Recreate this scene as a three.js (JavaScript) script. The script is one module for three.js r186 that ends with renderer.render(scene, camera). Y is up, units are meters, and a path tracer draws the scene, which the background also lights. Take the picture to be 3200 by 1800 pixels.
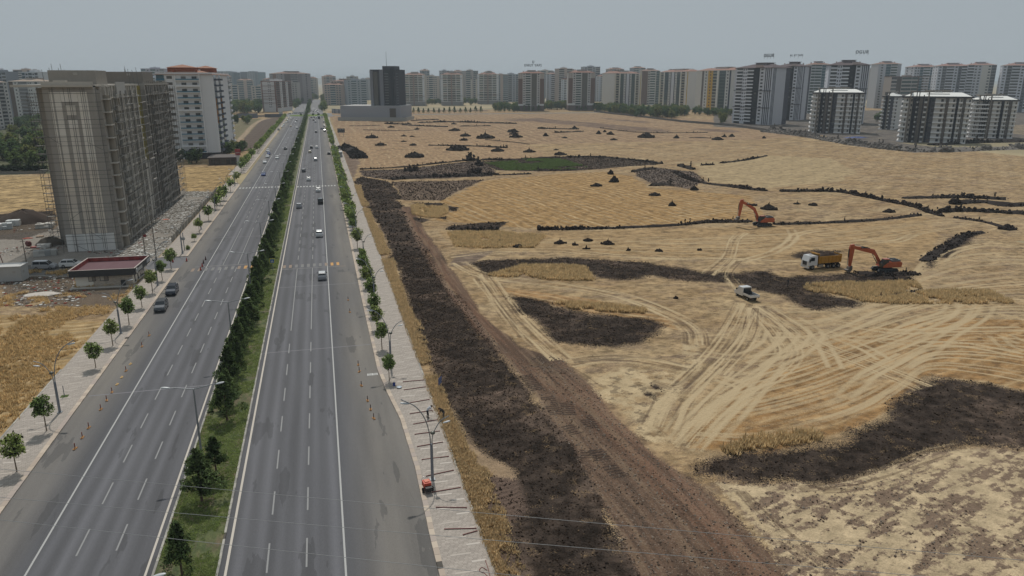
import * as THREE from 'three';
import { mergeGeometries, toCreasedNormals } from 'three/addons/utils/BufferGeometryUtils.js';
import { MarchingCubes } from 'three/addons/objects/MarchingCubes.js';
import { TextGeometry } from 'three/addons/geometries/TextGeometry.js';
import { FontLoader } from 'three/addons/loaders/FontLoader.js';

// ---------- camera, sky, sun, exposure ----------
const scene = new THREE.Scene();
const camera = new THREE.PerspectiveCamera(42.405, 16 / 9, 1, 60000);
camera.position.set(0, 40, 0);
camera.rotation.order = 'YXZ';
camera.rotation.set(-0.27277, -0.24878, 0);
scene.add(camera);
const renderer = new THREE.WebGLRenderer();
renderer.toneMapping = THREE.LinearToneMapping;
renderer.toneMappingExposure = 0.96;
renderer.shadowMap.enabled = true;
{ // a hazy, pale grey-blue summer sky: slightly lighter at the horizon, a broad glow round the sun high ahead
  const W = 512, Hh = 256, px = new Float32Array(W * Hh * 4);
  const sd = new THREE.Vector3(0.03, 0.82, -0.57).normalize();
  for (let j = 0; j < Hh; j++) for (let i = 0; i < W; i++) {
    const el = ((j + 0.5) / Hh - 0.5) * Math.PI, az = ((i + 0.5) / W - 0.5) * 2 * Math.PI;
    const dx = Math.cos(el) * Math.cos(az), dy = Math.sin(el), dz = Math.cos(el) * Math.sin(az);
    const c = Math.max(0, dx * sd.x + dy * sd.y + dz * sd.z);
    const t = Math.pow(Math.max(0, Math.min(1, dy)), 0.6), glow = 0.16 * Math.pow(c, 4) + 0.3 * Math.pow(c, 30);
    const k = (j * W + i) * 4;
    px[k] = 0.372 - 0.05 * t + glow; px[k + 1] = 0.420 - 0.052 * t + glow; px[k + 2] = 0.452 - 0.045 * t + glow * 0.95; px[k + 3] = 1;
  }
  const tex = new THREE.DataTexture(px, W, Hh, THREE.RGBAFormat, THREE.FloatType);
  tex.mapping = THREE.EquirectangularReflectionMapping; tex.magFilter = THREE.LinearFilter; tex.needsUpdate = true;
  scene.background = tex; scene.environment = tex;
}
const sun = new THREE.DirectionalLight(new THREE.Color(1, 0.955, 0.88), 2.7);
sun.position.set(9, 246, -171); sun.target.position.set(0, 0, 0);
sun.castShadow = true; sun.shadow.radius = 2; sun.shadow.mapSize.set(4096, 4096);
Object.assign(sun.shadow.camera, { left: -500, right: 700, top: 700, bottom: -700, near: 1, far: 3000 });
scene.add(sun, sun.target);
scene.fog = new THREE.FogExp2(0xc9d3da, 0.00014);

// ---------- helpers ----------
let seed = 12345;
const rnd = () => { seed = (seed + 0x6D2B79F5) | 0; let t = Math.imul(seed ^ (seed >>> 15), 1 | seed); t = (t + Math.imul(t ^ (t >>> 7), 61 | t)) ^ t; return ((t ^ (t >>> 14)) >>> 0) / 4294967296; };
const rr = (a, b) => a + (b - a) * rnd();
const pick = (a) => a[Math.floor(rnd() * a.length)];
const clamp = (v, a = 0, b = 1) => v < a ? a : v > b ? b : v;
const sstep = (a, b, v) => { const t = clamp((v - a) / (b - a)); return t * t * (3 - 2 * t); };
const srgb = (h) => new THREE.Color(h);
const lin = (h) => { const c = new THREE.Color(h); return [c.r, c.g, c.b]; };
const used = {};
const numbered = (n) => { if (!(n in used)) { used[n] = 0; return n; } used[n]++; return n + '_' + String(used[n]).padStart(3, '0'); };
const shade = (o) => { o.traverse((m) => { if (m.isMesh) { m.castShadow = true; m.receiveShadow = true; } }); return o; };
function tag(o, label, category, group, kind) {
  if (label) o.userData.label = label;
  if (category) o.userData.category = category;
  if (group) o.userData.group = group;
  if (kind) o.userData.kind = kind;
  return o;
}
function thing(name, label, category, [x, y, z] = [0, 0, 0], turn = 0, group) {
  const o = new THREE.Group(); o.name = numbered(name); scene.add(o);
  o.position.set(x, y, z); o.rotation.y = turn;
  return tag(o, label, category, group);
}
function mesh(name, geo, mat, parent) {
  const m = new THREE.Mesh(geo, mat); m.name = parent ? name : numbered(name);
  m.castShadow = true; m.receiveShadow = true; (parent || scene).add(m); return m;
}
const solo = (name, geo, mat, label, category, group) => tag(mesh(name, geo, mat), label, category, group);
const struct = (name, geo, mat) => tag(mesh(name, geo, mat), null, null, null, 'structure');
const copy = (o, label, group) => { const c = o.clone(); c.name = numbered(o.name.replace(/_\d{3}$/, '')); scene.add(c); c.userData = { ...o.userData }; if (label) c.userData.label = label; if (group) c.userData.group = group; return c; };
const std = (color, rough = 0.8, extra = {}) => new THREE.MeshPhysicalMaterial({ specularIntensity: rough >= 0.85 ? 0.2 : 1, color: typeof color === 'string' ? srgb(color) : Array.isArray(color) ? new THREE.Color().setRGB(...color) : color, roughness: rough, metalness: 0, ...extra });
const ORD = ['first', 'second', 'third', 'fourth', 'fifth', 'sixth', 'seventh', 'eighth', 'ninth', 'tenth', 'eleventh', 'twelfth', 'thirteenth', 'fourteenth', 'fifteenth', 'sixteenth', 'seventeenth', 'eighteenth', 'nineteenth', 'twentieth'];
const ord = (i) => i < 20 ? ORD[i] : (i + 1) + (((i + 1) % 10 === 1 && (i + 1) % 100 !== 11) ? 'st' : ((i + 1) % 10 === 2 && (i + 1) % 100 !== 12) ? 'nd' : ((i + 1) % 10 === 3 && (i + 1) % 100 !== 13) ? 'rd' : 'th');
// geometry shorthands
const BOX = new THREE.BoxGeometry(1, 1, 1), CYL = new THREE.CylinderGeometry(1, 1, 1, 8), CYL6 = new THREE.CylinderGeometry(1, 1, 1, 6);
const bx = (w, h, d, x = 0, y = 0, z = 0) => new THREE.BoxGeometry(w, h, d).translate(x, y, z);   // centred
const bs = (w, h, d, x = 0, y = 0, z = 0) => new THREE.BoxGeometry(w, h, d).translate(x, y + h / 2, z);   // standing on y
const cyl = (r0, r1, h, n = 10) => new THREE.CylinderGeometry(r1, r0, h, n).translate(0, h / 2, 0);
function tubeBetween(a, b, r0, r1 = r0, n = 8) {
  const A = new THREE.Vector3(...a), B = new THREE.Vector3(...b), d = B.clone().sub(A), L = d.length();
  const g = new THREE.CylinderGeometry(r1, r0, L, n).translate(0, L / 2, 0);
  g.applyQuaternion(new THREE.Quaternion().setFromUnitVectors(new THREE.Vector3(0, 1, 0), d.normalize())); return g.translate(A.x, A.y, A.z);
}
const curve = (pts, r, seg = 24, n = 8) => new THREE.TubeGeometry(new THREE.CatmullRomCurve3(pts.map((p) => new THREE.Vector3(...p))), seg, r, n, false);
const plain = (g) => { const h = g.index ? g.toNonIndexed() : g.clone(); for (const k of Object.keys(h.attributes)) if (!['position', 'normal', 'uv'].includes(k)) h.deleteAttribute(k); return h; };
const merge = (list) => mergeGeometries(list.map(plain));
function boxPart(name, mat, parent, w, h, d, x, y, z) { const m = mesh(name, BOX, mat, parent); m.scale.set(w, h, d); m.position.set(x, y, z); return m; }
function prism(pts, depth, bevel = 0) { // outline in x-y, extruded along z and centred on it
  const s = new THREE.Shape(pts.map((p) => new THREE.Vector2(...p)));
  return new THREE.ExtrudeGeometry(s, { depth: depth - 2 * bevel, bevelEnabled: bevel > 0, bevelSize: bevel, bevelThickness: bevel, bevelSegments: 2, steps: 1 }).translate(0, 0, -depth / 2 + bevel);
}
function sheet(x0, x1, z0, z1, y) { // a flat rectangle on the ground, uv in metres
  const g = new THREE.BufferGeometry();
  g.setAttribute('position', new THREE.Float32BufferAttribute([x0, y, z1, x1, y, z1, x1, y, z0, x0, y, z0], 3));
  g.setAttribute('normal', new THREE.Float32BufferAttribute([0, 1, 0, 0, 1, 0, 0, 1, 0, 0, 1, 0], 3));
  g.setAttribute('uv', new THREE.Float32BufferAttribute([x0, -z1, x1, -z1, x1, -z0, x0, -z0], 2));
  g.setIndex([0, 1, 2, 0, 2, 3]); return g;
}
// noise: two tileable fbm tables, sampled bilinearly
const NS = 512;
function noiseTable(s, oct, base) {
  const t = new Float32Array(NS * NS); let amp = 1, tot = 0;
  const old = seed; seed = s;
  for (let o = 0; o < oct; o++) {
    const n = base << o; if (n > NS) break; const g = new Float32Array(n * n); for (let i = 0; i < n * n; i++) g[i] = rnd();
    const st = NS / n;
    for (let j = 0; j < NS; j++) { const y = j / st, y0 = Math.floor(y), fy = y - y0, sy = fy * fy * (3 - 2 * fy), r0 = (y0 % n) * n, r1 = ((y0 + 1) % n) * n;
      for (let i = 0; i < NS; i++) { const x = i / st, x0 = Math.floor(x), fx = x - x0, sx = fx * fx * (3 - 2 * fx), c0 = x0 % n, c1 = (x0 + 1) % n;
        const a = g[r0 + c0] + (g[r0 + c1] - g[r0 + c0]) * sx, b = g[r1 + c0] + (g[r1 + c1] - g[r1 + c0]) * sx; t[j * NS + i] += (a + (b - a) * sy) * amp; } }
    tot += amp; amp *= 0.55;
  }
  for (let i = 0; i < NS * NS; i++) t[i] = (t[i] / tot - 0.5) * 2;
  seed = old; return t;
}
const TA = noiseTable(7, 7, 8), TB = noiseTable(19, 7, 8), TW = noiseTable(31, 1, 512);
const samp = (t, x, y) => { x = ((x % NS) + NS) % NS; y = ((y % NS) + NS) % NS; const i = x | 0, j = y | 0, fx = x - i, fy = y - j, i1 = (i + 1) & (NS - 1), j1 = (j + 1) & (NS - 1); const a = t[j * NS + i], b = t[j * NS + i1], c = t[j1 * NS + i], d = t[j1 * NS + i1]; return a + (b - a) * fx + (c - a) * fy + (a - b - c + d) * fx * fy; };
const nA = (x, z, s) => samp(TA, x * s * 64, z * s * 64);      // s in cycles of the coarsest octave per metre
const nB = (x, z, s) => samp(TB, x * s * 64 + 131, z * s * 64 + 57);

// ---------- the ground: soil, stubble, straw and wheel tracks, painted in metres on sheets of the terrain ----------
const K = (h) => { const c = lin(h), m = 0.3 * c[0] + 0.6 * c[1] + 0.1 * c[2]; return c.map((v) => (v * 0.85 + m * 0.15) * 0.79); };
const COL = { straw: K('#a88a5e'), pale: K('#cab186'), gold: K('#ab8449'), orange: K('#a47a44'), tan: K('#a2845c'), pink: K('#a08163'), soil: K('#40362f'), soil2: K('#4e4137'), soilpink: K('#7d6858'), road: K('#735b49'), red: K('#7d5b45'), dust: K('#988471'), grey: K('#8d867c'), rubble: K('#9a948b'), green: K('#3f5230'), olive: K('#6e6a45'), darkgrey: K('#56504b') };
class Tile {
  constructor(x0, x1, zn, zf, nx, nz) { Object.assign(this, { x0, x1, zn, zf, nx, nz, dx: (x1 - x0) / nx, dz: (zn - zf) / nz }); this.c = new Float32Array(nx * nz * 3); this.h = new Float32Array(nx * nz); this.soil = new Uint8Array(nx * nz); }
  box(a, b, c, d, pad) { return [Math.max(0, Math.floor((a - pad - this.x0) / this.dx)), Math.min(this.nx - 1, Math.ceil((b + pad - this.x0) / this.dx)), Math.max(0, Math.floor((this.zn - d - pad) / this.dz)), Math.min(this.nz - 1, Math.ceil((this.zn - c + pad) / this.dz))]; }
  mix(k, col, a, g = 1) { const c = this.c, q = k * 3; c[q] += (col[0] * g - c[q]) * a; c[q + 1] += (col[1] * g - c[q + 1]) * a; c[q + 2] += (col[2] * g - c[q + 2]) * a; }
}
const R1 = new Tile(11.9, 171.9, -30, -150, 2048, 1536), R2 = new Tile(11.9, 371.9, -150, -420, 2048, 1536), R3 = new Tile(11.9, 911.9, -420, -1060, 2048, 1456);
const L1 = new Tile(-118, -38.1, -50, -190, 1024, 1792), L2 = new Tile(-338, -38.1, -190, -490, 1280, 1280), L3 = new Tile(-538, -38.1, -490, -1060, 1024, 1024);
const TILES = [R1, R2, R3, L1, L2, L3];
const white = (k) => TW[(k * 40503) & (NS * NS - 1)];
function eachIn(pts, { warp = 1, ws = 0.15, jit = 0.3, tiles = TILES }, fn) {
  let a = 1e9, b = -1e9, c = 1e9, d = -1e9; for (const [x, z] of pts) { a = Math.min(a, x); b = Math.max(b, x); c = Math.min(c, z); d = Math.max(d, z); }
  const n = pts.length, pad = warp + jit;
  for (const t of tiles) {
    const [i0, i1, j0, j1] = t.box(a, b, c, d, pad);
    for (let j = j0; j <= j1; j++) { const z = t.zn - (j + 0.5) * t.dz;
      for (let i = i0; i <= i1; i++) { const x = t.x0 + (i + 0.5) * t.dx, k = j * t.nx + i;
        const w = white(k), qx = x + warp * nA(x, z, ws) + jit * w, qz = z + warp * nB(x, z, ws) * 1.2 + jit * white(k + 77);
        let inside = false;
        for (let p = 0, q = n - 1; p < n; q = p++) { const zi = pts[p][1], zj = pts[q][1]; if ((zi > qz) !== (zj > qz) && qx < (pts[q][0] - pts[p][0]) * (qz - zi) / (zj - zi) + pts[p][0]) inside = !inside; }
        if (inside) fn(t, k, x, z, w); } } }
}
function eachAlong(pts, halfw, fn, smooth = true, tiles = TILES) { // fn(t, k, x, z, across, along, w)
  const cv = smooth && pts.length > 2 ? new THREE.CatmullRomCurve3(pts.map(([x, z]) => new THREE.Vector3(x, 0, z)), false, 'centripetal').getSpacedPoints(Math.max(12, pts.length * 8)).map((p) => [p.x, p.z]) : pts;
  let run = 0;
  for (let s = 0; s + 1 < cv.length; s++) {
    const [ax, az] = cv[s], [bx_, bz] = cv[s + 1], L = Math.hypot(bx_ - ax, bz - az) || 1e-6, ux = (bx_ - ax) / L, uz = (bz - az) / L;
    for (const t of tiles) {
      const [i0, i1, j0, j1] = t.box(Math.min(ax, bx_), Math.max(ax, bx_), Math.min(az, bz), Math.max(az, bz), halfw);
      for (let j = j0; j <= j1; j++) { const z = t.zn - (j + 0.5) * t.dz; for (let i = i0; i <= i1; i++) { const x = t.x0 + (i + 0.5) * t.dx, al = (x - ax) * ux + (z - az) * uz; if (al < 0 || al >= L) continue; const ac = (x - ax) * -uz + (z - az) * ux; if (Math.abs(ac) > halfw) continue; const k = j * t.nx + i; fn(t, k, x, z, ac, run + al, white(k)); } }
    }
    run += L;
  }
}
// base: dry field with large and small variation
for (const t of TILES) for (let j = 0; j < t.nz; j++) { const z = t.zn - (j + 0.5) * t.dz;
  for (let i = 0; i < t.nx; i++) { const x = t.x0 + (i + 0.5) * t.dx, k = j * t.nx + i, q = k * 3;
    const a = clamp(0.5 + 0.9 * nA(x, z, 0.021)), b = clamp(0.45 + 1.1 * nB(x, z, 0.11)), g = Math.max(0.45, 1 + 0.55 * nA(x, z, t.dx < 0.3 ? 0.8 : 0.35) + 0.34 * nB(x * 0.7, z * 1.3, t.dx < 0.3 ? 0.5 : 0.21) + 0.22 * white(k));
    for (let m = 0; m < 3; m++) { const v = COL.straw[m] + (COL.tan[m] - COL.straw[m]) * a; t.c[q + m] = (v + (COL.pale[m] - v) * b * 0.45) * g; }
    const sp = nB(x * 0.6, z * 1.3, 0.37) + 0.3 * white(k + 9); if (sp > 0.3) t.mix(k, COL.soilpink, 0.65);
    t.h[k] = 0.05 * nA(x, z, 0.1);
  } }
const soilPaint = (light = 0.5, rough = 0.16, col = COL.soil) => (t, k, x, z, w) => {
  const p = clamp(nB(x, z, 0.16) * 2.2 + light - 0.5), g = 1 + 1.0 * nA(x, z, 0.9) + 0.45 * nB(x, z, 0.3) + 0.38 * w;
  t.mix(k, col, 1, Math.max(0.35, g)); t.mix(k, COL.soilpink, p * 0.6 * clamp(0.7 + nA(x, z, 1.3)), Math.max(0.5, g)); if (nA(x, z, 0.83) + 0.55 * w > 0.72) t.mix(k, COL.straw, 0.55); t.h[k] = rough * (nA(x, z, 0.5) + 0.6 * nB(x, z, 1.5)); t.soil[k] = 1;
};
const flat = (col, amp = 0.25, al = 1) => (t, k, x, z, w) => { t.mix(k, col, al, Math.max(0.3, 1 + amp * 1.6 * nA(x, z, 0.6) + amp * 1.3 * nB(x * 0.7, z * 1.3, 0.29) + amp * 0.6 * w)); t.soil[k] = 0; };
const rows = ([ax, az], [bx_, bz], sp, base, light, dark, wob = 0.8, ws = 0.06, sharp = 3) => { const L = Math.hypot(bx_ - ax, bz - az), ux = (bx_ - ax) / L, uz = (bz - az) / L;
  return (t, k, x, z, w) => { const ac = (x - ax) * -uz + (z - az) * ux + wob * nA(x, z, ws) * 3, s = Math.abs(((ac / sp) % 1 + 1) % 1 - 0.5) * 2, al = (x - ax) * ux + (z - az) * uz, fade = clamp(0.55 + 0.9 * nB(al, ac * 3, 0.07));
    const g = 1 + 0.5 * nA(x, z, 0.7) + 0.5 * nB(al * 0.4, ac * 2.2, 0.5) + 0.2 * w; t.mix(k, base, 0.85, g); t.mix(k, dark, 0.5 * clamp(nB(al * 0.3, ac * 3, 0.4) + 0.15)); t.mix(k, light, 0.88 * Math.pow(s, sharp) * fade, g); t.soil[k] = 0; }; };
// far stubble with long wavy straw lines, and the golden stubble fields
eachIn([[12, -1000], [140, -1000], [330, -900], [420, -700], [480, -560], [300, -470], [90, -470], [12, -480]], { warp: 6, ws: 0.02, jit: 0.6 }, rows([20, -500], [30, -700], 7, COL.pink, COL.pale, COL.tan, 1.2, 0.03, 5));
eachIn([[15.7,-615.7],[88.6,-617.6],[129.9,-586.7],[125.3,-420.7],[114.5,-384.3],[81.4,-388.2],[71.4,-382.2],[35,-356.7],[17.8,-355.9],[20.9,-426.8],[19,-536.9]], { warp: 3, ws: 0.04, jit: 0.4 }, rows([23.5,-366.9], [30.6,-533.9], 3.4, K('#a88763'), COL.pale, COL.tan, 0.75, 0.075, 6));
eachIn([...[[65.1,-301.3],[93.3,-312.6]], ...[[104.4,-316.2],[124.6,-318],[129.9,-299.8],[122,-264.6],[134.5,-251.6],[148.5,-236.5],[127.4,-192.5],[121.5,-192.5],[106,-194.9],[80.5,-194.3],[57.2,-196.1]], ...[[36.9,-212.2],[30.3,-216.6],[42.5,-234.6],[37.9,-249.6],[38.5,-253.1],[49.1,-270.5]]], { warp: 1.5, jit: 0.4 }, rows([75,-257.4], [84.8,-204.8], 3.1, COL.gold, COL.pale, COL.orange, 0.7, 0.05, 4));
eachIn([[38.23,-68.31],[39.4,-72.57],[46.69,-78.2],[56.7,-85.17],[74.62,-95.81],[88.75,-100.4],[105.28,-100.7],[123.37,-93.82],[92.15,-67.91],[86.72,-76.07],[80.4,-79.89],[71.14,-74.54],[62.22,-69.52],[53.63,-66.87],[44.76,-65.88]], { warp: 1, jit: 0.35 }, rows([40.83,-70.3], [67.61,-77.74], 2.3, K('#a47a42'), K('#c4a574'), K('#8a5f32'), 0.9, 0.035, 2.5));
eachIn([[29.7,-200.8],[50.3,-192.7],[94.9,-187.2],[155.2,-181.2],[177.4,-185.7],[155.5,-157.8],[129.5,-137],[96.5,-149.5],[67.5,-161.1],[30.8,-175.8]], { warp: 1.5, jit: 0.5 }, flat(K('#ae8e5f'), 0.3, 0.85));
eachIn([[182.1,-342.6],[215.1,-352.3],[238.6,-366.2],[263.7,-344.8],[231.8,-283.8],[207.9,-264.7],[165,-251.2],[159.1,-263],[153.5,-272.7],[162.3,-301.5]], { warp: 3, ws: 0.05, jit: 0.6 }, flat(K('#b79f74'), 0.25, 0.85));
eachIn([[32.4,-140.1],[43.8,-131.2],[51.93,-122.9],[56.81,-113.01],[55.24,-106.77],[51.42,-114.38],[42.45,-120.24],[35.48,-127.07]], { warp: 0.8, jit: 0.4 }, rows([33.4,-137.4], [54.79,-113.53], 2.2, K('#ad8450'), COL.pale, COL.orange));
// brown bands in the far field
for (const b of [[[233.1,-803.2],[256.2,-721.8],[270.3,-662],[283.2,-584.9],[272,-553.3],[243.8,-577.3],[230.9,-650.3],[210.4,-724.9]], [[298.5,-797],[313.4,-743.3],[318,-697.5],[302.8,-684.9],[291.8,-739.5]], [[313.7,-595.8],[334.2,-571.9],[336.5,-548],[313.4,-542.8],[306.8,-567]], [[135.6,-1145],[240.3,-1084.2],[221,-997.4],[156.3,-1008.2],[126.5,-1050.3]], [[193.5,-799.7],[241.3,-806.3],[221.7,-740.7],[191.4,-748.4]]]) eachIn(b, { warp: 8, ws: 0.02, jit: 3 }, (t, k, x, z, w) => { if (nB(x, z, 0.06) > -0.35) t.mix(k, K('#6f5c54'), 0.75, 1 + 0.3 * w); });
// dark walled fields beside the road
eachIn([[17.1,-351],[34.3,-350],[69.9,-374.3],[79.7,-380.1],[77.3,-339.1],[71.8,-315.1],[47.7,-312.6],[25.3,-315.5],[16.3,-329.2]], { warp: 1.5, jit: 0.5 }, soilPaint(0.75, 0.1, K('#5e5149')));
eachIn([...[[15.8,-326.4],[25,-311.5],[26.5,-299.4]], ...[[26.8,-259.9],[15.8,-257],[12.7,-250.6],[12.7,-293.2],[12,-310.8]]], { warp: 1.2, jit: 0.4 }, soilPaint(0.2, 0.25));
eachIn([[26.6,-307.1],[43.2,-305.5],[65.4,-303.9],[50.3,-276.8],[43.6,-263.5],[39,-253],[26.6,-258],[27.5,-289.5]], { warp: 0.8, jit: 0.3 }, (t, k, x, z, w) => { rows([28.1,-289.3], [28.3,-263.4], 3.2, K('#5b4c44'), K('#9a8673'), K('#4b3f39'), 0.9, 0.06, 7)(t, k, x, z, w); t.soil[k] = 1; });
eachIn([...[[78.8,-376.1],[114.5,-384.3]], ...[[126.8,-384.4],[145.5,-379.7],[154.9,-365.3],[163.7,-342.9],[157.6,-338.2],[142.6,-335.9],[126,-328.6],[111.6,-324.9],[95.2,-327.3]], ...[[78,-335.5],[78,-353]]], { warp: 1, jit: 0.5 }, soilPaint(0.45, 0.12, K('#4e443b')));
eachIn([[136.4,-315],[153.5,-329.2],[159.3,-316.4],[163.6,-308.1],[152.1,-276],[135.9,-258.6],[132.6,-267.1],[126.5,-271.3],[132.1,-296.1]], { warp: 2, ws: 0.08, jit: 0.6 }, soilPaint(0.7, 0.2, K('#665a52')));
// building plots at the far right, and the embankment
eachIn([...[[343.6,-615.5],[368.2,-566.4],[366,-488.7],[329.6,-394.2],[330.9,-361.9],[356.9,-359.1],[435.2,-367.4]], [900, -420], [900, -900], [500, -900]], { warp: 2, ws: 0.05, jit: 0.5 }, flat(K('#6f6964'), 0.25));
eachIn([...[[616.9,-570.3],[659.8,-568.6],[522.1,-448.1],[518.8,-473.4]]], { warp: 4, jit: 1 }, flat(K('#8a7c68'), 0.4));
// the ploughed strip and the dirt road beside it
const STRIP = [[12.7,-259.6],[14.2,-227.2],[14.9,-198.9],[14.7,-174.5],[14.5,-155.1],[14.1,-138],[13.38,-124.05],[12.96,-107.75],[13.21,-96.21],[13.42,-87.91],[13.97,-79.57],[15.07,-72.3],[14.58,-68.03],[12.92,-62.27],[12.7,-57],[12.11,-51.44],[23.64,-48.52],[23.95,-53.53],[24.84,-62.99],[25.52,-72.51],[25.53,-83.58],[24.78,-94.78],[24.65,-106.62],[24.74,-125.97],[23.3,-143],[23.4,-172.3],[24,-208.2],[24.7,-243.6],[25.2,-263.8]];
eachIn(STRIP, { warp: 1.3, ws: 0.14, jit: 0.6 }, soilPaint(0.62, 0.22));
eachIn([[24.7,-243.6],[24,-208.2],[23.4,-172.3],[23.3,-143],[24.74,-125.97],[24.65,-106.62],[24.78,-94.78],[25.53,-83.58],[25.52,-72.51],[24.84,-62.99],[23.95,-53.53],[23.43,-48.05],[36.13,-44.82],[35.86,-49.6],[36.08,-56.03],[35.36,-62.34],[33.5,-68.55],[33.12,-76.91],[33.19,-86.85],[32.45,-98.44],[28.26,-105.7],[25.98,-123.21],[26.4,-147],[26.2,-171.6],[26.9,-207.5],[27.7,-242.8]], { warp: 0.9, ws: 0.1, jit: 0.35 }, (t, k, x, z, w) => { const g = 1 + 0.22 * nA(x, z, 0.8) + 0.16 * w; t.mix(k, COL.road, 1, g); t.mix(k, COL.soil2, clamp(nB(x, z, 0.13) * 2 - 0.1) * 0.75, g); t.h[k] = 0.05 * nA(x, z, 0.4); t.soil[k] = 2; });
eachIn([[29.8,-170.6],[40,-172.5],[30.5,-159.1],[26,-159.4]], { warp: 1, jit: 0.4 }, flat(K('#84705f'), 0.2));
const rutDir = (pts, half, col, al, cut = 0.1) => eachAlong(pts, half, (t, k, x, z, ac, l, w) => { const e = 1 - Math.abs(ac) / half, m = clamp(e * 2.2) * clamp(0.75 + 1.1 * nA(l * 0.35, ac * 4, 0.3) - cut + 0.3 * w); t.mix(k, col, al * m, 1 + 0.15 * w); t.h[k] *= 1 - 0.6 * m; });
rutDir([[26,-241.6],[24.7,-205],[23.7,-168],[24,-138.3],[24.89,-113.44],[26.81,-95.81],[29.77,-85.05],[31.15,-72.08],[32.23,-61.91],[32.79,-53.16],[32.6,-46.24]], 2.2, COL.red, 0.75);
rutDir([[31.87,-98.59],[32.45,-86.36],[32.71,-75.9],[33.16,-66.79],[33.57,-58.48],[33.6,-51.08],[33.56,-46]], 1.6, K('#8a6a54'), 0.8);
rutDir([[24.5,-239.6],[22.7,-181.5],[22.7,-144.7],[23.82,-121.4],[24.62,-101.28],[25.23,-86.2],[24.94,-73.65]], 0.7, K('#8b7462'), 0.6);
eachAlong([[25.7,-243.3],[24.8,-185.9],[24,-142.8],[25.11,-114.43],[26.56,-92.82],[27.96,-78.22],[28.72,-66.14],[29.39,-56],[29.08,-47.14]], 9, (t, k, x, z, ac, l, w) => { if (t.soil[k] !== 2) return; const s = nA(ac * 5, l * 0.22, 0.33) + 0.5 * nB(ac * 11, l * 0.4, 0.3); if (s > 0.12) t.mix(k, K('#91795f'), 0.5 * clamp(s * 2.2), 1 + 0.15 * w); else if (s < -0.14) t.mix(k, COL.soil2, 0.55 * clamp(-s * 2.2), 1 + 0.2 * w); if (w > 0.9) t.mix(k, K('#a39484'), 0.6); });
// wet-looking tread prints of tracked machines
for (const [a, b] of [[[25.83,-93.94], [26.1,-87.68]], [[26.62,-86.11], [26.19,-80.4]], [[28.43,-83.79], [27.75,-80.01]], [[29.47,-79.57], [29.27,-75.96]], [[26.52,-77.45], [26.95,-75.01]], [[26.86,-71.04], [26.12,-68.53]], [[27.56,-70.86], [27.83,-68.43]], [[27.82,-67.13], [28.1,-64.58]]]) eachAlong([a, b], 0.9, (t, k, x, z, ac, l, w) => { const s = Math.sin(l * 11) > -0.2 ? 1 : 0.25; if (nA(x, z, 0.5) > -0.3) t.mix(k, K('#3d332e'), 0.75 * s, 1 + 0.2 * w); }, false);
// dark patches of dug soil in the stubble
const P1 = [[31.2,-162],[35.9,-162.8],[45.1,-161.7],[53.8,-161.6],[58.8,-159.1],[65.2,-155.4],[70.7,-150],[76,-144.9],[80.1,-138.4],[86.4,-136.1],[90,-132.8],[95.2,-132.2],[100.7,-131.8],[104.34,-128.85],[112.99,-124.02],[106.42,-121.88],[98.06,-123.08],[90.25,-122.95],[86.32,-120.45],[81.48,-125.18],[79.7,-131.2],[74.3,-134.5],[69.4,-137.4],[66.6,-141.2],[63,-138.7],[58.6,-139.1],[54.6,-142.5],[54.6,-148.1],[46.2,-146.7],[42.2,-151.3],[38.8,-152.1],[33.8,-149.5],[31.7,-152.1]];
const P2 = [[32.7,-133.5],[36.7,-131.4],[40.26,-125.08],[44.28,-119.04],[49.34,-116.56],[52.77,-114.04],[54.03,-110.32],[51.01,-105.36],[46.33,-102.62],[41.99,-101.84],[38.15,-103.94],[34.13,-105.72],[34.26,-110.44],[33.73,-118.18],[32.7,-125.2]];
const P3 = [[35.73,-63.67],[39.46,-65.19],[44.66,-65.72],[50.08,-66.27],[55.22,-66.16],[61.47,-68.59],[66.65,-70.7],[70.5,-73.66],[77.49,-76.71],[80.49,-79.12],[84.34,-77.7],[87.19,-75.24],[90.31,-69.67],[78.99,-56.99],[70.73,-60.53],[67.62,-61.81],[63.47,-61.41],[57.87,-59.79],[54.48,-58.74],[52.57,-58.8],[47.46,-58.36],[45.7,-59.88],[41.28,-60.26],[38.9,-61.69],[36.64,-62.59]];
const P5 = [[92.5,-137.8],[92.7,-130.7],[92.42,-125.28],[93.22,-118.59],[95.11,-116.35],[96.18,-113.51],[93.56,-110.89],[85.74,-109.89],[83.57,-112.63],[83.73,-116.67],[84.49,-123.52],[83.26,-129.56],[82.1,-133.9],[86.2,-138.2]];
const P6 = [[106.2,-150.2],[110.6,-153.2],[115.1,-153.8],[117.1,-150.9],[122.3,-151.7],[114.2,-144.2],[106.6,-145.5],[105.3,-146.5]];
const P7 = [[78.9,-141.2],[84.6,-138.1],[89.9,-131.9],[97.1,-131.1],[107.8,-132.8],[111.6,-132.9],[122.56,-129.01],[116.52,-123.63],[109.69,-124.85],[102.23,-126.75],[94.37,-127.24],[89.93,-128.36],[82.3,-131.8],[75.4,-134.6]];
const P8 = [[125.8,-130.4],[136.6,-141.2],[144,-146.1],[159.1,-157.6],[165.6,-160.2],[173.3,-163],[173.2,-160.8],[163.2,-154.9],[150.7,-145.8],[140.9,-139.4],[137.3,-139.7],[131.1,-133.7]];
for (const p of [P1, P2, P3, P5, P6, P7, P8]) eachIn(p, { warp: 1.9, ws: 0.17, jit: 1.0 }, soilPaint(0.4, 0.2));
eachIn([[27.8,-244.2],[30.3,-247],[33.2,-240.3],[39.3,-243],[37.1,-228],[32.6,-220.3],[29.9,-220.9],[26.3,-227.7]], { warp: 1, jit: 0.4 }, flat(K('#c0a06a'), 0.25));
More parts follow.
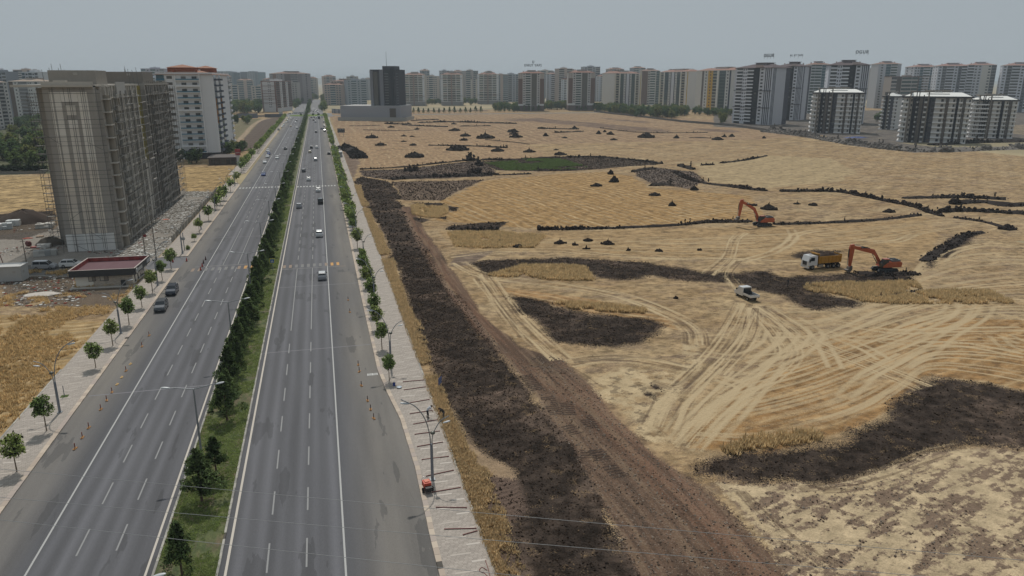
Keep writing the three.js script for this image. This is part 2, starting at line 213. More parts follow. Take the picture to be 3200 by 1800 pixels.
for (const p of [[[15,-257.2],[26.6,-258],[37.9,-249.6],[42.3,-236.3],[37.6,-231],[26.8,-227.6],[30.3,-216.6],[25.3,-215.2],[19.8,-233.9]]]) void p;
for (const p of [[[28.4,-252],[38.7,-247.6],[39.6,-242.9],[33.2,-240.3],[30.3,-247]], [[39.3,-241.3],[42.6,-237.9],[40.1,-230.4],[37.9,-232.5]], [[26,-223.4],[30.5,-218],[27.4,-213.3],[25.3,-219.3]], [[32.1,-220.4],[36.2,-222.3],[34.8,-216.9]], [[33.6,-206.3],[43.1,-209.7],[52,-208.5],[48.4,-202.6],[45,-197.1],[32.6,-200.2]]]) eachIn(p, { warp: 0.8, jit: 0.4 }, soilPaint(0.15, 0.25));
eachIn([[39.46,-85.77],[40.65,-84.23],[40.18,-80.58],[39.06,-83.91]], { warp: 0.4, jit: 0.2 }, soilPaint(0.1, 0.1)); eachIn([[41.54,-88.07],[42.35,-86.56],[42.38,-83.06],[41.32,-84.8]], { warp: 0.4, jit: 0.2 }, soilPaint(0.1, 0.1));
// loose straw and bare soil at hand-span scale over all the stubble
for (const t of TILES) { const f1 = t.dx < 0.1 ? 1.5 : t.dx < 0.3 ? 0.9 : 0.3; for (let j = 0; j < t.nz; j++) { const z = t.zn - (j + 0.5) * t.dz; for (let i = 0; i < t.nx; i++) { const k = j * t.nx + i; if (t.soil[k]) continue; const x = t.x0 + (i + 0.5) * t.dx, v = nB(x * 0.8, z * 1.1, f1) + 0.35 * nA(x * 0.6, z * 1.4, f1 * 0.4), d = sstep(0.08, 0.38, v) * 0.5, l = sstep(0.12, 0.4, -v) * 0.2; if (d) t.mix(k, COL.soil2, d * 0.75); if (l) t.mix(k, COL.pale, l); } } }
// bleached, trampled straw
const paleStraw = (al, cut = 0) => (t, k, x, z, w) => { const m = clamp(0.75 + 2.2 * nA(x, z, 0.7) - cut + 0.25 * w); t.mix(k, COL.pale, al * m, 1 + 0.3 * nB(x, z, 0.6) + 0.12 * w); if (nB(x, z, 0.9) > 0.26) t.mix(k, COL.soil2, 0.5); };
eachIn([[34.14,-89.43],[39.82,-93.3],[46.38,-90.06],[47.55,-87.49],[42.89,-81.71],[36.89,-74.84],[37.36,-70.5],[34.29,-70.28],[34.06,-76.67],[33.8,-84.02]], { warp: 1.2, jit: 0.5 }, paleStraw(0.95));
eachIn([[53.39,-100.25],[55.82,-99.64],[50.23,-89.08],[47.76,-89.71]], { warp: 0.6, jit: 0.3 }, paleStraw(0.95));
const streak = (pts, half, col, al, sp = 0.55) => eachAlong(pts, half, (t, k, x, z, ac, l, w) => { const e = clamp((1 - Math.abs(ac) / half) * 3), s = nA(ac * 7, l * 0.22, 0.35), m = e * clamp(0.12 + 2.6 * s + 0.25 * w); t.mix(k, col, al * m, 1 + 0.12 * w); if (s < -0.17) t.mix(k, K('#6b5742'), 0.6 * e * al * clamp((-s - 0.17) * 8)); });
for (const [p, h] of [[[[28.4,-162.7],[31.5,-150.8],[37.6,-144.1],[45.8,-137.3],[53.94,-127.82],[57.82,-115.12],[58.13,-106.04],[55.26,-99.22]], 2.6], [[[27.7,-169.1],[39.7,-171.2],[54.1,-168.9],[67.1,-159.9],[78.5,-154],[92.5,-149.7],[107.5,-142.6]], 1.8], [[[75.17,-116.99],[64.86,-104.33],[55.19,-93.51],[47.42,-86.06],[41.82,-80.69],[37.12,-74.23]], 3.2], [[[74.86,-114.49],[70.74,-100.76],[66.86,-92.28],[58.73,-85.4],[48.8,-78.92],[41.48,-72.58],[37.58,-68.96]], 2.8], [[[76.61,-115.33],[75.07,-103.88],[73.47,-94.22],[75.43,-85.86],[77.17,-76.37]], 2.6], [[[74.86,-114.49],[64.63,-100.3],[52.05,-87.85]], 2], [[[32.3,-150.6],[31.11,-121.9],[31.88,-104.78],[32.45,-98.44]], 2.4], [[[30,-147.7],[29.47,-127.3],[29.22,-109.3]], 1.2], [[[78.5,-138.8],[90.2,-151.1],[103.9,-170.9],[110.2,-177.5]], 2.0], [[[81.7,-134.6],[76.21,-119.4]], 1.6], [[[48.93,-90.19],[43.33,-95.68],[37.72,-97.44],[33.08,-96.62]], 2.0], [[[91.9,-148.6],[82.6,-137.8],[79.22,-128.79]], 1.4]]) streak(p, h, COL.pale, 0.95);
for (const [p, h] of [[[[34.06,-97.7],[41.54,-97.49],[47.12,-95.56],[49.46,-92.46]], 1.1], [[[27.43,-98.06],[32.03,-95.28],[33.95,-87.35]], 1.4], [[[48.18,-106.9],[54.15,-104.57],[60.84,-103.68]], 0.6], [[[49.72,-104.09],[55.94,-102.51],[61.4,-102.12]], 0.5], [[[42.11,-87.41],[44.36,-84.71],[50.23,-89.08]], 1.0]]) streak(p, h, K('#6a5a4c'), 0.85);
// pairs of wheel lines over the right-hand stubble
const pair = (pts, gap = 1.9, wdt = 0.55, col = COL.pale, al = 0.85) => { for (const sgn of [-1, 1]) eachAlong(pts, gap + wdt, (t, k, x, z, ac, l, w) => { const e = clamp(1.6 * (1 - Math.abs(ac - sgn * gap / 2) / wdt)); if (e > 0) t.mix(k, col, al * e * clamp(0.8 + 0.7 * nA(l, ac, 0.2) + 0.2 * w)); }); };
for (const p of [[[109.8,-109.22],[97.88,-107.42],[85.16,-101.2],[77.84,-97.84]], [[112.28,-108.59],[107.73,-104.14],[96.34,-99.74],[84.81,-94.83],[78.42,-97.07]], [[115.65,-107.73],[106.31,-100.76],[94.9,-95.42],[83.43,-90.44],[79.11,-89.3]], [[117.02,-104.93],[109.9,-99.85],[97.49,-93.48],[87.76,-87.65],[79.93,-83.83]], [[78.64,-100.2],[79,-96.31],[79.7,-91.39],[79.08,-86.61]], [[72.68,-106.44],[73.45,-101.52],[67.34,-95.1],[59.19,-89.6]], [[78.27,-107.88],[77.05,-99.95],[70.75,-93.66],[61.72,-88.45]], [[84.39,-94.32],[88.85,-91.39],[95.99,-88.99],[100.62,-82.74]], [[83.42,-103.71],[89.4,-97.46],[99.88,-95.46],[112,-93.04]], [[104.23,-91.14],[101.63,-86.39],[102.04,-84.03]], [[106.13,-91.29],[105.5,-87.16]], [[54.4,-95.57],[58.15,-92.99],[65.73,-96.67],[70.66,-102.22]], [[77.05,-99.95],[72.71,-90.92],[69.84,-85.39]], [[135.8,-136.2],[146.8,-144],[161.2,-149.1]], [[138.5,-176.9],[123.4,-171.8],[108.1,-156.7],[91.7,-147.4]], [[125.6,-178.4],[118.2,-166.4],[104.7,-154.7]], [[153.9,-164],[140.5,-157.5],[133.3,-162.5]], [[41.99,-72.46],[49.49,-78.26],[53.33,-82.44],[51.73,-86.19]], [[41.87,-70.04],[53.89,-80.69],[63.45,-89.92]], [[63.94,-76.08],[71.96,-81.63],[83.51,-87.47]]]) pair(p);
for (const p of [[[37.36,-70.5],[43.59,-76.56],[53.26,-84.57],[62.69,-91.6]], [[37.36,-68.53],[45.51,-76.07],[53.37,-81.73],[62.55,-88.32]], [[37.81,-72.45],[43.74,-78.95],[50.61,-85.25],[54.46,-88.79]]]) pair(p, 1.8, 0.35, COL.pale, 0.9);
// combed harvest lines that follow the edges of the stubble
const family = (A, B, n, half, al) => { for (let i = 0; i < n; i++) { const u = (i + 0.5 + rr(-0.25, 0.25)) / n, pts = A.map((a, k) => [a[0] + (B[k][0] - a[0]) * u, a[1] + (B[k][1] - a[1]) * u]), h = half * rr(0.7, 1.3), off = rr(0, 500); eachAlong(pts, h, (t, k, x, z, ac, l, w) => { if (t.soil[k]) return; const e = clamp(2 * (1 - Math.abs(ac) / h)), m = e * clamp(0.55 + 1.6 * nB(l + off, ac, 0.05) + 0.3 * w); t.mix(k, COL.pale, al * m); }); } };
const gA = [[39.44,-70.17],[45.69,-67.39],[54.91,-68.63],[63.37,-70.95],[73.07,-76.04],[82.09,-80.99],[87.92,-77.24],[93.34,-68.9]], gB = [[47.93,-80.43],[55.92,-83.9],[64.42,-86.26],[74.76,-90.27],[87,-94.62],[100.67,-98.47],[113.36,-98.65],[124.69,-93.48]], gC = [[71.91,-102.54],[77.68,-101.07],[87.1,-105.32],[98.94,-109.65],[113.92,-115.46],[127.11,-118.19],[138.49,-118.52],[152.85,-116.53]], gD = [[98.8,-153.1],[108,-150.8],[120,-152.2],[140.8,-156.4],[160.7,-164.7],[178.3,-169],[187.7,-163.6],[194.9,-153.2]];
family(gA, gB, 15, 0.36, 0.85); family(gB, gC, 12, 0.4, 0.85); family(gC, [[87.4,-120.75],[95.79,-120.06],[104.76,-119.86],[120.56,-128.15],[139.2,-142.9],[157.6,-152.2],[169.6,-151.6],[182.6,-140.9]], 10, 0.7, 0.6); family(gD, [[68.5,-179.9],[83.7,-176],[100.2,-174.5],[123.9,-174],[150.9,-176],[172.3,-180.2],[189.8,-180.5],[206,-175]], 8, 0.8, 0.5);
family([[28.1,-190.2],[48.3,-185],[68.9,-180.9],[90.6,-178.6],[113.4,-176.7]], [[29.5,-174.3],[44.9,-172.2],[63.5,-166.5],[80.4,-157.8],[97.6,-151.3]], 7, 0.6, 0.55);
family([[98.4,-196.9],[109.6,-201.6],[121.5,-206.7],[136.3,-206.4]], [[127.3,-241.9],[134.6,-242.3],[144,-239.9],[154.6,-234.9]], 9, 0.7, 0.5); family([[101.2,-401.1],[129.9,-393.8],[156.6,-381.9],[170.7,-345.4],[217.6,-356.5]], [[139.1,-478.8],[178.6,-484.2],[207.8,-461.4],[238.8,-446.1],[290.7,-455.7]], 12, 0.9, 0.5);
// straw scattered over brown soil at the lower right
eachIn([[37.29,-61.27],[41.19,-60.12],[45.45,-59.53],[47.26,-58.09],[52.3,-58.45],[57.62,-59.5],[63.54,-60.92],[70.49,-60.3],[80.68,-55.63],[59.42,-37.39],[34.92,-43.62],[36.35,-50.38],[37.01,-56.15]], { warp: 0.8, jit: 0.4 }, (t, k, x, z, w) => { const lu = x * 0.94 - z * 0.34, lv = x * 0.34 + z * 0.94, d = 1.1 * nA(lu * 0.3, lv * 1.5, 1.1) + 0.8 * nB(x, z, 0.27) + 1.0 * nB(x, z, 1.6) + 0.1, m = sstep(-0.22, 0.26, d + 0.2 * w); t.mix(k, K('#86705c'), 1, 1 + 0.4 * nA(x, z, 1.2) + 0.2 * w); t.mix(k, K('#c8b088'), m * 0.95, 1 + 0.5 * nB(x, z, 0.9) + 0.14 * w); t.soil[k] = m > 0.5 ? 0 : 2; });
for (const p of [[[44.82,-57.79],[49.67,-57.48],[56.09,-58.43],[64,-60.6],[68.51,-60.94]], [[46.76,-56.99],[50.8,-56.58],[57.2,-57.49],[64.83,-59.3]], [[38.74,-59.03],[38.52,-54.52],[38.74,-50.39],[39.43,-46.12]]]) streak(p, 1.4, COL.pale, 0.9);
// grass strip by the pavement, its bare bank
eachIn([[12.3,-269],[13,-217.3],[13.3,-183.9],[12.9,-155.5],[12.6,-138.3],[12.24,-124.34],[11.77,-108.05],[12.03,-96.52],[12.54,-85.65],[13.78,-78.55],[15.26,-73.19],[18.02,-68.86],[16.9,-66.21],[13.65,-68.69],[12.82,-60.89],[14.9,-58.35],[12.7,-57],[12.95,-50.71],[9.46,-51.6],[11.03,-73.32],[10.58,-114.03],[10.9,-194.5],[10.5,-274.4]], { warp: 0.8, jit: 0.4 }, (t, k, x, z, w) => { t.mix(k, K('#a3896a'), 1, 1 + 0.35 * nA(x, z, 0.6) + 0.25 * w); if (nB(x, z, 0.35) > 0.2) t.mix(k, K('#75624f'), 0.7); t.soil[k] = 0; });
eachIn([[12.51,-69.4],[17.4,-66.49],[16.66,-60.61],[14.54,-58.44],[13.4,-51.12],[11.47,-51.61],[11.9,-61.13]], { warp: 0.8, jit: 0.4 }, (t, k, x, z, w) => { t.mix(k, K('#6d5a4e'), 1, 1 + 0.3 * Math.sin(z * 9 + x * 4 + 3 * nA(x, z, 0.4)) * 0.5 + 0.2 * w); t.h[k] = 0.3 * clamp(1 - Math.abs(x - 14) / 3); });
eachIn([[13.6,-477.4],[18.8,-470.1],[21.3,-426.7],[19,-391.3],[12.3,-318.8],[11.9,-349],[11.9,-439]], { warp: 1.2, jit: 0.6 }, flat(K('#85705f'), 0.35));
// left side: dry grass, building site, tracks
eachIn([[-118, -50], [-38, -50], [-38, -135], [-70, -150], [-118, -160]], { warp: 1, jit: 0.3 }, rows([-53.3,-133.3], [-47.1,-134.5], 2.2, K('#ab8c58'), COL.pale, K('#9a7a4a'), 1.2, 0.05, 2));
for (const p of [[[-51.03,-126.74],[-47.98,-128.46],[-47.4,-135.5],[-48.5,-141.7],[-52.6,-147]], [[-52.3,-130.4],[-50.3,-132.5],[-50,-137.1],[-52,-141.6],[-57.1,-143.9]]]) streak(p, 1.2, COL.pale, 0.8);
eachIn([[-64.8,-165.9],[-58.9,-163.1],[-50.8,-153.5],[-42.2,-156.2],[-37.7,-144.3],[-42,-145.4],[-45.9,-145.3],[-51.1,-146.6],[-56.1,-149],[-59.6,-151]], { warp: 1.2, jit: 0.5 }, (t, k, x, z, w) => { if (nA(x, z, 0.3) > -0.25) { t.mix(k, K('#6a5d52'), 0.85, 1 + 0.35 * w); t.soil[k] = 2; } });
eachIn([...[[-71.8,-175.2],[-63.1,-173.8],[-52.6,-171.2],[-49.3,-159.8],[-38.9,-160.3],[-38.7,-152],[-49.4,-156.1],[-51.1,-153.7],[-65.1,-166.9],[-68.7,-167.1]]], { warp: 0.8, jit: 0.4 }, (t, k, x, z, w) => { t.mix(k, K('#57504a'), 0.8, 1 + 0.35 * w + 0.3 * nA(x, z, 0.5)); t.soil[k] = 2; });
eachIn([...[[-92.7,-219.4],[-73.7,-229.9],[-78.3,-259.7],[-51.6,-300.3],[-39.4,-294.5],[-38.3,-199.3],[-38.9,-159.5],[-52.2,-170.2],[-76.2,-177.2]]], { warp: 0.8, jit: 0.3 }, (t, k, x, z, w) => { t.mix(k, K('#9b9389'), 1, 1 + 0.18 * nA(x, z, 0.35) + 0.14 * w); t.soil[k] = 3; });
eachIn([[-66.5,-183.8],[-55.7,-183],[-44.6,-186.2],[-38.9,-160.3],[-52.6,-171.2],[-62.9,-173.8]], { warp: 0.3, jit: 0.15 }, flat(K('#77746f'), 0.15));
eachIn([[-92.1,-243.9],[-85.4,-247.1],[-81.1,-254.8],[-73.9,-231.4],[-76.4,-215.3],[-82.7,-216.9],[-89.7,-217.4],[-99.9,-244.2]], { warp: 1.5, jit: 0.6 }, (t, k, x, z, w) => { t.mix(k, K('#5d544c'), 0.9, 1 + 0.4 * w + 0.35 * nA(x, z, 0.5)); t.soil[k] = 3; });
eachIn([...[[-105.6,-259.2],[-95.1,-260.2],[-83.8,-263.9],[-80.2,-252.8],[-92.1,-243.9],[-99.9,-244.2]]], { warp: 1, jit: 0.5 }, soilPaint(0.2, 0.2));
eachIn([...[[-64.9,-385],[-40.1,-383],[-37.4,-342.5]], ...[[-39.3,-302.6],[-49.8,-297.2],[-53.9,-315]]], { warp: 1, jit: 0.4 }, flat(K('#ab8d5a'), 0.5));
eachIn([...[[-148,-370.6],[-116.7,-362.7]], ...[[-85,-267.2],[-107.1,-263.2]]], { warp: 1, jit: 0.4 }, flat(K('#b09362'), 0.5));
eachIn([[-538, -372], [-72, -372], [-75, -490], [-60, -560], [-110, -640], [-150, -1000], [-538, -1060]], { warp: 4, ws: 0.03, jit: 1 }, flat(K('#5f6046'), 0.35));
eachIn([[-42.2,-886.2],[-55.1,-889.5],[-58.1,-767.8],[-54.1,-601.4],[-50.4,-501.3],[-44.3,-464.8],[-39.6,-484],[-37.9,-547.8],[-37.3,-698.1]], { warp: 2, ws: 0.05, jit: 0.8 }, flat(K('#6d5f54'), 0.35));
eachIn([[-88.1,-852.9],[-60,-867.7],[-53.7,-623.7],[-54.6,-526]], { warp: 2, jit: 0.8 }, flat(K('#7d7558'), 0.3));
rutDir([[-54.6,-526],[-55.5,-601.8],[-59.2,-734.5],[-57.9,-834.7],[-51.2,-876.8]], 2.6, K('#b39b80'), 0.9, -0.2);
// make the sheets
const soilBump = (() => { const n = 512, d = new Uint8Array(n * n * 4); for (let i = 0; i < n * n; i++) { const x = i % n, y = (i / n) | 0, v = clamp(0.5 + 0.35 * samp(TA, x * 4, y * 4) + 0.3 * samp(TB, x * 2, y * 2)) * 255; d[i * 4] = d[i * 4 + 1] = d[i * 4 + 2] = v; d[i * 4 + 3] = 255; } const t = new THREE.DataTexture(d, n, n); t.wrapS = t.wrapT = THREE.RepeatWrapping; t.magFilter = THREE.LinearFilter; t.needsUpdate = true; return t; })();
function heightAt(x, z) { for (const t of TILES) if (x >= t.x0 && x < t.x1 && z <= t.zn && z > t.zf) { const i = Math.min(t.nx - 1, ((x - t.x0) / t.dx) | 0), j = Math.min(t.nz - 1, ((t.zn - z) / t.dz) | 0); return t.h[j * t.nx + i]; } return 0; }
function soilAt(x, z) { for (const t of TILES) if (x >= t.x0 && x < t.x1 && z <= t.zn && z > t.zf) { const i = Math.min(t.nx - 1, ((x - t.x0) / t.dx) | 0), j = Math.min(t.nz - 1, ((t.zn - z) / t.dz) | 0); return t.soil[j * t.nx + i]; } return 0; }
function tileMesh(t, cell, name, bumpM) {
  const d = new Uint8Array(t.nx * t.nz * 4);
  for (let k = 0; k < t.nx * t.nz; k++) for (let m = 0; m < 4; m++) { if (m === 3) { d[k * 4 + 3] = 255; continue; } const v = clamp(t.c[k * 3 + m]); d[k * 4 + m] = 255 * (v <= 0.0031308 ? v * 12.92 : 1.055 * Math.pow(v, 1 / 2.4) - 0.055); }
  const tex = new THREE.DataTexture(d, t.nx, t.nz); tex.colorSpace = THREE.SRGBColorSpace; tex.magFilter = THREE.LinearFilter; tex.needsUpdate = true; t.c = null;
  const W = t.x1 - t.x0, D = t.zn - t.zf, gx = Math.round(W / cell), gz = Math.round(D / cell), pos = [], uv = [], idx = [];
  for (let j = 0; j <= gz; j++) for (let i = 0; i <= gx; i++) { const u = i / gx, v = j / gz, x = t.x0 + u * W, z = t.zn - v * D;
    const edge = Math.min(1, Math.min(i, gx - i, j, gz - j) / 4); let h = 0; if (edge > 0) { for (const [a, b] of [[0, 0], [0.3, 0.2], [-0.3, -0.2]]) h += heightAt(x + a * cell, z + b * cell) / 3; }
    pos.push(x, h * edge, z); uv.push(u, v); }
  for (let j = 0; j < gz; j++) for (let i = 0; i < gx; i++) { const a = j * (gx + 1) + i; idx.push(a, a + 1, a + gx + 2, a, a + gx + 2, a + gx + 1); }
  const g = new THREE.BufferGeometry(); g.setAttribute('position', new THREE.Float32BufferAttribute(pos, 3)); g.setAttribute('uv', new THREE.Float32BufferAttribute(uv, 2)); g.setIndex(idx); g.computeVertexNormals();
  const b = soilBump.clone(); b.repeat.set(W / bumpM, D / bumpM); b.needsUpdate = true;
  struct(name, g, new THREE.MeshPhysicalMaterial({ map: tex, roughness: 1, specularIntensity: 0.12, bumpMap: b, bumpScale: bumpM * 0.02 }));
}
tileMesh(R1, 0.4, 'field', 6); tileMesh(R2, 1, 'field', 10); tileMesh(R3, 5, 'field', 30); tileMesh(L1, 0.5, 'field', 6); tileMesh(L2, 2, 'field', 10); tileMesh(L3, 6, 'field', 30);
{ // the land all round, out to the horizon, and low hills
  const n = 256, d = new Uint8Array(n * n * 4), a = lin('#7d7458'), b = lin('#a08f6c');
  for (let k = 0; k < n * n; k++) { const x = k % n, y = (k / n) | 0, m = clamp(0.5 + samp(TA, x * 2, y * 2)), g = 1 + 0.2 * samp(TB, x * 6, y * 6); for (let q = 0; q < 3; q++) d[k * 4 + q] = 255 * Math.pow(clamp((a[q] + (b[q] - a[q]) * m) * g), 1 / 2.2); d[k * 4 + 3] = 255; }
  const t = new THREE.DataTexture(d, n, n); t.colorSpace = THREE.SRGBColorSpace; t.wrapS = t.wrapT = THREE.RepeatWrapping; t.repeat.set(1 / 400, 1 / 400); t.magFilter = THREE.LinearFilter; t.needsUpdate = true;
  const m = new THREE.MeshStandardMaterial({ map: t, roughness: 0.95 }), E = 14000;
  struct('ground', merge([sheet(-E, E, -E, -1060, 0), sheet(-E, E, -30, 3000, 0), sheet(-E, -538, -1060, -30, 0), sheet(911.9, E, -1060, -30, 0), sheet(171.9, 911.9, -150, -30, 0), sheet(371.9, 911.9, -420, -150, 0), sheet(-38.1, 11.9, -1060, -30, -0.05), sheet(-538, -118, -190, -30, 0), sheet(-118, -38.1, -50, -30, 0), sheet(-538, -338, -490, -190, 0)]), m);
  const hp = [], hi = []; const N = 140;
  for (let j = 0; j <= 10; j++) for (let i = 0; i <= N; i++) { const x = -9000 + 19000 * i / N, zz = -8500 - 400 * j, env = Math.sin(Math.PI * j / 10), h = env * (70 + 50 * nA(x, zz, 0.0004) + 30 * nB(x, zz, 0.0013)) * (0.75 + 0.25 * Math.sin(x / 2300)) - 2; hp.push(x, h, zz); }
  for (let j = 0; j < 10; j++) for (let i = 0; i < N; i++) { const p = j * (N + 1) + i; hi.push(p, p + 1, p + N + 2, p, p + N + 2, p + N + 1); }
  const g = new THREE.BufferGeometry(); g.setAttribute('position', new THREE.Float32BufferAttribute(hp, 3)); g.setIndex(hi); g.computeVertexNormals();
  struct('hills', g, std('#7a735c', 1));
}
console.log('ground done');

// ---------- the boulevard: two carriageways, median, pavements ----------
function paintTex(nx, ny, fn, rep) { const d = new Uint8Array(nx * ny * 4); for (let j = 0; j < ny; j++) for (let i = 0; i < nx; i++) { const c = fn(i, j), k = (j * nx + i) * 4; for (let m = 0; m < 3; m++) { const v = clamp(c[m]); d[k + m] = 255 * (v <= 0.0031308 ? v * 12.92 : 1.055 * Math.pow(v, 1 / 2.4) - 0.055); } d[k + 3] = 255; } const t = new THREE.DataTexture(d, nx, ny); t.colorSpace = THREE.SRGBColorSpace; t.wrapS = t.wrapT = THREE.RepeatWrapping; t.magFilter = THREE.LinearFilter; t.needsUpdate = true; if (rep) t.repeat.set(...rep); return t; }
const grainBump = (() => { const n = 256, d = new Uint8Array(n * n * 4); for (let i = 0; i < n * n; i++) { const v = 128 + 60 * TW[(i * 97) & (NS * NS - 1)] + 60 * samp(TA, (i % n) * 8, ((i / n) | 0) * 8); d[i * 4] = d[i * 4 + 1] = d[i * 4 + 2] = clamp(v, 0, 255); d[i * 4 + 3] = 255; } const t = new THREE.DataTexture(d, n, n); t.wrapS = t.wrapT = THREE.RepeatWrapping; t.magFilter = THREE.LinearFilter; t.needsUpdate = true; return t; })();
const bumpRep = (r) => { const b = grainBump.clone(); b.repeat.set(r, r); b.needsUpdate = true; return b; };
// asphalt: bleached wheel paths, joints, crazing, patches and dusty kerb lanes; one texture per carriageway, 160 m long
function asphalt(x0, x1, dustFrom, dustDir, lanes) {
  const nx = 512, ny = 2048, W = x1 - x0, D = 160, base = K('#5f5f63'), lightc = K('#76767c'), dust = K('#857f77'), dk = K('#454547');
  const cracks = new Float32Array(nx * ny);
  for (let c = 0; c < 26; c++) { let x = rr(0, nx), y = rr(0, ny), a = rnd() < 0.6 ? Math.PI / 2 + rr(-0.3, 0.3) : rr(0, 6.28); const len = rr(30, 120); for (let s = 0; s < len; s++) { a += rr(-0.35, 0.35); x += Math.cos(a) * 0.5; y += Math.sin(a); const i = x | 0, j = ((y | 0) % ny + ny) % ny; if (i < 0 || i >= nx) break; cracks[j * nx + i] = 0.22; } }
  return paintTex(nx, ny, (i, j) => {
    const x = x0 + (i + 0.5) / nx * W, z = (j + 0.5) / ny * D; let wear = 0;
    for (const l of lanes) for (const s of [-0.85, 0.85]) { const q = (x - l - s) / 0.45; wear += Math.exp(-q * q); }
    const dd = clamp((x - dustFrom) * dustDir / 3.5) * clamp(0.75 + 0.5 * nA(x * 2, z * 0.3, 0.12)), m = samp(TA, i * 2.2, j * 0.25), f = TW[(j * nx + i) & (NS * NS - 1)], st = samp(TB, i * 1.0, j * 0.06);
    const g = 1 + 0.16 * m + 0.1 * f + 0.16 * st - cracks[j * nx + i]; const out = [0, 0, 0];
    for (let k = 0; k < 3; k++) { let v = base[k] + (lightc[k] - base[k]) * clamp(wear * (0.55 + 0.5 * st)); v += (dust[k] - v) * dd; if (Math.abs(samp(TB, i * 0.9 + 200, j * 0.35)) > 0.42) v += (dk[k] - v) * 0.4; out[k] = v * g; }
    return out;
  });
}
function roadSheet(name, outline, tex, x0, x1) {
  const s = new THREE.Shape(outline.map(([x, z]) => new THREE.Vector2(x, -z))), g = new THREE.ShapeGeometry(s); g.rotateX(-Math.PI / 2); const p = g.attributes.position, uv = g.attributes.uv;
  for (let i = 0; i < p.count; i++) { p.setY(i, 0.03); uv.setXY(i, (p.getX(i) - x0) / (x1 - x0), -p.getZ(i) / 160); }
  g.computeVertexNormals(); return struct(name, g, new THREE.MeshPhysicalMaterial({ map: tex, roughness: 0.86, specularIntensity: 0.5, bumpMap: bumpRep(1), bumpScale: 0.01 }));
}
// plan of the kerbs
const RK = [[7.2, -30], [7.25, -58], [7.5, -72], [7.2, -84], [6.4, -92], [5.75, -101], [5.6, -135], [5.6, -465], [5.3, -800], [5.3, -880], [16, -905]];   // edge of the right carriageway
const leftRoad = roadSheet('road', [[-32, -30], [-16.1, -30], [-16.1, -900], [-32, -900]], asphalt(-32, -16, -27, -1, [-24.7, -21.5, -18.2]), -32, -16);
const rightRoad = roadSheet('road', [[-10.7, -30], ...RK, [16, -900.01], [-10.7, -900.01]], asphalt(-10.7, 7.5, 0, 1, [-8.4, -5.1, -1.9]), -10.7, 7.5);
const farTex = paintTex(256, 512, (i, j) => { const f = 1 + 0.1 * TW[(j * 256 + i) & (NS * NS - 1)] + 0.1 * samp(TA, i, j * 0.2), b = K('#706f72'); return b.map((v) => v * f); });
struct('road', merge([sheet(-38.6, 16, -990, -900, 0.025), sheet(-32, -16, -1700, -990, 0.03), sheet(-10.7, 6, -1700, -990, 0.03)]), new THREE.MeshStandardMaterial({ map: farTex, roughness: 0.85 })).material.map.repeat.set(1 / 20, 1 / 60);
struct('road', merge([sheet(16, 480, -935, -913, 0.02), sheet(-330, -38.6, -952, -938, 0.02)]), std('#77726b', 0.9));
// painted lines
const paintW = std('#a3a3a1', 0.75), paintWorn = std('#868686', 0.8), paintOld = std('#7d7c7b', 0.85), paintO = std('#b98a4c', 0.8), paintO2 = std('#8f8074', 0.85), paintCream = std('#b9b1a6', 0.75);
const FLAT = new THREE.PlaneGeometry(1, 1).rotateX(-Math.PI / 2);
function mark(road, name, m, x, z0, z1, w, y = 0.036) { const q = mesh(name, FLAT, m, road); q.scale.set(w, 1, Math.abs(z1 - z0)); q.position.set(x, y, (z0 + z1) / 2); q.castShadow = false; return q; }
const stuffPart = (name, geo, m, parent) => { const q = mesh(name, geo, m, parent); q.userData.kind = 'stuff'; return q; };
mark(rightRoad, 'edge_line', paintCream, -10.15, -30, -880, 0.22); mark(rightRoad, 'lane_line', paintW, -0.32, -30, -860, 0.17);
mark(leftRoad, 'edge_line', paintCream, -16.65, -30, -880, 0.2); mark(leftRoad, 'lane_line', paintW, -26.4, -30, -440, 0.17); mark(leftRoad, 'lane_line', paintW, -25.6, -444, -880, 0.17);
function dashes(road, x, first, period, len, skips, to, mat = paintWorn) {
  const far = [];
  for (let z = first; z > to; z -= period) { if (skips.some(([a, b]) => z < a && z > b)) continue; if (z > -330) mark(road, 'lane_dash', mat, x, z, z - len, 0.15); else far.push(sheet(x - 0.07, x + 0.07, z - len, z, 0.036)); }
  if (far.length) stuffPart('lane_dash', merge(far), mat, road);
}
for (const x of [-6.8, -3.55]) { dashes(rightRoad, x, -39.2, 9.0, 4.3, [[-118, -171]], -860); mark(rightRoad, 'lane_line', paintWorn, x, -122, -165.5, 0.15); }
for (const x of [-23.05, -19.85]) { dashes(leftRoad, x, -46.7, 8.5, 4.2, [[-166, -224]], -860); mark(leftRoad, 'lane_line', paintWorn, x, -173, -217.5, 0.15); mark(leftRoad, 'lane_line', paintWorn, x, -308, -350, 0.15); }
// worn zebra crossings
for (let i = 0; i < 10; i++) { const x = -9.6 + i * 1.29; mark(rightRoad, 'crossing_bar', [paintO2, paintO2, paintOld, paintOld, paintOld, paintOld, paintOld, paintO2, paintO, paintO][i], x, -166.6, -169.4, 0.6, 0.037); }
mark(rightRoad, 'stop_line', paintOld, -3.9, -165.3, -165.65, 12.2, 0.038); mark(rightRoad, 'stop_line', paintO2, 2.2, -165.3, -165.6, 3, 0.037);
for (let i = 0; i < 10; i++) { const x = -28.9 + i * 1.37; mark(leftRoad, 'crossing_bar', [paintO2, paintO2, paintOld, paintOld, paintOld, paintOld, paintOld, paintO2, paintO, paintO][i], x, -168.4, -171.2, 0.62, 0.037); }
mark(leftRoad, 'stop_line', paintOld, -22.5, -172.4, -172.8, 12.6, 0.038);
for (let i = 0; i < 13; i++) mark(rightRoad, 'crossing_bar', paintW, -9.7 + i * 1.17, -299.6, -302.6, 0.62, 0.037);
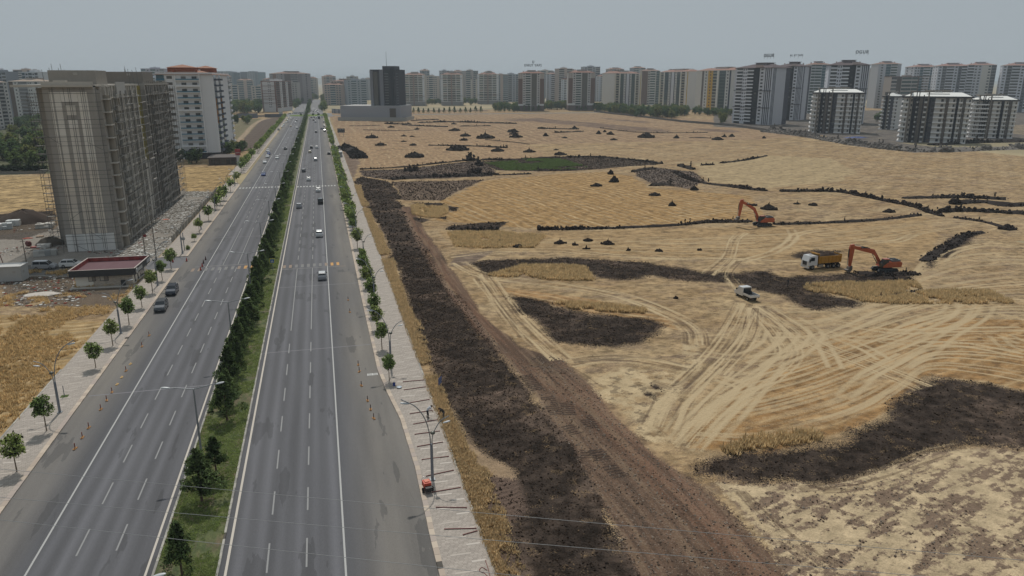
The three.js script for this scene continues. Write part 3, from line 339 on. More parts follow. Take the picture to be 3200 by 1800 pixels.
for (let i = 0; i < 13; i++) mark(leftRoad, 'crossing_bar', paintW, -31.1 + i * 1.17, -301, -304, 0.62, 0.037);
mark(rightRoad, 'stop_line', paintOld, -5, -298.2, -298.5, 10, 0.038); mark(leftRoad, 'stop_line', paintOld, -21.5, -306, -306.4, 10, 0.038);
for (const z of [-112, -150, -262, -352, -431]) mark(rightRoad, 'tar_seam', std('#76757a', 0.8), -2.5, z, z - 0.18, 16, 0.034);
for (const z of [-101, -205, -292]) mark(leftRoad, 'tar_seam', std('#75747a', 0.8), -24, z, z - 0.2, 15.5, 0.034);
// white stencilled plate with two lines of print near the kerb
{ const g = thing('road_stencil', 'white stencilled rectangle of lettering painted by the right kerb', 'road marking', [4.95, 0.037, -99.5]); const a = mesh('stencil_panel', FLAT, std('#b9b8b4', 0.8), g); a.scale.set(1.45, 1, 0.75); for (let r = 0; r < 2; r++) for (let i = 0; i < 7; i++) { if (i === 3) continue; const b = mesh('stencil_letter', FLAT, std('#5d5d5f', 0.8), g); b.scale.set(0.11, 1, 0.2); b.position.set(-0.5 + i * 0.17, 0.004, -0.17 + r * 0.36); } }
{ const s = new THREE.Shape(); s.absellipse(0, 0, 1.25, 0.33, 0, 6.3, false, 0); const g = new THREE.ShapeGeometry(s, 24).rotateX(-Math.PI / 2); const o = solo('asphalt_patch', g, std('#6f6e70', 0.85), 'pale oval repair patch on the asphalt beside the solid line', 'patch'); o.position.set(1.05, 0.036, -95); o.rotation.y = 0.75; }
// ---------- median ----------
const grassTex = paintTex(512, 2048, (i, j) => { const a = clamp(0.55 + 1.2 * samp(TA, i * 1.0, j * 0.9)), b = clamp(0.15 + 1.8 * samp(TB, i * 1.0, j * 0.5)), f = 1 + 0.35 * TW[(j * 512 + i) & (NS * NS - 1)] + 0.3 * samp(TB, i * 4, j * 4); const g1 = K('#4d5d2e'), g2 = K('#6f7440'), br = K('#7a6a50'); return g1.map((v, m) => (v + (g2[m] - v) * a + (br[m] - (v + (g2[m] - v) * a)) * b) * f); });
{ const g = sheet(-15.95, -10.85, -900, -30, 0.1); const t = grassTex; t.repeat.set(1 / 6, 1 / 40); struct('median_lawn', g, new THREE.MeshStandardMaterial({ map: t, roughness: 1, bumpMap: (() => { const b = soilBump.clone(); b.repeat.set(0.5, 0.5); b.needsUpdate = true; return b; })(), bumpScale: 0.08 })); struct('median_lawn', sheet(-15.95, -10.85, -1650, -990, 0.1), new THREE.MeshStandardMaterial({ map: t, roughness: 1 })); }
const kerbG = [std('#9d9a94', 0.9), std('#8f8c87', 0.9), std('#a9a59d', 0.9)], kerbB = [std('#b3a596', 0.9), std('#ab9d90', 0.9), std('#bcae9e', 0.9), std('#a89c93', 0.9)], kerbGap = std('#57534e', 1);
function kerbLine(name, pts, w, h, mats, len = 1, nearZ = -150) { // stones laid one by one as far as they can be told apart, then one run
  const first = pts[0], root = struct(name, merge([]. concat(pts.slice(1).map((p, i) => { const a = pts[i], L = Math.hypot(p[0] - a[0], p[1] - a[1]), g = bs(w - 0.03, h - 0.025, L, 0, 0, 0); g.rotateY(Math.atan2(p[0] - a[0], p[1] - a[1])); return g.translate((a[0] + p[0]) / 2, 0, (a[1] + p[1]) / 2); }))), kerbGap);
  void first; const far = [];
  for (let i = 1; i < pts.length; i++) { const a = pts[i - 1], b = pts[i], L = Math.hypot(b[0] - a[0], b[1] - a[1]), ux = (b[0] - a[0]) / L, uz = (b[1] - a[1]) / L, n = Math.max(1, Math.round(L / len)), st = L / n, rot = Math.atan2(ux, uz);
    for (let k = 0; k < n; k++) { const x = a[0] + ux * st * (k + 0.5), z = a[1] + uz * st * (k + 0.5); if (z > nearZ) { if (z < -48 && rnd() > 0.01) { const q = boxPart('kerb_stone', pick(mats), root, w, h + rr(-0.008, 0.008), st - 0.025, x + rr(-0.01, 0.01), (h) / 2, z); q.rotation.y = rot; } } }
    const za = Math.min(a[1], nearZ); if (b[1] < nearZ) { const t0 = (za - a[1]) / uz || 0, LL = L - t0, g = bs(w, h, LL); g.rotateY(rot); far.push(g.translate(a[0] + ux * (t0 + LL / 2), 0, a[1] + uz * (t0 + LL / 2))); } }
  if (far.length) mesh('kerb_run', merge(far), mats[0], root);
}
kerbLine('median_kerb', [[-10.8, -40], [-10.8, -900]], 0.2, 0.17, kerbG); kerbLine('median_kerb', [[-16.0, -40], [-16.0, -900]], 0.2, 0.17, kerbG);
kerbLine('kerb', RK.slice(0, 10).map(([x, z]) => [x + 0.26, z]), 0.5, 0.15, kerbB);
kerbLine('kerb', [[-32.28, -40], [-32.28, -172]], 0.52, 0.15, kerbB); kerbLine('kerb', [[-32.28, -184], [-32.28, -312], [-33.6, -318], [-38, -330]], 0.52, 0.15, kerbB, 1.2); kerbLine('kerb', [[-38, -330], [-38, -345], [-33.4, -352], [-33, -600], [-34, -880]], 0.5, 0.15, kerbB, 2);
kerbLine('back_kerb', [[11.85, -40], [11.85, -475], [10.6, -800], [12, -880]], 0.22, 0.17, kerbG, 1);
kerbLine('back_kerb', [[-38.1, -60], [-38.1, -112], ], 0.22, 0.17, kerbG, 1);
// ---------- pavements of grey pavers with pale paver strips ----------
const paveTex = paintTex(512, 512, (i, j) => { const row = Math.floor(j / 16), off = (row % 2) * 16 + ((row * 7) % 3) * 6, ci = (i + off) % 512, joint = (j % 16 < 2 || ci % 32 < 2) ? 0.5 : 1, id = (row * 37 + Math.floor(ci / 32) * 91) & 255, f = 1 + 0.12 * TW[id * 53 & (NS * NS - 1)] + 0.07 * TW[(j * 512 + i) & (NS * NS - 1)] + 0.1 * samp(TA, i, j), b = K('#b3a79b'); return b.map((v) => v * f * joint); });
const paveMat = (() => { const t = paveTex; t.repeat.set(1 / 6.4, 1 / 6.4); return new THREE.MeshStandardMaterial({ map: t, roughness: 0.9, bumpMap: bumpRep(2), bumpScale: 0.004 }); })();
function paveSheet(outline) { const s = new THREE.Shape(outline.map(([x, z]) => new THREE.Vector2(x, -z))), g = new THREE.ShapeGeometry(s).rotateX(-Math.PI / 2), p = g.attributes.position, uv = g.attributes.uv; for (let i = 0; i < p.count; i++) { p.setY(i, 0.135); uv.setXY(i, p.getX(i), -p.getZ(i)); } g.computeVertexNormals(); return struct('pavement', g, paveMat); }
const paveR = paveSheet([...RK.slice(0, 10).map(([x, z]) => [x + 0.5, z]), [12, -880], [10.6, -800], [11.75, -475], [11.75, -30]]);
const paveL = paveSheet([[-38, -40], [-32.5, -40], [-32.5, -172], [-38, -172]]), paveL2 = paveSheet([[-38.2, -184], [-32.5, -184], [-32.5, -312], [-33.8, -318], [-38.2, -330]]); paveSheet([[-40, -345], [-33.6, -352], [-33.3, -600], [-34.3, -880], [-40, -880]]);
const stripM = [std('#b4aba1', 0.9), std('#aea59c', 0.9), std('#bab2a9', 0.9)];
for (let z = -53.05, i = 0; z > -300; z -= 1.25, i++) { const wide = i % 2; boxPart('paver_strip', pick(stripM), paveR, wide ? (1.25 + (z < -82 && z > -100 ? -0.1 : 0)) : 1.85, 0.02, 0.24, wide ? 10.85 : 9.5 - (z < -88 ? 0.6 : 0), 0.136, z).rotation.y = -0.02; }
for (let z = -66, i = 0; z > -171; z -= 1.25, i++) boxPart('paver_strip', pick(stripM), paveL, 1.7, 0.02, 0.24, i % 2 ? -36.6 : -34.7, 0.136, z);
for (let z = -185, i = 0; z > -300; z -= 1.25, i++) boxPart('paver_strip', pick(stripM), paveL2, 1.7, 0.02, 0.24, i % 2 ? -36.6 : -34.7, 0.136, z);
struct('driveway', sheet(-39.5, -32, -184, -172, 0.028), new THREE.MeshStandardMaterial({ map: farTex, roughness: 0.9 }));
// dark bars laid across the right pavement
const barM = std('#6a3530', 0.6);
[[8.7, -59.6, 11.6, -59.0], [8.5, -63.4, 11.4, -62.6], [8.5, -66.2, 11.5, -66.4], [8.4, -69.5, 11.4, -70], [8.4, -73.1, 11.4, -73.1], [8.3, -76.2, 11.3, -76.6], [8.4, -79.3, 11.4, -79.4], [8.6, -82, 11.6, -82.5], [8.5, -85, 11.4, -85.3], [8.6, -88.2, 11.5, -88.7], [8.6, -92.6, 11.6, -92.9], [8.8, -95.4, 11.7, -95.3], [10.2, -58.3, 11.6, -58.6]].forEach(([x0, z0, x1, z1], i) => {
  const L = Math.hypot(x1 - x0, z1 - z0), g = merge([bx(L, 0.07, 0.07), bx(0.1, 0.05, 0.16, -L / 2 + 0.05, -0.01), bx(0.1, 0.05, 0.16, L / 2 - 0.05, -0.01)]); const o = solo('steel_profile', g, barM, i === 12 ? 'short dark red steel bar leaning beside the nearest long bar on the paving' : `dark red steel bar laid across the right pavement, ${ord(i)} long bar from the near end`, 'steel bar', 'steel bars laid across the pavement'); o.position.set((x0 + x1) / 2, 0.19, (z0 + z1) / 2); o.rotation.y = -Math.atan2(z1 - z0, x1 - x0);
});
// roundabout island
{ const g = new THREE.CylinderGeometry(22, 22.4, 0.35, 48).translate(-11, 0.2, -930); g.scale(1, 1, 1); const o = struct('roundabout_island', g, std('#5f7138', 1)); void o; }
console.log('road done');

// ---------- buildings ----------
const font = await new FontLoader().loadAsync('fonts/droid/droid_sans_bold.typeface.json');
const glassD = [[0.025, 0.03, 0.035], [0.04, 0.045, 0.05], [0.06, 0.065, 0.07], [0.02, 0.028, 0.036], [0.12, 0.12, 0.12]].map((c) => std(c, 0.16)), glassG = [[0.035, 0.07, 0.065], [0.05, 0.085, 0.08], [0.03, 0.055, 0.055], [0.06, 0.08, 0.075]].map((c) => std(c, 0.14)), glassT = [[0.03, 0.075, 0.095], [0.04, 0.09, 0.11], [0.025, 0.06, 0.08]].map((c) => std(c, 0.12));
const MC = {}; 
const wallTex = paintTex(256, 256, (i, j) => { const v = 1 + 0.05 * samp(TA, i * 2, j * 2) + 0.06 * samp(TB, i * 2, j * 0.4) + 0.03 * TW[(j * 256 + i) & (NS * NS - 1)]; return [v * 0.93, v * 0.93, v * 0.93]; }); wallTex.colorSpace = THREE.NoColorSpace; wallTex.repeat.set(1, 1);
const col = (h) => MC[h] || (MC[h] = std(lin(h).map((v) => Math.min(0.8, v * 1.3)), 0.85, { map: wallTex }));
function faceOf(root, x, z, rot) { // a face frame: u along it, out = outwards
  const f = new THREE.Matrix4().makeRotationY(rot).setPosition(x, 0, z); return f;
}
function hip(w, d, h, over, ridge = 0.45) { const a = w / 2 + over, b = d / 2 + over, r = Math.max(0, (w >= d ? a - b * ridge * 2 : 0)), s = Math.max(0, (d > w ? b - a * ridge * 2 : 0)); const v = [[-a, 0, b], [a, 0, b], [a, 0, -b], [-a, 0, -b], [-r, h, s], [r, h, s], [r, h, -s], [-r, h, -s]]; const q = [[0, 1, 5, 4], [1, 2, 6, 5], [2, 3, 7, 6], [3, 0, 4, 7], [4, 5, 6, 7], [3, 2, 1, 0]]; const pos = []; for (const f of q) for (const k of [0, 1, 2, 0, 2, 3]) pos.push(...v[f[k]]); const g = new THREE.BufferGeometry(); g.setAttribute('position', new THREE.Float32BufferAttribute(pos, 3)); g.computeVertexNormals(); g.setAttribute('uv', new THREE.Float32BufferAttribute(new Float32Array(pos.length / 3 * 2), 2)); return g; }
const tmpM = new THREE.Matrix4(), tmpV = new THREE.Vector3();
function building(s) {
  const [ax, az] = s.a, [bx_, bz] = s.b, W = Math.hypot(bx_ - ax, bz - az), D = s.depth || 16, H = s.h, n = s.floors, y0 = s.base || 0, fh = (H - y0) / n;
  const root = thing(s.name || 'apartment_block', s.label, s.cat || 'building', [ax, s.y || 0, az], -Math.atan2(bz - az, bx_ - ax), s.group);
  mesh('wall', bs(W, H, D, W / 2, 0, -D / 2), col(s.wall), root);
  const batch = {};
  const put = (name, m, F, u, y, out, w, h, d) => { // box centred at u, y on face F, d deep, its outer side `out` proud
    tmpM.makeScale(w, h, d).setPosition(u, y, out - d / 2); const M = F.clone().multiply(tmpM);
    if (s.lod) { (batch[name + m.uuid] ||= { name, m, g: [] }).g.push(BOX.clone().applyMatrix4(M)); return null; }
    const q = mesh(name, BOX, m, root); M.decompose(q.position, q.quaternion, q.scale); return q;
  };
  const faces = [['front', faceOf(root, 0, 0, 0), W], ['right', faceOf(root, W, 0, Math.PI / 2), D], ['left', faceOf(root, 0, -D, -Math.PI / 2), D]];
  for (const [key, F, L] of faces) {
    const cs = s[key]; if (!cs) continue; const tot = cs.reduce((t, c) => t + c[0], 0); let u = 0;
    for (const [cw, ty, cc, o = {}] of cs) {
      const w = cw / tot * L, uc = u + w / 2; u += w; const gl = o.glass || s.glass || glassD, band = col(o.band || s.band || '#c9c8c4');
      if (cc) put('panel', col(cc), F, uc, (H + (o.y0 ?? 0)) / 2, o.out ?? 0.12, w - 0.02, H - (o.y0 ?? 0), (o.out ?? 0.12) + 0.1);
      const po = cc ? (o.out ?? 0.12) : 0;
      if (ty === 'g') { put('glazing', pick(gl), F, uc, y0 + (H - y0) / 2 - 0.3, po + 0.16, w * 0.92, H - y0 - 0.6, 0.2); for (let f = 1; f < n; f++) put('mullion', band, F, uc, y0 + f * fh, po + 0.22, w * 0.92, fh * 0.08, 0.1); continue; }
      if (ty === 'v') { const k = o.n || 4; for (let q = 0; q < k; q++) put('fin', col(o.fin || '#3a3c42'), F, uc - w / 2 + w * (q + 0.7) / (k + 0.4), H / 2, po + 0.14, w * 0.42 / k, H - 0.4, 0.2); continue; }
      for (let f = 0; f < n; f++) {
        const y = y0 + (f + 0.5) * fh; if (o.from && f < o.from) continue; if (o.to && f >= o.to) continue;
        if (ty === 'w') put('window', pick(gl), F, uc, y + 0.05, po + 0.06, Math.min(w * (o.f || 0.62), 2.6), fh * (o.fh || 0.48), 0.12);
        else if (ty === 'd') for (const sg of [-1, 1]) put('window', pick(gl), F, uc + sg * w * 0.24, y + 0.05, po + 0.06, w * 0.26, fh * 0.46, 0.12);
        else if (ty === 'b') { put('window', pick(gl), F, uc, y + fh * 0.12, po + 0.06, w * (o.f || 0.94), fh * 0.62, 0.12); put('balcony', band, F, uc + (o.sh || 0), y - fh * 0.33, po + (o.proj ?? 0.7), w * (o.bw || 0.98), fh * (o.bh || 0.32), (o.proj ?? 0.7) + 0.05); }
        else if (ty === 'B') { // deep open balcony: dark door wall, slab and parapet
          put('window', pick(gl), F, uc + w * 0.18, y - 0.1, po + 0.05, w * 0.26, fh * 0.66, 0.1); put('balcony', band, F, uc, y - fh * 0.36, po + (o.proj ?? 1.5), w * (o.bw || 1.04), fh * 0.27, (o.proj ?? 1.5) + 0.02); put('pier', col(s.wall), F, uc - w * 0.42, y + fh * 0.1, po + 0.3, w * 0.1, fh * 0.75, 0.3); }
      }
    }
  }
  for (const y of s.lines || []) put('cornice', col(s.lineCol || '#3a3b40'), faces[0][1], W / 2, y * H, 0.9, W + 0.4, 0.5, 0.9);
  for (const k in batch) { const b = batch[k], q = mesh(b.name, merge(b.g), b.m, root); q.userData.kind = 'stuff'; }
  if (s.ground) mesh('ground_floor', bs(W + 0.5, y0 * 0.98, D + 0.5, W / 2, 0, -D / 2), col(s.ground), root);
  const rc = s.roofCol || '#84695f'; if (s.rh) s.rh *= 0.6;
  if (s.roof === 'hip') { const r = mesh('roof', hip(W, D, s.rh || 3.6, s.over ?? 0.4).translate(W / 2, H, -D / 2), std(rc, 0.85), root); const e = mesh('eave', bs(W + 1, 0.45, D + 1, W / 2, H - 0.35, -D / 2), col(s.eave || '#b9b2aa'), root); void e;
    const ph = mesh('penthouse', bs(W * 0.3, (s.rh || 3.6) * 0.9, D * 0.4, W * 0.52, H + (s.rh || 3.6) * 0.35, -D * 0.55), col(s.pent || s.wall), root); mesh('penthouse_cap', bs(W * 0.36, 0.3, D * 0.46, W * 0.52, H + (s.rh || 3.6) * 1.25, -D * 0.55), std(rc, 0.85), ph);
    for (let i = 0; i < 3; i++) mesh('chimney', bs(0.9, 2.2, 0.9, W * (0.2 + 0.3 * i), H + (s.rh || 3.6) * 0.35, -D * rr(0.35, 0.7)), col('#8c7a72'), r);
  } else { mesh('parapet', merge([bs(W + 0.3, 1, 0.3, W / 2, H, 0), bs(W + 0.3, 1, 0.3, W / 2, H, -D), bs(0.3, 1, D - 0.3, 0, H, -D / 2), bs(0.3, 1, D - 0.3, W, H, -D / 2)]), col(s.eave || s.wall), root); const ph = mesh('penthouse', bs(W * 0.34, 2.8, D * 0.5, W * (s.pu || 0.5), H, -D * 0.5), col(s.pent || s.wall), root); for (let i = 0; i < 3; i++) mesh('roof_unit', bs(0.7, 1.5, 0.7, W * (s.pu || 0.5) + (i - 1) * 1.6, H + 2.8, -D * 0.5), col('#9a9a9a'), ph); }
  return { root, W, D, H, F: faces };
}
function roofSign(b, text, size, x, y, z, m, leg = 1.6, where) { const sg = thing('roof_sign', `dark roof lettering reading ${text} ${where || 'on thin legs'}`, 'sign', [0, 0, 0]); sg.position.copy(b.root.position); sg.rotation.copy(b.root.rotation); const g = new TextGeometry(text, { font, size, depth: 0.25, curveSegments: 4 }); g.computeBoundingBox(); const w = g.boundingBox.max.x; mesh('lettering', g.translate(x - w / 2, y + leg, z), m, sg); for (let i = 0; i < 4; i++) mesh('leg', tubeBetween([x - w / 2 + w * (i + 0.2) / 3.4, y, z], [x - w / 2 + w * (i + 0.2) / 3.4, y + leg + 0.1, z], 0.12), m, sg); return sg; }
const signD = std('#3c4046', 0.7);
const WH = '#b4b6ba', OFFW = '#bfb9ae', BR = '#6b5549', CH = '#3f4045', GR = '#84858a';
// --- three cream blocks with tinted glazing behind the far field ---
[[785, 1130, 800, 'left of the dark tower gap', 645], [1375, 1715, 1385, '', 642], [1935, 2270, 1945, '', 620]].forEach(([, xr, xl, , yb], i) => building({ label: ['cream tower with brown centre line, nearest the dark tower', 'cream tower with brown centre line, middle of three, sign on roof', 'cream tower with brown centre line beside the leafy trees'][i], group: 'cream towers', a: [[136.3,-1257.4], [197.8,-1251.8], [271.2,-1311.9]][i], b: [[170.1,-1248.8], [231.6,-1243.2], [306.6,-1302.9]][i], depth: 24, h: [48.5, 49.1, 50][i], floors: 15, base: 6, ground: '#7e7b78', wall: '#a8a49f', band: '#bdbab5', glass: glassG, roof: 'hip', rh: 6, lineCol: '#6e6a68',
  front: [[1, 'n', WH], [2.2, 'b', null, { glass: [...glassG, std('#5d4f46', 0.4), std('#6b5b50', 0.4)] }], [0.2, 'n', WH], [1.9, 'b', null, { glass: glassD, proj: 0.3, band: '#aaa59d' }], [0.5, 'n', '#7a655b', { out: 0.4 }], [1.9, 'b', null, { glass: glassD, proj: 0.3, band: '#aaa59d' }], [0.2, 'n', WH], [2.2, 'b', null, { glass: [...glassG, std('#5d4f46', 0.4)] }], [1, 'n', WH]], lines: [0.16, 0.31, 0.88] }));
// --- blocks between and behind them ---
const slate = [[0.9, 'b', null, { glass: glassG }], [0.5, 'g', null, { glass: glassT }], [0.9, 'd', WH, { glass: glassD }], [0.5, 'g', null, { glass: glassT }], [0.9, 'b', null, { glass: glassG }]];
[[[220.5,-1596.5], [249.6,-1589.1], 41.9, 'between the first and second cream towers'], [[293.2,-1578.1], [324,-1570.2], 42.2, 'between the second and third cream towers']].forEach(([a, b, h, w]) => building({ label: 'grey block with teal glass strips ' + w, a, b, h, depth: 22, floors: 13, wall: '#8f9196', band: '#a9abae', roof: 'hip', rh: 6, roofCol: '#8a6d62', front: slate, lod: 1 }));
building({ label: 'block with wide teal balcony bands left of the dark tower', a: [81.1,-1632], b: [104,-1626.1], h: 41, depth: 25, floors: 11, wall: '#8d9298', band: '#9aa0a5', glass: glassT, front: [[1, 'b'], [1.6, 'b'], [0.5, 'n', '#7d8288']], roof: 'flat', lod: 1 });
building({ label: 'pale beige slab half hidden right of the dark tower', a: [164.9,-1610.7], b: [174.7,-1608.2], h: 41, depth: 20, floors: 13, wall: '#a59c92', front: [[1, 'w'], [0.8, 'n', '#8d7466'], [1, 'w']], roof: 'flat', lod: 1 });
building({ label: 'pinkish brown tower by the road beyond the roundabout', a: [26.1,-1422.3], b: [46.5,-1401.7], h: 38.6, depth: 26, floors: 11, wall: '#8d7f7a', band: '#9d938d', front: [[0.9, 'w'], [1.2, 'w', '#a0938b', { f: 0.5 }], [1.3, 'b', null, { proj: 0.3 }], [0.8, 'n', '#5b4640'], [0.4, 'w']], left: [[1, 'w'], [1, 'w'], [1, 'w']], roof: 'hip', rh: 5, lines: [0.28, 0.66], lineCol: '#6b5650' });
// --- two brown glazed towers ---
[[[262.5,-999.1], [296.1,-990.5], 49.1, 0], [[333,-998.9], [368.3,-989.9], 50.1, 1]].forEach(([a, b, h, i]) => { const B = building({ label: i ? 'brown and white glazed tower right of the rooftop-sign tower' : 'brown and white glazed tower carrying a rooftop sign', group: 'brown glazed towers', a, b, h, depth: 26, floors: 14, base: 7, ground: '#5e5450', wall: '#a7a5a3', band: '#b5b5b3', roof: 'hip', rh: 5, roofCol: '#8a6a5f', eave: '#5b544e', front: [[1.45, 'n', '#625049', { y0: h * 0.1 }], [0.95, 'w', null, { f: 0.45 }], [1.7, 'b', '#8d8b86', { glass: glassG }], [0.22, 'n', '#a5a39d', { out: 0.9 }], [1.9, 'g', null, { glass: [std('#57544c', 0.3), std('#4d544c', 0.25)], band: '#5d5a52' }], [0.95, 'w', null, { f: 0.45 }], [1.4, 'n', '#625049', { y0: h * 0.1 }]], right: [[1, 'n', '#8a8076'], [1, 'w']] });
  for (const u of [0.085, 0.915]) for (let q = 0; q < 5; q++) boxPart('top_slat', col(q % 2 ? '#8b8580' : '#a8a29c'), B.root, B.W * 0.03, B.H * 0.14, 0.3, B.W * (u + (q - 2) * 0.032), B.H * 0.925, 0.3);
  for (const u of [0.13, 0.87]) boxPart('white_band', col('#b9b9b8'), B.root, B.W * 0.26, B.H * 0.05, 0.3, B.W * u, B.H * 0.165, 0.35);
  if (!i) { roofSign(B, 'UMUT YAPI', 3.2, B.W * 0.56, B.H + 8, -6, signD, 0.8); roofSign(B, 'U', 3.4, B.W * 0.57, B.H + 12.6, -6, signD, 0.4); } });
// --- white slabs behind the brown towers ---
[[[423.7,-1401.7], [445.8,-1396.1], 51.6, 'wide white slab just right of the sign tower'], [[476.4,-1500.4], [498.2,-1494.8], 58.7, 'tall pale block behind the white slabs'], [[431.5,-1333.2], [443.8,-1330.1], 41.5, 'low white slab left of the second brown tower'], [[528,-1410.8], [547.7,-1405.8], 47.7, 'white slab with window columns right of the second brown tower'], [[525.8,-1341.7], [534.8,-1339.5], 54.4, 'narrow grey slab behind the yellow and white towers']].forEach(([a, b, h, l], i) => building({ label: l, a, b, h, depth: 24, floors: 14, wall: ['#a9acb2', '#9a9ea5', '#b0b3b9', '#b3b5ba', '#8f939a'][i], band: '#b9bbbf', roof: 'hip', rh: 6, front: [[1, 'w', null, { f: 0.4 }], [0.5, 'n', '#9aa0a8'], [1.2, 'b', null, { proj: 0.4 }], [0.9, 'w', null, { f: 0.4 }], [0.3, 'n', '#8e949c']], right: [[1, 'w'], [1, 'w']], lod: 1 }));
// --- white towers with yellow trim and navy stripes ---
const yel = '#b08a35', navy = '#2f3440';
const DY = (a, b, h, label, flip, extra = {}) => building({ label, group: 'white towers with yellow trim', a, b, h, depth: 22, floors: 14, wall: '#b3b1ad', band: '#8e8a7c', roof: 'hip', rh: 5, roofCol: '#8d6d62', front: flip ? [[1.1, 'n', '#b9b5ae'], [0.35, 'n', '#5f5650'], [0.8, 'w', null, { f: 0.4 }], [0.9, 'w', yel, { f: 0.35 }], [0.8, 'b', '#a79a80', { proj: 0.5, glass: [...glassG, ...glassD] }], [0.3, 'n', '#c2beb5', { out: 0.8 }], [1.2, 'g', null, { glass: glassG, band: '#69706c' }], [0.6, 'w', null, { f: 0.3 }], [0.25, 'n', navy], [0.5, 'n']] : [[0.5, 'n', '#aca79c'], [0.9, 'b', '#b0a58c', { proj: 0.5, glass: [...glassG, ...glassD] }], [0.25, 'n', '#c2beb5', { out: 0.8 }], [1.2, 'g', null, { glass: glassG, band: '#5d6663' }], [0.55, 'w', null, { f: 0.3 }], [0.22, 'n', navy], [0.8, 'n', '#b7b8bc'], [0.22, 'n', navy], [0.5, 'w', null, { f: 0.3 }], [1.1, 'g', null, { glass: glassG, band: '#5d6663' }], [0.25, 'n', '#c2beb5', { out: 0.8 }], [0.9, 'b', '#b0a58c', { proj: 0.5 }], [0.6, 'n', '#b7b4ae'], [0.2, 'n', '#a08436']], ...extra });
DY([421.8,-1053.6], [480.4,-1091.4], 50, 'white tower with navy stripes, leftmost of the yellow trimmed row', 0); DY([507.5,-1084.5], [502.8,-982.4], 52, 'white tower with navy stripes, middle of the yellow trimmed row', 0); DY([481.4,-916.9], [482.5,-825.6], 51.9, 'white tower with orange yellow panel beside the black and white towers', 1);
building({ label: 'brown tower with green balconies between the yellow trimmed towers', a: [530.7,-1202.9], b: [560.1,-1195.4], h: 55.4, depth: 24, floors: 14, wall: '#9b9894', band: '#b5b5b3', roof: 'hip', rh: 5, front: [[1.6, 'n', '#62524b'], [0.6, 'w'], [1.4, 'b', null, { glass: glassG }], [0.2, 'n', '#a5a39d', { out: 0.9 }], [1, 'g', null, { glass: glassG }]], lod: 1 });
building({ label: 'dark balcony slab between the middle and right yellow trimmed towers', a: [595.8,-1159.5], b: [610.6,-1155.8], h: 54.3, depth: 24, floors: 14, wall: '#6d625c', band: '#b3b0ab', roof: 'flat', front: [[1, 'b'], [0.7, 'n', '#5d4c45'], [0.6, 'w', '#8a7c74']], lod: 1 });
// --- black and white towers with big hip roofs and stripes ---
const EB = (a, b, h, label, o = {}) => { const s = building({ label, group: 'black and white striped towers', a, b, h, depth: 26, floors: o.floors || 16, base: 2, wall: '#b4b6bc', band: '#c6c8cc', roof: 'hip', rh: 6, roofCol: '#5f5557', eave: '#5c5a58', over: 1.4, pent: '#6d6668', front: [[0.35, 'n', '#a8aab0'], [1.15, 'b', '#26272c', { f: 0.86 }], [0.9, 'd', '#b5b7bd'], [1.2, 'b', '#26272c', { f: 0.9, bw: 1.1 }], [1.2, 'w', '#232429', { f: 0.3 }], [0.9, 'w', '#b0b1b5', { f: 0.6 }], [1.5, 'v', '#b2b4ba', { n: 4 }]], right: [[1, 'v', '#b2b4ba', { n: 3 }], [2.5, 'n', '#a2a3a8'], [1.2, 'n', '#4a4b52']], left: [[1, 'w'], [1, 'n']], lines: [0.30, 0.5, 0.6].filter((v) => v !== 0.5 || 0), ...o });
  boxPart('gable', col('#9b8c88'), s.root, s.W * 0.2, 2.2, 1.2, s.W * 0.66, s.H + 1.4, 0.6); return s; };
const E1 = EB([390.3,-665.5], [404.8,-625.8], 51.2, 'black and white tower nearest the field wall, roof letters on top'); roofSign(E1, 'OGUR', 3.0, E1.W * 0.72, E1.H + 8, -8, signD, 1.5, 'on the nearest striped tower');
const E2 = EB([464.4,-713.1], [481.8,-691], 53.8, 'black and white tower behind the first, with small roof lettering'); roofSign(E2, 'AL AT YAPI', 1.9, E2.W * 0.62, E2.H + 8.6, -8, signD, 1.5);
const E3 = EB([473.6,-639.3], [504.3,-621.5], 53.9, 'black and white tower behind the unfinished white-roofed block'); roofSign(E3, 'OGUR', 3.0, E3.W * 0.8, E3.H + 9, -8, signD, 1.5, 'on the third striped tower');
building({ label: 'white and green glass tower between two striped towers', a: [589.8,-829.6], b: [613.4,-823.5], h: 58.7, depth: 24, floors: 17, wall: '#9b9ea3', band: '#aeb0b2', roof: 'hip', rh: 5, front: [[0.7, 'b', null, { glass: glassG }], [1.2, 'b', null, { glass: glassG }], [0.8, 'g', null, { glass: glassT }], [0.9, 'w', null, { f: 0.3 }]], lod: 1 });
building({ label: 'white and green glass tower right of the third striped tower', a: [797.1,-964], b: [829.2,-955.8], h: 63.1, depth: 24, floors: 17, wall: '#9b9ea3', band: '#aeb0b2', roof: 'hip', rh: 5, front: [[1, 'w', null, { f: 0.3 }], [0.7, 'g', null, { glass: glassT }], [0.9, 'b', null, { glass: glassG }], [0.5, 'n', '#8d9095']], lod: 1 });
building({ label: 'lower brown framed block with green windows behind the white-roofed blocks', a: [785.4,-920.6], b: [848.7,-904.5], h: 44.4, depth: 22, floors: 9, wall: '#8e8782', band: '#a39d97', roof: 'flat', eave: '#5d4a40', front: [[0.6, 'b', '#5d5450'], [0.6, 'n', '#4d4641'], [1.2, 'b', '#a19b93', { glass: glassG }], [0.7, 'b', null, { glass: glassG }], [0.7, 'n', '#524a45'], [0.7, 'w', '#8b8683'], [1, 'd', '#a09893']], right: [[1, 'n', '#a49d9a']], lod: 1 });
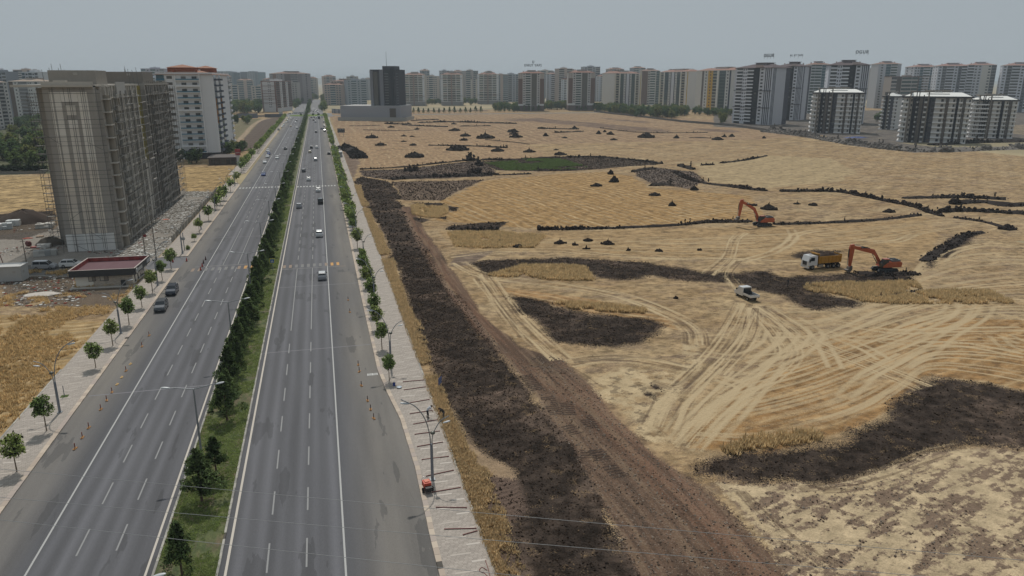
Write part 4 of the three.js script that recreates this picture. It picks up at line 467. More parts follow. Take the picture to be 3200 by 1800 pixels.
// --- tall white blocks at the far right ---
const G0 = [[0.8, 'w', null, { f: 0.5 }], [0.7, 'g', '#55585e', { glass: glassD, out: 0.2 }], [1.3, 'b'], [0.7, 'w', null, { f: 0.5 }], [0.6, 'w', '#585b61', { f: 0.5 }], [0.9, 'b'], [0.7, 'w', null, { f: 0.25 }]];
[[[814.7,-913.2], [850.3,-904.1], 58.3, 'pale block with blue glass panels, leftmost of the white right-hand group'], [[814.2,-870.5], [849.6,-851.3], 58.7, 'tall white block with dark balconies, second of the white right-hand group'], [[845.1,-852.4], [873.8,-835.1], 59.7, 'tall white block with grey window column, third of the white right-hand group'], [[865.2,-817.8], [895.8,-791.3], 58.6, 'tall white block at the right edge of the skyline']].forEach(([a, b, h, label], i) => building({ label, group: 'white right-hand blocks', a, b, h, depth: 26, floors: 15, base: 3, wall: ['#a7a9ad', '#b1b3b8', '#b0b1b4', '#b3b5bb'][i], band: '#bcbec2', roof: 'hip', rh: 5, roofCol: '#8f716a', pent: '#a9abb0', glass: glassD, front: i === 2 ? [[1.2, 'b'], [0.6, 'w'], [0.8, 'w', null, { f: 0.5 }], [1, 'n', '#b9b6ae'], [0.7, 'w', '#b9b6ae', { f: 0.9 }], [0.9, 'g', '#4d525a', { glass: glassD }]] : i === 0 ? [[0.8, 'd'], [0.5, 'g', null, { glass: glassT }], [1, 'b', null, { glass: glassG }], [0.9, 'g', null, { glass: glassT }], [0.6, 'w']] : G0, left: [[1, 'w'], [1, 'w']] }));
// --- unfinished white-roofed blocks close to the field ---
const NB = (a, b, h, label, o = {}) => { const s = building({ name: 'unfinished_block', label, group: 'unfinished white-roofed blocks', a, b, h, depth: 20, floors: 9, wall: '#b2b0ac', band: '#c3c3c3', glass: [...glassD, std('#5b5048', 0.6)], roof: 'none', front: o.front || [[0.9, 'B', null, { proj: 1.3 }], [0.3, 'n', '#8e877d', { out: 0.5 }], [0.4, 'w', '#a9a49d'], [0.6, 'n', '#25272d', { out: 0.9 }], [0.5, 'b', null, { proj: 0.8 }], [0.85, 'n', '#615c58', { out: 0.9 }], [0.55, 'b', null, { proj: 0.6 }], [0.55, 'n', '#2b2d33', { out: 0.8 }], [0.7, 'w', '#4b4c52'], [1.7, 'B', null, { proj: 1.6 }], [0.55, 'w', '#5a534e', { out: 0.9, f: 0.3 }], [1.2, 'B', null, { proj: 1.2 }], [0.4, 'n', '#25272d', { out: 1.3 }], [0.65, 'B', null, { proj: 1.1 }], [0.5, 'w', '#54504d', { out: 0.8, f: 0.4 }], [0.9, 'B', null, { proj: 1.3 }]], left: [[1, 'B', null, { proj: 1.3 }], [0.4, 'n', '#4a4b50'], [1, 'B', null, { proj: 1.3 }]] });
  mesh('roof', hip(s.W, s.D, 2.6, 0.3, 0.3).translate(s.W / 2, s.H + 0.9, -s.D / 2), std('#d8d8d4', 0.6), s.root); mesh('fascia', merge([bs(s.W + 2, 1.1, 0.9, s.W / 2, s.H, 0.7), bs(0.9, 1.1, s.D + 2, -0.6, s.H, -s.D / 2), bs(0.9, 1.1, s.D + 2, s.W + 0.6, s.H, -s.D / 2)]), col('#45464a'), s.root);
  const fr = col('#6f6a64'); for (const u of [0.1, 0.37]) boxPart('frame_post', fr, s.root, 0.8, s.H + 3.6, 0.8, s.W * u, (s.H + 3.6) / 2, 0.9); boxPart('frame_beam', fr, s.root, s.W * 0.27 + 0.8, 0.8, 0.8, s.W * 0.235, s.H + 3.9, 0.9); boxPart('frame_beam', fr, s.root, 0.8, 0.8, s.D, s.W * 0.1, s.H + 3.9, -s.D / 2); boxPart('stair_slab', col('#77726c'), s.root, s.W * 0.42, 0.9, s.D * 0.3, s.W * 0.5, s.H + 4.4, -s.D * 0.7); boxPart('stair_house', col('#8f8a84'), s.root, s.W * 0.3, 3, s.D * 0.25, s.W * 0.5, s.H + 2.6, -s.D * 0.7);
  for (const u of [0.19, 0.23, 0.3]) boxPart('column', col('#2b2d33'), s.root, 0.55, s.H + (u > 0.25 ? 2 : 4), 0.7, s.W * u, (s.H + (u > 0.25 ? 2 : 4)) / 2, 1.2); return s; };
NB([379,-526.6], [408.8,-506], 29.9, 'unfinished white-roofed block nearest the embankment, left of three'); NB([379.4,-431], [407.8,-404.2], 28.8, 'largest unfinished white-roofed block, middle of three'); NB([457.3,-450.3], [477.9,-434.1], 25.7, 'unfinished white-roofed block at the right, partly behind the middle one', { front: [[0.6, 'B'], [1.5, 'B', null, { proj: 1.6 }], [0.55, 'w', '#5a534e', { out: 0.9, f: 0.3 }], [1.2, 'B', null, { proj: 1.2 }], [0.4, 'n', '#25272d', { out: 1.3 }], [0.65, 'B', null, { proj: 1.1 }], [0.5, 'w', '#54504d', { out: 0.8, f: 0.4 }], [0.8, 'B', null, { proj: 1.3 }]] });
NB([461.6,-547.6], [469,-538.9], 26.3, 'unfinished dark-sided block half hidden behind the middle white-roofed one', { front: [[0.8, 'B'], [0.5, 'g', '#4d4f55', { glass: glassD }], [0.5, 'b'], [0.8, 'n', '#4b4c52'], [1, 'B']] });
// --- dark tower on a low grey podium ---
{ const a = [22.1,-804.6], b = [82.3,-782.8], root = thing('dark_tower', 'dark grey office tower standing on a low pale podium', 'building', [a[0], 0, a[1]], -Math.atan2(b[1] - a[1], b[0] - a[0])), W = Math.hypot(b[0] - a[0], b[1] - a[1]), ph = 14.5;
  mesh('podium', bs(W, ph, 46, W / 2, 0, -23), col('#85868b'), root); mesh('podium_wall', bs(W + 8, 3.6, 0.6, W / 2 + 2, 0, 3.5), col('#8f8d88'), root); mesh('podium_roof', bs(W - 1, 0.3, 45, W / 2, ph, -23), col('#9b9a98'), root); mesh('podium_glass', bs(W * 0.1, 10, 0.6, W * 0.86, 2.4, 0.2), std('#4a4138', 0.25), root); mesh('podium_wall', bs(0.6, 3.4, 40, W + 4.5, 0, -16), col('#97948d'), root);
  for (let i = 0; i < 6; i++) mesh('podium_window', bs(1.4, 1.2, 0.3, W * (0.1 + 0.13 * i), 1.5, 0.1), glassD[i % 4], root); mesh('podium_door', bs(2, 3, 0.3, W * 0.9, 0.2, 0.5), glassD[0], root);
  const tw = W * 0.46, x0 = W * 0.47, z0 = -10, th = 50.6; const t = mesh('tower_core', bs(tw, th - ph, 30, x0 + tw / 2, ph, z0 - 15), col('#34363c'), root);
  for (const [u, w, c, o, dh] of [[0.06, 0.1, '#6d6f75', 1.6, -1], [0.2, 0.16, '#55534f', 0.8, -2], [0.33, 0.05, '#3b3d42', 1.2, -1], [0.42, 0.13, '#696b71', 1.9, 0], [0.78, 0.08, '#2c2e34', 1.4, 1], [0.95, 0.1, '#3d3f45', 1.2, -0.5]]) mesh('fin', bs(tw * w, th - ph + dh, 3, x0 + tw * u, ph, z0 + o - 1), col(c), root);
  mesh('slit_panel', bs(tw * 0.12, th - ph - 4, 0.5, x0 + tw * 0.2, ph + 1, z0 + 1), std('#6b6459', 0.5), root); mesh('glazing', bs(tw * 0.16, th - ph - 2, 0.4, x0 + tw * 0.62, ph, z0 + 0.5), glassD[0], root);
  for (let f = 0; f < 12; f++) { const y = ph + 2.5 + f * (th - ph - 4) / 12; boxPart('balcony_rail', col('#77767a'), root, tw * 0.14, 0.35, 1.2, x0 + tw * 0.58, y, z0 + 1.3); boxPart('balcony_rail', col('#77767a'), root, tw * 0.06, 0.35, 1.2, x0 + tw * 0.97, y, z0 + 1.3); boxPart('window', pick(glassD), root, tw * 0.05, 2.2, 0.3, x0 + tw * 0.88, y + 1.4, z0 + 0.5); }
  mesh('crown', bs(tw * 0.44, 3.4, 20, x0 + tw * 0.68, th, z0 - 9), col('#3a3c42'), root); mesh('mast', tubeBetween([x0 + tw * 0.55, th, z0 - 6], [x0 + tw * 0.55, th + 18, z0 - 6], 0.25, 0.1), signD, root); void t; }
// --- left side: white block with blue balconies ---
{ const s = building({ label: 'white apartment block with blue balcony rails and red tiled roof', a: [-79, -425], b: [-52, -425], h: 42.9, depth: 78, floors: 13, base: 3.2, ground: '#3b3b3d', wall: '#b9b9ba', band: '#b6b7b9', roof: 'none', glass: [std('#5d564c', 0.5), std('#77706a', 0.6), std('#494440', 0.4), std('#6a625a', 0.6)], front: [[0.9, 'b', null, { glass: glassT, band: '#3f6072' }], [1.05, 'w', null, { f: 0.74, fh: 0.44 }], [0.12, 'n', '#c4c4c4', { out: 0.35 }], [2.6, 'n'], [1.4, 'n']], right: [[0.5, 'n'], [1.05, 'b', null, { glass: glassT, band: '#4a4f58', proj: 1.3 }], [1.2, 'n'], [1.0, 'b', null, { glass: glassT, band: '#4a4f58', proj: 1.3 }], [4, 'n'], [1, 'b', null, { glass: glassT }]] });
  const F = s.F[0][1], fh = (42.9 - 3.2) / 13, W = s.W, x0 = W * (2.07 / 6.07), w = W * (2.6 / 6.07); void F;
  for (let f = 0; f < 13; f++) { const y = 3.2 + f * fh, blue = ![1, 7, 11].includes(f); const sl = boxPart('balcony', blue ? std('#2f6478', 0.4) : col('#bcbdbf'), s.root, w * 0.97, fh * 0.2, 0.12, x0 + w / 2, y + fh * 0.2, 1.25); void sl; boxPart('balcony_slab', col('#bdbdbe'), s.root, w * 1.0, fh * 0.1, 1.3, x0 + w / 2, y + fh * 0.05, 0.65); for (const u of [0.33, 0.78]) boxPart('balcony_door', pick(glassD), s.root, w * 0.2, fh * 0.56, 0.1, x0 + w * u, y + fh * 0.4, 0.12); if (rnd() < 0.8) boxPart('air_conditioner', col('#b5b3ae'), s.root, 0.9, 0.6, 0.4, x0 + w * 0.1, y + fh * 0.62, 0.3); boxPart('side_pier', col('#c4c4c4'), s.root, 0.3, fh, 1.35, x0 + w, y + fh / 2, 0.67); }
  for (const [z, y0, y1] of [[-6, 0.42, 0.72], [-28, 0.46, 0.74]]) boxPart('brown_panel', col('#8a6238'), s.root, 0.3, 42.9 * (y1 - y0), 3, W + 0.2, 42.9 * (y0 + y1) / 2, z);
  mesh('roof', hip(s.W, s.D, 3.2, 0.9, 0.5).translate(s.W / 2, 42.9, -s.D / 2), std('#9a7362', 0.85), s.root); mesh('roof_storey', bs(13, 2.4, 16, W * 0.42, 44, -14), std('#8a5138', 0.85), s.root); mesh('roof_cap', hip(13, 16, 1.6, 0.8).translate(W * 0.42, 46.4, -14), std('#9a7362', 0.85), s.root); mesh('roof_storey', bs(9, 2.4, 14, W * 0.75, 44, -34), std('#8a5138', 0.85), s.root); mesh('roof_cap', hip(9, 14, 1.4, 0.8).translate(W * 0.75, 46.4, -34), std('#9a7362', 0.85), s.root);
  for (const [x, z] of [[8, -4], [19, -5], [22, -26]]) mesh('chimney', bs(0.9, 1.8, 0.9, x, 43.6, z), std('#8a4f38', 0.85), s.root); }
{ const s = thing('street_cafe', 'low dark-roofed café building at the foot of the white block', 'building', [-53, 0, -391]); mesh('wall', bs(13, 3.4, 16, 6, 0, -8), col('#4a4340'), s); mesh('roof', bs(14, 0.3, 17, 6, 3.4, -8), col('#5b5654'), s); for (let i = 0; i < 5; i++) boxPart('window', glassD[i % 4], s, 1.8, 2.2, 0.1, 1.6 + i * 2.3, 1.5, 0.06); mesh('sign_post', bs(1.6, 7, 0.5, 13.4, 0, 1), col('#9b9b9a'), s); mesh('sign_panel', bs(2.6, 1.6, 0.6, 13.4, 6, 1), std('#8a2a2a', 0.5), s); mesh('sign_panel', bs(2.4, 1.1, 0.6, 13.4, 4.6, 1), std('#7d2c2c', 0.5), s); }
// --- left background ---
building({ label: 'white apartment slab with rows of windows at the left edge', a: [-277.4,-704.7], b: [-254.5,-738.8], h: 38.5, depth: 20, floors: 13, wall: '#aaa7a4', band: '#8f8d8c', roof: 'hip', rh: 4, roofCol: '#9a8a7c', front: [[1, 'w', null, { f: 0.4 }], [0.8, 'b'], [0.6, 'w', null, { f: 0.4 }], [0.8, 'b'], [0.6, 'w', null, { f: 0.4 }], [0.8, 'b', null, { proj: 0.9 }], [0.7, 'w', null, { f: 0.4 }], [0.8, 'b', null, { proj: 0.9 }], [0.6, 'w', null, { f: 0.4 }]] });
building({ label: 'white apartment block with brown strip left of the scaffolded tower', a: [-311.9,-909.8], b: [-281.4,-881.2], h: 39, depth: 26, floors: 11, wall: '#acaaa7', band: '#7d7d80', roof: 'hip', rh: 4, roofCol: '#9a8a7c', front: [[0.7, 'n', '#55483f'], [0.8, 'w', null, { f: 0.4 }], [1.5, 'b'], [0.7, 'd']], right: [[1, 'w'], [1, 'w'], [1, 'w']] });
[[[-350.9,-964.6], [-330.5,-959.4], 48.4, 'dark topped block at the far left skyline', '#7d8086'], [[-321.8,-981.5], [-304.2,-977.1], 48.3, 'white block with blue windows behind the scaffolded tower', '#aeb0b3'], [[-297.9,-1480.1], [-258.5,-1470.1], 59.1, 'distant lilac grey block between the scaffolded tower and white block', '#8d8b96'], [[-252,-1262.3], [-225.6,-1255.6], 43.6, 'distant low white block under the lilac grey one', '#a4a8b0']].forEach(([a, b, h, label, wall]) => building({ label, a, b, h, depth: 22, floors: 13, wall, band: '#9b9da2', roof: 'flat', front: [[1, 'b', null, { glass: glassT }], [1, 'w'], [1.2, 'b', null, { glass: glassG }], [0.8, 'w'], [1, 'b']], lod: 1 }));
[[[-224.3,-2050.7], [-208,-2489.6], 60.8, 0], [[-193.1,-2357.7], [-148.7,-2474.6], 63, 1]].forEach(([a, b, h, i]) => building({ name: 'glass_tower', label: i ? 'teal glass high-rise slab with grey strip, right of the pair' : 'teal glass high-rise slab, left of the pair', group: 'teal glass high-rises', a, b, h, depth: 20, floors: 18, wall: '#6f757c', band: '#3f5560', glass: glassT, roof: 'flat', front: i ? [[0.5, 'w', null, { f: 0.7 }], [0.9, 'd', '#777b80'], [0.6, 'w', '#566068', { f: 0.7 }], [1.6, 'g']] : [[0.5, 'd', '#777b80'], [2.6, 'g'], [0.15, 'n', '#a9b0b6', { out: 0.8 }]] }));
building({ label: 'white slab with brown stripes and corner by the roundabout', a: [-70.1,-1050.7], b: [-51.4,-1046], h: 38.3, depth: 70, floors: 12, base: 5, wall: '#b4b2b2', band: '#6b5048', roof: 'flat', eave: '#6a4a40', front: [[0.3, 'n', '#7d6b66'], [1.1, 'n'], [0.8, 'd', '#b7b5b5'], [0.7, 'n'], [0.35, 'n', '#6b5048']], right: [[1, 'b'], [0.6, 'w'], [1, 'b'], [0.6, 'w'], [1, 'b']], lines: [0.3, 0.43, 0.52, 0.61, 0.7, 0.86], lineCol: '#6b5048' });
building({ label: 'tall grey brown tower behind the striped white slab', a: [-80.8,-1449.5], b: [-62.9,-1414.4], h: 51.7, depth: 60, floors: 16, wall: '#837f80', band: '#9a9696', roof: 'hip', rh: 5, front: [[1, 'b'], [1, 'n', '#6d5b55'], [0.8, 'w']], right: [[0.6, 'w'], [0.7, 'n', '#59504d'], [0.8, 'b'], [0.5, 'n', '#716c6d'], [1, 'w']] });
// --- hazy skyline ---
{ const add = (px, n, side) => { px.forEach(([X, Z, w, h], i) => building({ name: 'skyline_block', label: `hazy ${h > 45 ? 'tall' : 'low'} block ${side}, ${ord(i)} from left on the skyline`, group: 'far skyline ' + side, a: [X, Z], b: [X + w, Z - rr(-5, 5)], h, depth: rr(16, 26), floors: Math.round(h / 3.6), wall: pick(['#94908d', '#a09a94', '#8f9297', '#a7a39e', '#9b8f88', '#878d94']), band: pick(['#a9a6a2', '#9fa3a8', '#8f8c8a']), roof: rnd() < 0.7 ? 'hip' : 'flat', rh: 4, roofCol: pick(['#8f7164', '#86695d', '#94796c']), glass: rnd() < 0.4 ? glassT : glassD, front: pick([[[1, 'w'], [1.2, 'b'], [1, 'w'], [1.2, 'b']], [[1.3, 'b'], [0.6, 'n'], [1.3, 'b']], [[1, 'd'], [1, 'b'], [1, 'd'], [0.5, 'n']]]), lod: 1 })); };
  const row = (x0, x1, z, hmin, hmax) => { const o = []; for (let x = x0; x < x1;) { const w = rr(20, 34); o.push([x, z + rr(-60, 60), w, rr(hmin, hmax)]); x += w + rr(4, 22); } return o; };
  add([...row(-150, -45, -1330, 30, 42), ...row(12, 150, -1320, 30, 44)], 0, 'beyond the roundabout'); add(row(-330, 190, -1750, 40, 50), 0, 'in the gap at the road end'); add(row(-760, -340, -1500, 42, 62), 0, 'at the left'); add(row(150, 420, -1420, 44, 58), 0, 'just behind the cream towers'); add(row(430, 1330, -1380, 46, 66), 0, 'between the right-hand towers'); add(row(190, 860, -1720, 46, 62), 0, 'behind the cream towers'); add(row(860, 1500, -1650, 46, 60), 0, 'behind the right-hand towers'); }
// minarets
for (const [p, h, l] of [[[-277.2,-1268.7], 61.1, 'thin minaret spire above the scaffolded tower'], [[276.2,-1390.8], 52.8, 'left one of two minarets behind the cream towers'], [[285.1,-1388.5], 52.8, 'right one of two minarets behind the cream towers'], [[71.1,-2418.7], 50.8, 'left small minaret right of the road end'], [[81.3,-2416.1], 50, 'right small minaret right of the road end']]) { const m = thing('minaret', l, 'minaret', [p[0], 0, p[1]]); mesh('shaft', cyl(1.6, 1.3, h * 0.8, 10), col('#a5a29d'), m); mesh('balcony', cyl(1.3, 2.2, h * 0.03, 10).translate(0, h * 0.77, 0), col('#9b9893'), m); mesh('spire', new THREE.ConeGeometry(1.4, h * 0.2, 10).translate(0, h * 0.9, 0), col('#6f7074'), m); }
console.log('buildings done');

// ---------- the concrete tower under scaffolding ----------
const concTex = paintTex(512, 512, (i, j) => { const v = 1 + 0.16 * samp(TA, i, j * 0.5) + 0.16 * samp(TB, i * 2, j * 0.12) + 0.08 * TW[(j * 512 + i) & (NS * NS - 1)]; return [v * 0.9, v * 0.9, v * 0.9]; }); concTex.colorSpace = THREE.NoColorSpace;
const conc = (h) => std(h, 0.92, { map: concTex, bumpMap: concTex, bumpScale: 0.02 });
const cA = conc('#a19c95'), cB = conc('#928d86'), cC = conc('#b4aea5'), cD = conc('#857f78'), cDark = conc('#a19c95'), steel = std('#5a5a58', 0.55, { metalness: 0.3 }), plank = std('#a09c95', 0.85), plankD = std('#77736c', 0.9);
const tower = thing('concrete_tower', 'unfinished grey concrete tower with beige insulation panels on its front', 'building', [-60.9, 0, -196.5]);
{ const T = (x, z) => [x + 60.9, z + 196.5], W = 10.7, Hh = 38.8;
  mesh('front_wall', bs(W, Hh, 14, W / 2, 0, -7), cA, tower); mesh('front_wall', bs(5.6, Hh - 0.6, 26, -2.8, 0, -27), cB, tower); mesh('front_wall', bs(2.6, Hh - 1, 0.6, -1.3, 0, -7), cB, tower);
  const beige = ['#e0dad0', '#d9d2c8', '#e4ded5', '#d4cabe', '#d9cfc1', '#d0c6ba'].map((h) => std(h, 0.95, { map: concTex })), boards = (u0, u1, y0, y1) => { const n = Math.round((y1 - y0) / 1.95); for (let k = 0; k < n; k++) boxPart('insulation_row', beige[Math.floor(y0 + k * 1.95 < 21 ? 3 + rnd() * 3 : rnd() * 3)], tower, (u1 - u0) * W - 0.01, (y1 - y0) / n - 0.015, 0.12, (u0 + u1) / 2 * W, y0 + (k + 0.5) * (y1 - y0) / n, 0.06); };
  boards(0.13, 0.34, 4.3, 37.4); boards(0.405, 0.6, 4.3, 31.2); boards(0.405, 0.6, 32.2, 34.4); boards(0.675, 0.86, 4.3, 37.4); boards(0.345, 0.67, 35.2, 37.4);
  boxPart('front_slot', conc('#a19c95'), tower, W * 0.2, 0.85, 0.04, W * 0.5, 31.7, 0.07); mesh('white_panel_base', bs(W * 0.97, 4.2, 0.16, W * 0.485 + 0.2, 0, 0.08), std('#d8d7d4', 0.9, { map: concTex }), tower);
  for (let r = 0; r < 4; r++) for (let k = 0; k < 8; k++) boxPart('foam_board', [std('#dcdbd8', 0.9), std('#d2d2d0', 0.9), std('#d7d5d2', 0.9)][(r * 3 + k * 5) % 3], tower, W * 0.121 - 0.02, 1.02, 0.06, W * (0.06 + k * 0.121) + 0.02, 0.54 + r * 1.05, 0.18);
  mesh('roof_slab', bs(W + 6, 0.5, 46, W / 2 - 3, Hh - 0.3, -22), cC, tower); mesh('parapet', bs(W + 0.1, 0.9, 0.3, W / 2, Hh, -0.15), cC, tower);
  // lift houses
  mesh('lift_house', bs(10.2, 3.5, 10, -0.5 + 5.1, Hh, -12.5), cB, tower); mesh('lift_house_slot', bs(1, 0.6, 0.2, 5.4, 41.2, -7.45), cDark, tower); mesh('lift_house', bs(10.9, 4, 15, 4.45, Hh - 0.3, -66), cD, tower); mesh('lift_house_slot', bs(1, 0.6, 0.2, 6, 41.4, -58.45), cDark, tower); mesh('parapet_stub', bs(2.6, 1, 1.6, 3.2, Hh + 0.2, -3), cC, tower);
  // side of the first block: recessed floors between slabs and piers, facing the road
  const side = (z0, z1, X, mats, dark, fl = 13) => { const fh = Hh / fl, L = z0 - z1, x = X + 60.9; mesh('core_wall', bs(W - 5.5, Hh, L, x - 5 - (W - 5.5) / 2, 0, (z0 + z1) / 2 + 196.5), dark, tower);
    for (let f = 0; f <= fl; f++) boxPart('floor_slab', mats[0], tower, 5.2, 0.42, L, x - 2.6, f * fh - 0.2 + 0.21, (z0 + z1) / 2 + 196.5);
    let z = z0; const pat = [2.2, 0.9, 1.7, 1.9, 0.9, 1.5, 2.4, 0.8]; let i = 0; while (z - pat[i % 8] > z1) { const w = pat[i % 8]; const pw = i % 3 === 0 ? 0.9 : 0.5; boxPart('pier', mats[i % 2], tower, 1.5, Hh, pw, x - 0.8, Hh / 2, z - pw / 2 + 196.5); for (let f = 0; f < fl; f++) { const q = rnd(); if (q < 0.45) boxPart('brick_infill', mats[2], tower, 0.25, fh * 0.38, w - 0.02, x - 0.75, f * fh + fh * 0.19, z - pw - w / 2 + 196.5); if (q > 0.75) boxPart('brick_infill', mats[1], tower, 0.3, fh * 0.8, w * 0.5, x - 0.9, f * fh + fh * 0.45, z - pw - w * 0.25 + 196.5); } z -= w + pw; i++; }
    for (let f = 1; f < fl; f++) boxPart('balcony_parapet', mats[2], tower, 0.2, fh * 0.34, L * 0.22, x + 0.9, f * fh + fh * 0.1, z0 - L * 0.25 + 196.5), boxPart('balcony_parapet', mats[2], tower, 0.2, fh * 0.34, L * 0.12, x + 0.7, f * fh + fh * 0.1, z0 - L * 0.72 + 196.5), boxPart('balcony_slab', mats[0], tower, 0.9, 0.22, L * 0.22, x + 0.45, f * fh - 0.1, z0 - L * 0.25 + 196.5); };
  side(-204, -240, -49.6, [conc('#b8b3aa'), conc('#c2bcb3'), conc('#a9a49b')], cDark); side(-252, -292, -50.3, [cA, cB, cB], cDark);
  mesh('corner_pier', new THREE.CylinderGeometry(0.95, 0.95, Hh - 2.2, 16).translate(11.9, (Hh - 2.2) / 2, -4.4), conc('#8a8378'), tower); mesh('corner_recess', bs(1.2, Hh - 1, 2.4, W + 0.3, 0, -2.8), cDark, tower); for (let f = 0; f < 13; f++) boxPart('corner_slab', cC, tower, 2.6, 0.25, 3.4, W + 1, f * 2.98 + 2.9, -3.6);
  mesh('light_panel', bs(0.3, 3, 9, 11.5, Hh - 2.2, -22), std('#aaa8a4', 0.9), tower); mesh('lower_panel', bs(0.3, 8, 3.4, 11.6, 8, -9.4), cC, tower);
  mesh('link_wall', bs(8, Hh, 12, 5.4, 0, -49.5), cD, tower); mesh('yellow_net', bs(0.3, 22, 4, 9.6, 16.5, -51), std('#7a7038', 0.9), tower); mesh('net_base_wall', bs(0.5, 16, 4.4, 9.5, 0, -51), cC, tower);
  for (let i = 0; i < 14; i++) boxPart('parapet_post', cB, tower, 0.4, rr(0.5, 1.4), 0.6, 10.3, Hh + 0.4, -56 - i * 2.8);
  for (const [x, z] of [[-1.6, -8], [-1.2, -14], [-0.3, -9], [0.2, -16], [1.4, -10], [11, -36], [11.2, -40], [11.4, -44]]) mesh('rebar', tubeBetween([x, Hh, z], [x - 0.2, Hh + rr(3.6, 5.2), z], 0.07, 0.05, 5), steel, tower); void T; }
// scaffolding: front, road side and rear-left
const rod = (name, parent, a, b, r = 0.045, m = steel) => { const A = new THREE.Vector3(...a), B = new THREE.Vector3(...b), L = A.distanceTo(B), q = mesh(name, CYL6, m, parent); q.scale.set(r, L, r); q.position.copy(A).add(B).multiplyScalar(0.5); q.quaternion.setFromUnitVectors(new THREE.Vector3(0, 1, 0), B.sub(A).normalize()); return q; };
{ const s = thing('scaffolding', 'steel pipe scaffold across the beige front of the concrete tower', 'scaffold', [-60.9, 0, -195.4]);
  for (const x of [-0.6, 1.9, 2.5, 4.7, 5.6, 8.2, 9.0, 11.4]) rod('standard', s, [x, 0, 0], [x + rr(-0.05, 0.05), 38.4, 0]); for (const x of [1.9, 5.6, 8.2]) rod('standard', s, [x + 0.2, 0, -0.8], [x + 0.2, 38.4, -0.8]);
  for (let k = 1; k < 20; k++) { rod('ledger', s, [-2.6, k * 1.95, 0], [12.2, k * 1.95 + rr(-0.12, 0.12), 0], 0.055); if (k % 2) rod('ledger', s, [-1, k * 1.95 + 0.95, 0], [12, k * 1.95 + 0.95 + rr(-0.1, 0.1), 0], 0.035); if (k % 2 === 0) { boxPart('deck_plank', plank, s, 1.6, 0.06, 0.5, -1.6, k * 1.95 + 0.08, -0.6); boxPart('deck_plank', plankD, s, 1.5, 0.06, 0.5, 12, k * 1.95 + 0.08, -1.4); } }
  for (const [a, b] of [[[1.9, 8, 0], [4.7, 10, 0]], [[8.2, 26, 0], [11.2, 24.2, 0]], [[-0.6, 28, 0], [2.5, 25.6, 0]], [[5.6, 5, 0], [8.2, 3, 0]], [[1.9, 2, 0.1], [4.7, 0.3, 0.1]]]) rod('brace', s, a, b, 0.04); }
for (const [x, z0, z1, lab, h] of [[-47.6, -203, -241, 'steel pipe scaffold on the road side of the concrete tower front block', 37.5], [-48.6, -251, -293, 'steel pipe scaffold on the road side of the concrete tower rear block', 38]]) { const s = thing('scaffolding', lab, 'scaffold', [x, 0, z0]), L = z0 - z1; const nS = Math.round(L / 2.7); for (let i = 0; i <= nS; i++) { rod('standard', s, [0, 0, -L * i / nS], [rr(-0.2, 0.2), h, -L * i / nS], 0.05); if (i % 2 === 0) rod('standard', s, [-0.9, 0, -L * i / nS], [-0.9, h, -L * i / nS], 0.05); } for (let k = 1; k < 19; k++) { rod('ledger', s, [0.05, k * 2, 0.3], [0.05, k * 2 + rr(-0.2, 0.2), -L], 0.055); for (let q = 0; q < 4; q++) if (rnd() < 0.62) { const zz = -L * (q + rr(0.2, 0.8)) / 4, p = boxPart('deck_plank', rnd() < 0.6 ? plank : plankD, s, 0.55, 0.07, rr(3.5, 7), -0.35, k * 2 + 0.1, zz); p.rotation.x = rr(-0.03, 0.03); } if (k % 3 === 0) rod('brace', s, [0.08, k * 2 - 2, -L * rr(0.1, 0.4)], [0.08, k * 2 + 2, -L * rr(0.5, 0.9)], 0.04); } }
{ const s = thing('scaffolding', 'narrow scaffold ladder tower behind the left edge of the concrete tower', 'scaffold', [-69.5, 0, -213]); for (const [x, z] of [[0, 0], [1.8, 0], [0, -2], [1.8, -2], [3, 1]]) rod('standard', s, [x, 0, z], [x, 37, z], 0.05); for (let k = 1; k < 19; k++) { rod('ledger', s, [-0.3, k * 2, 0], [3.4, k * 2, 0], 0.05); rod('ledger', s, [0, k * 2, 0.3], [0, k * 2, -2.3], 0.05); boxPart('deck_plank', k % 3 ? plankD : plank, s, 2.4, 0.07, 0.6, 1, k * 2 + 0.08, -0.6); if (k % 2) rod('brace', s, [0, k * 2 - 2, 0.05], [1.8, k * 2, 0.05], 0.035); } }
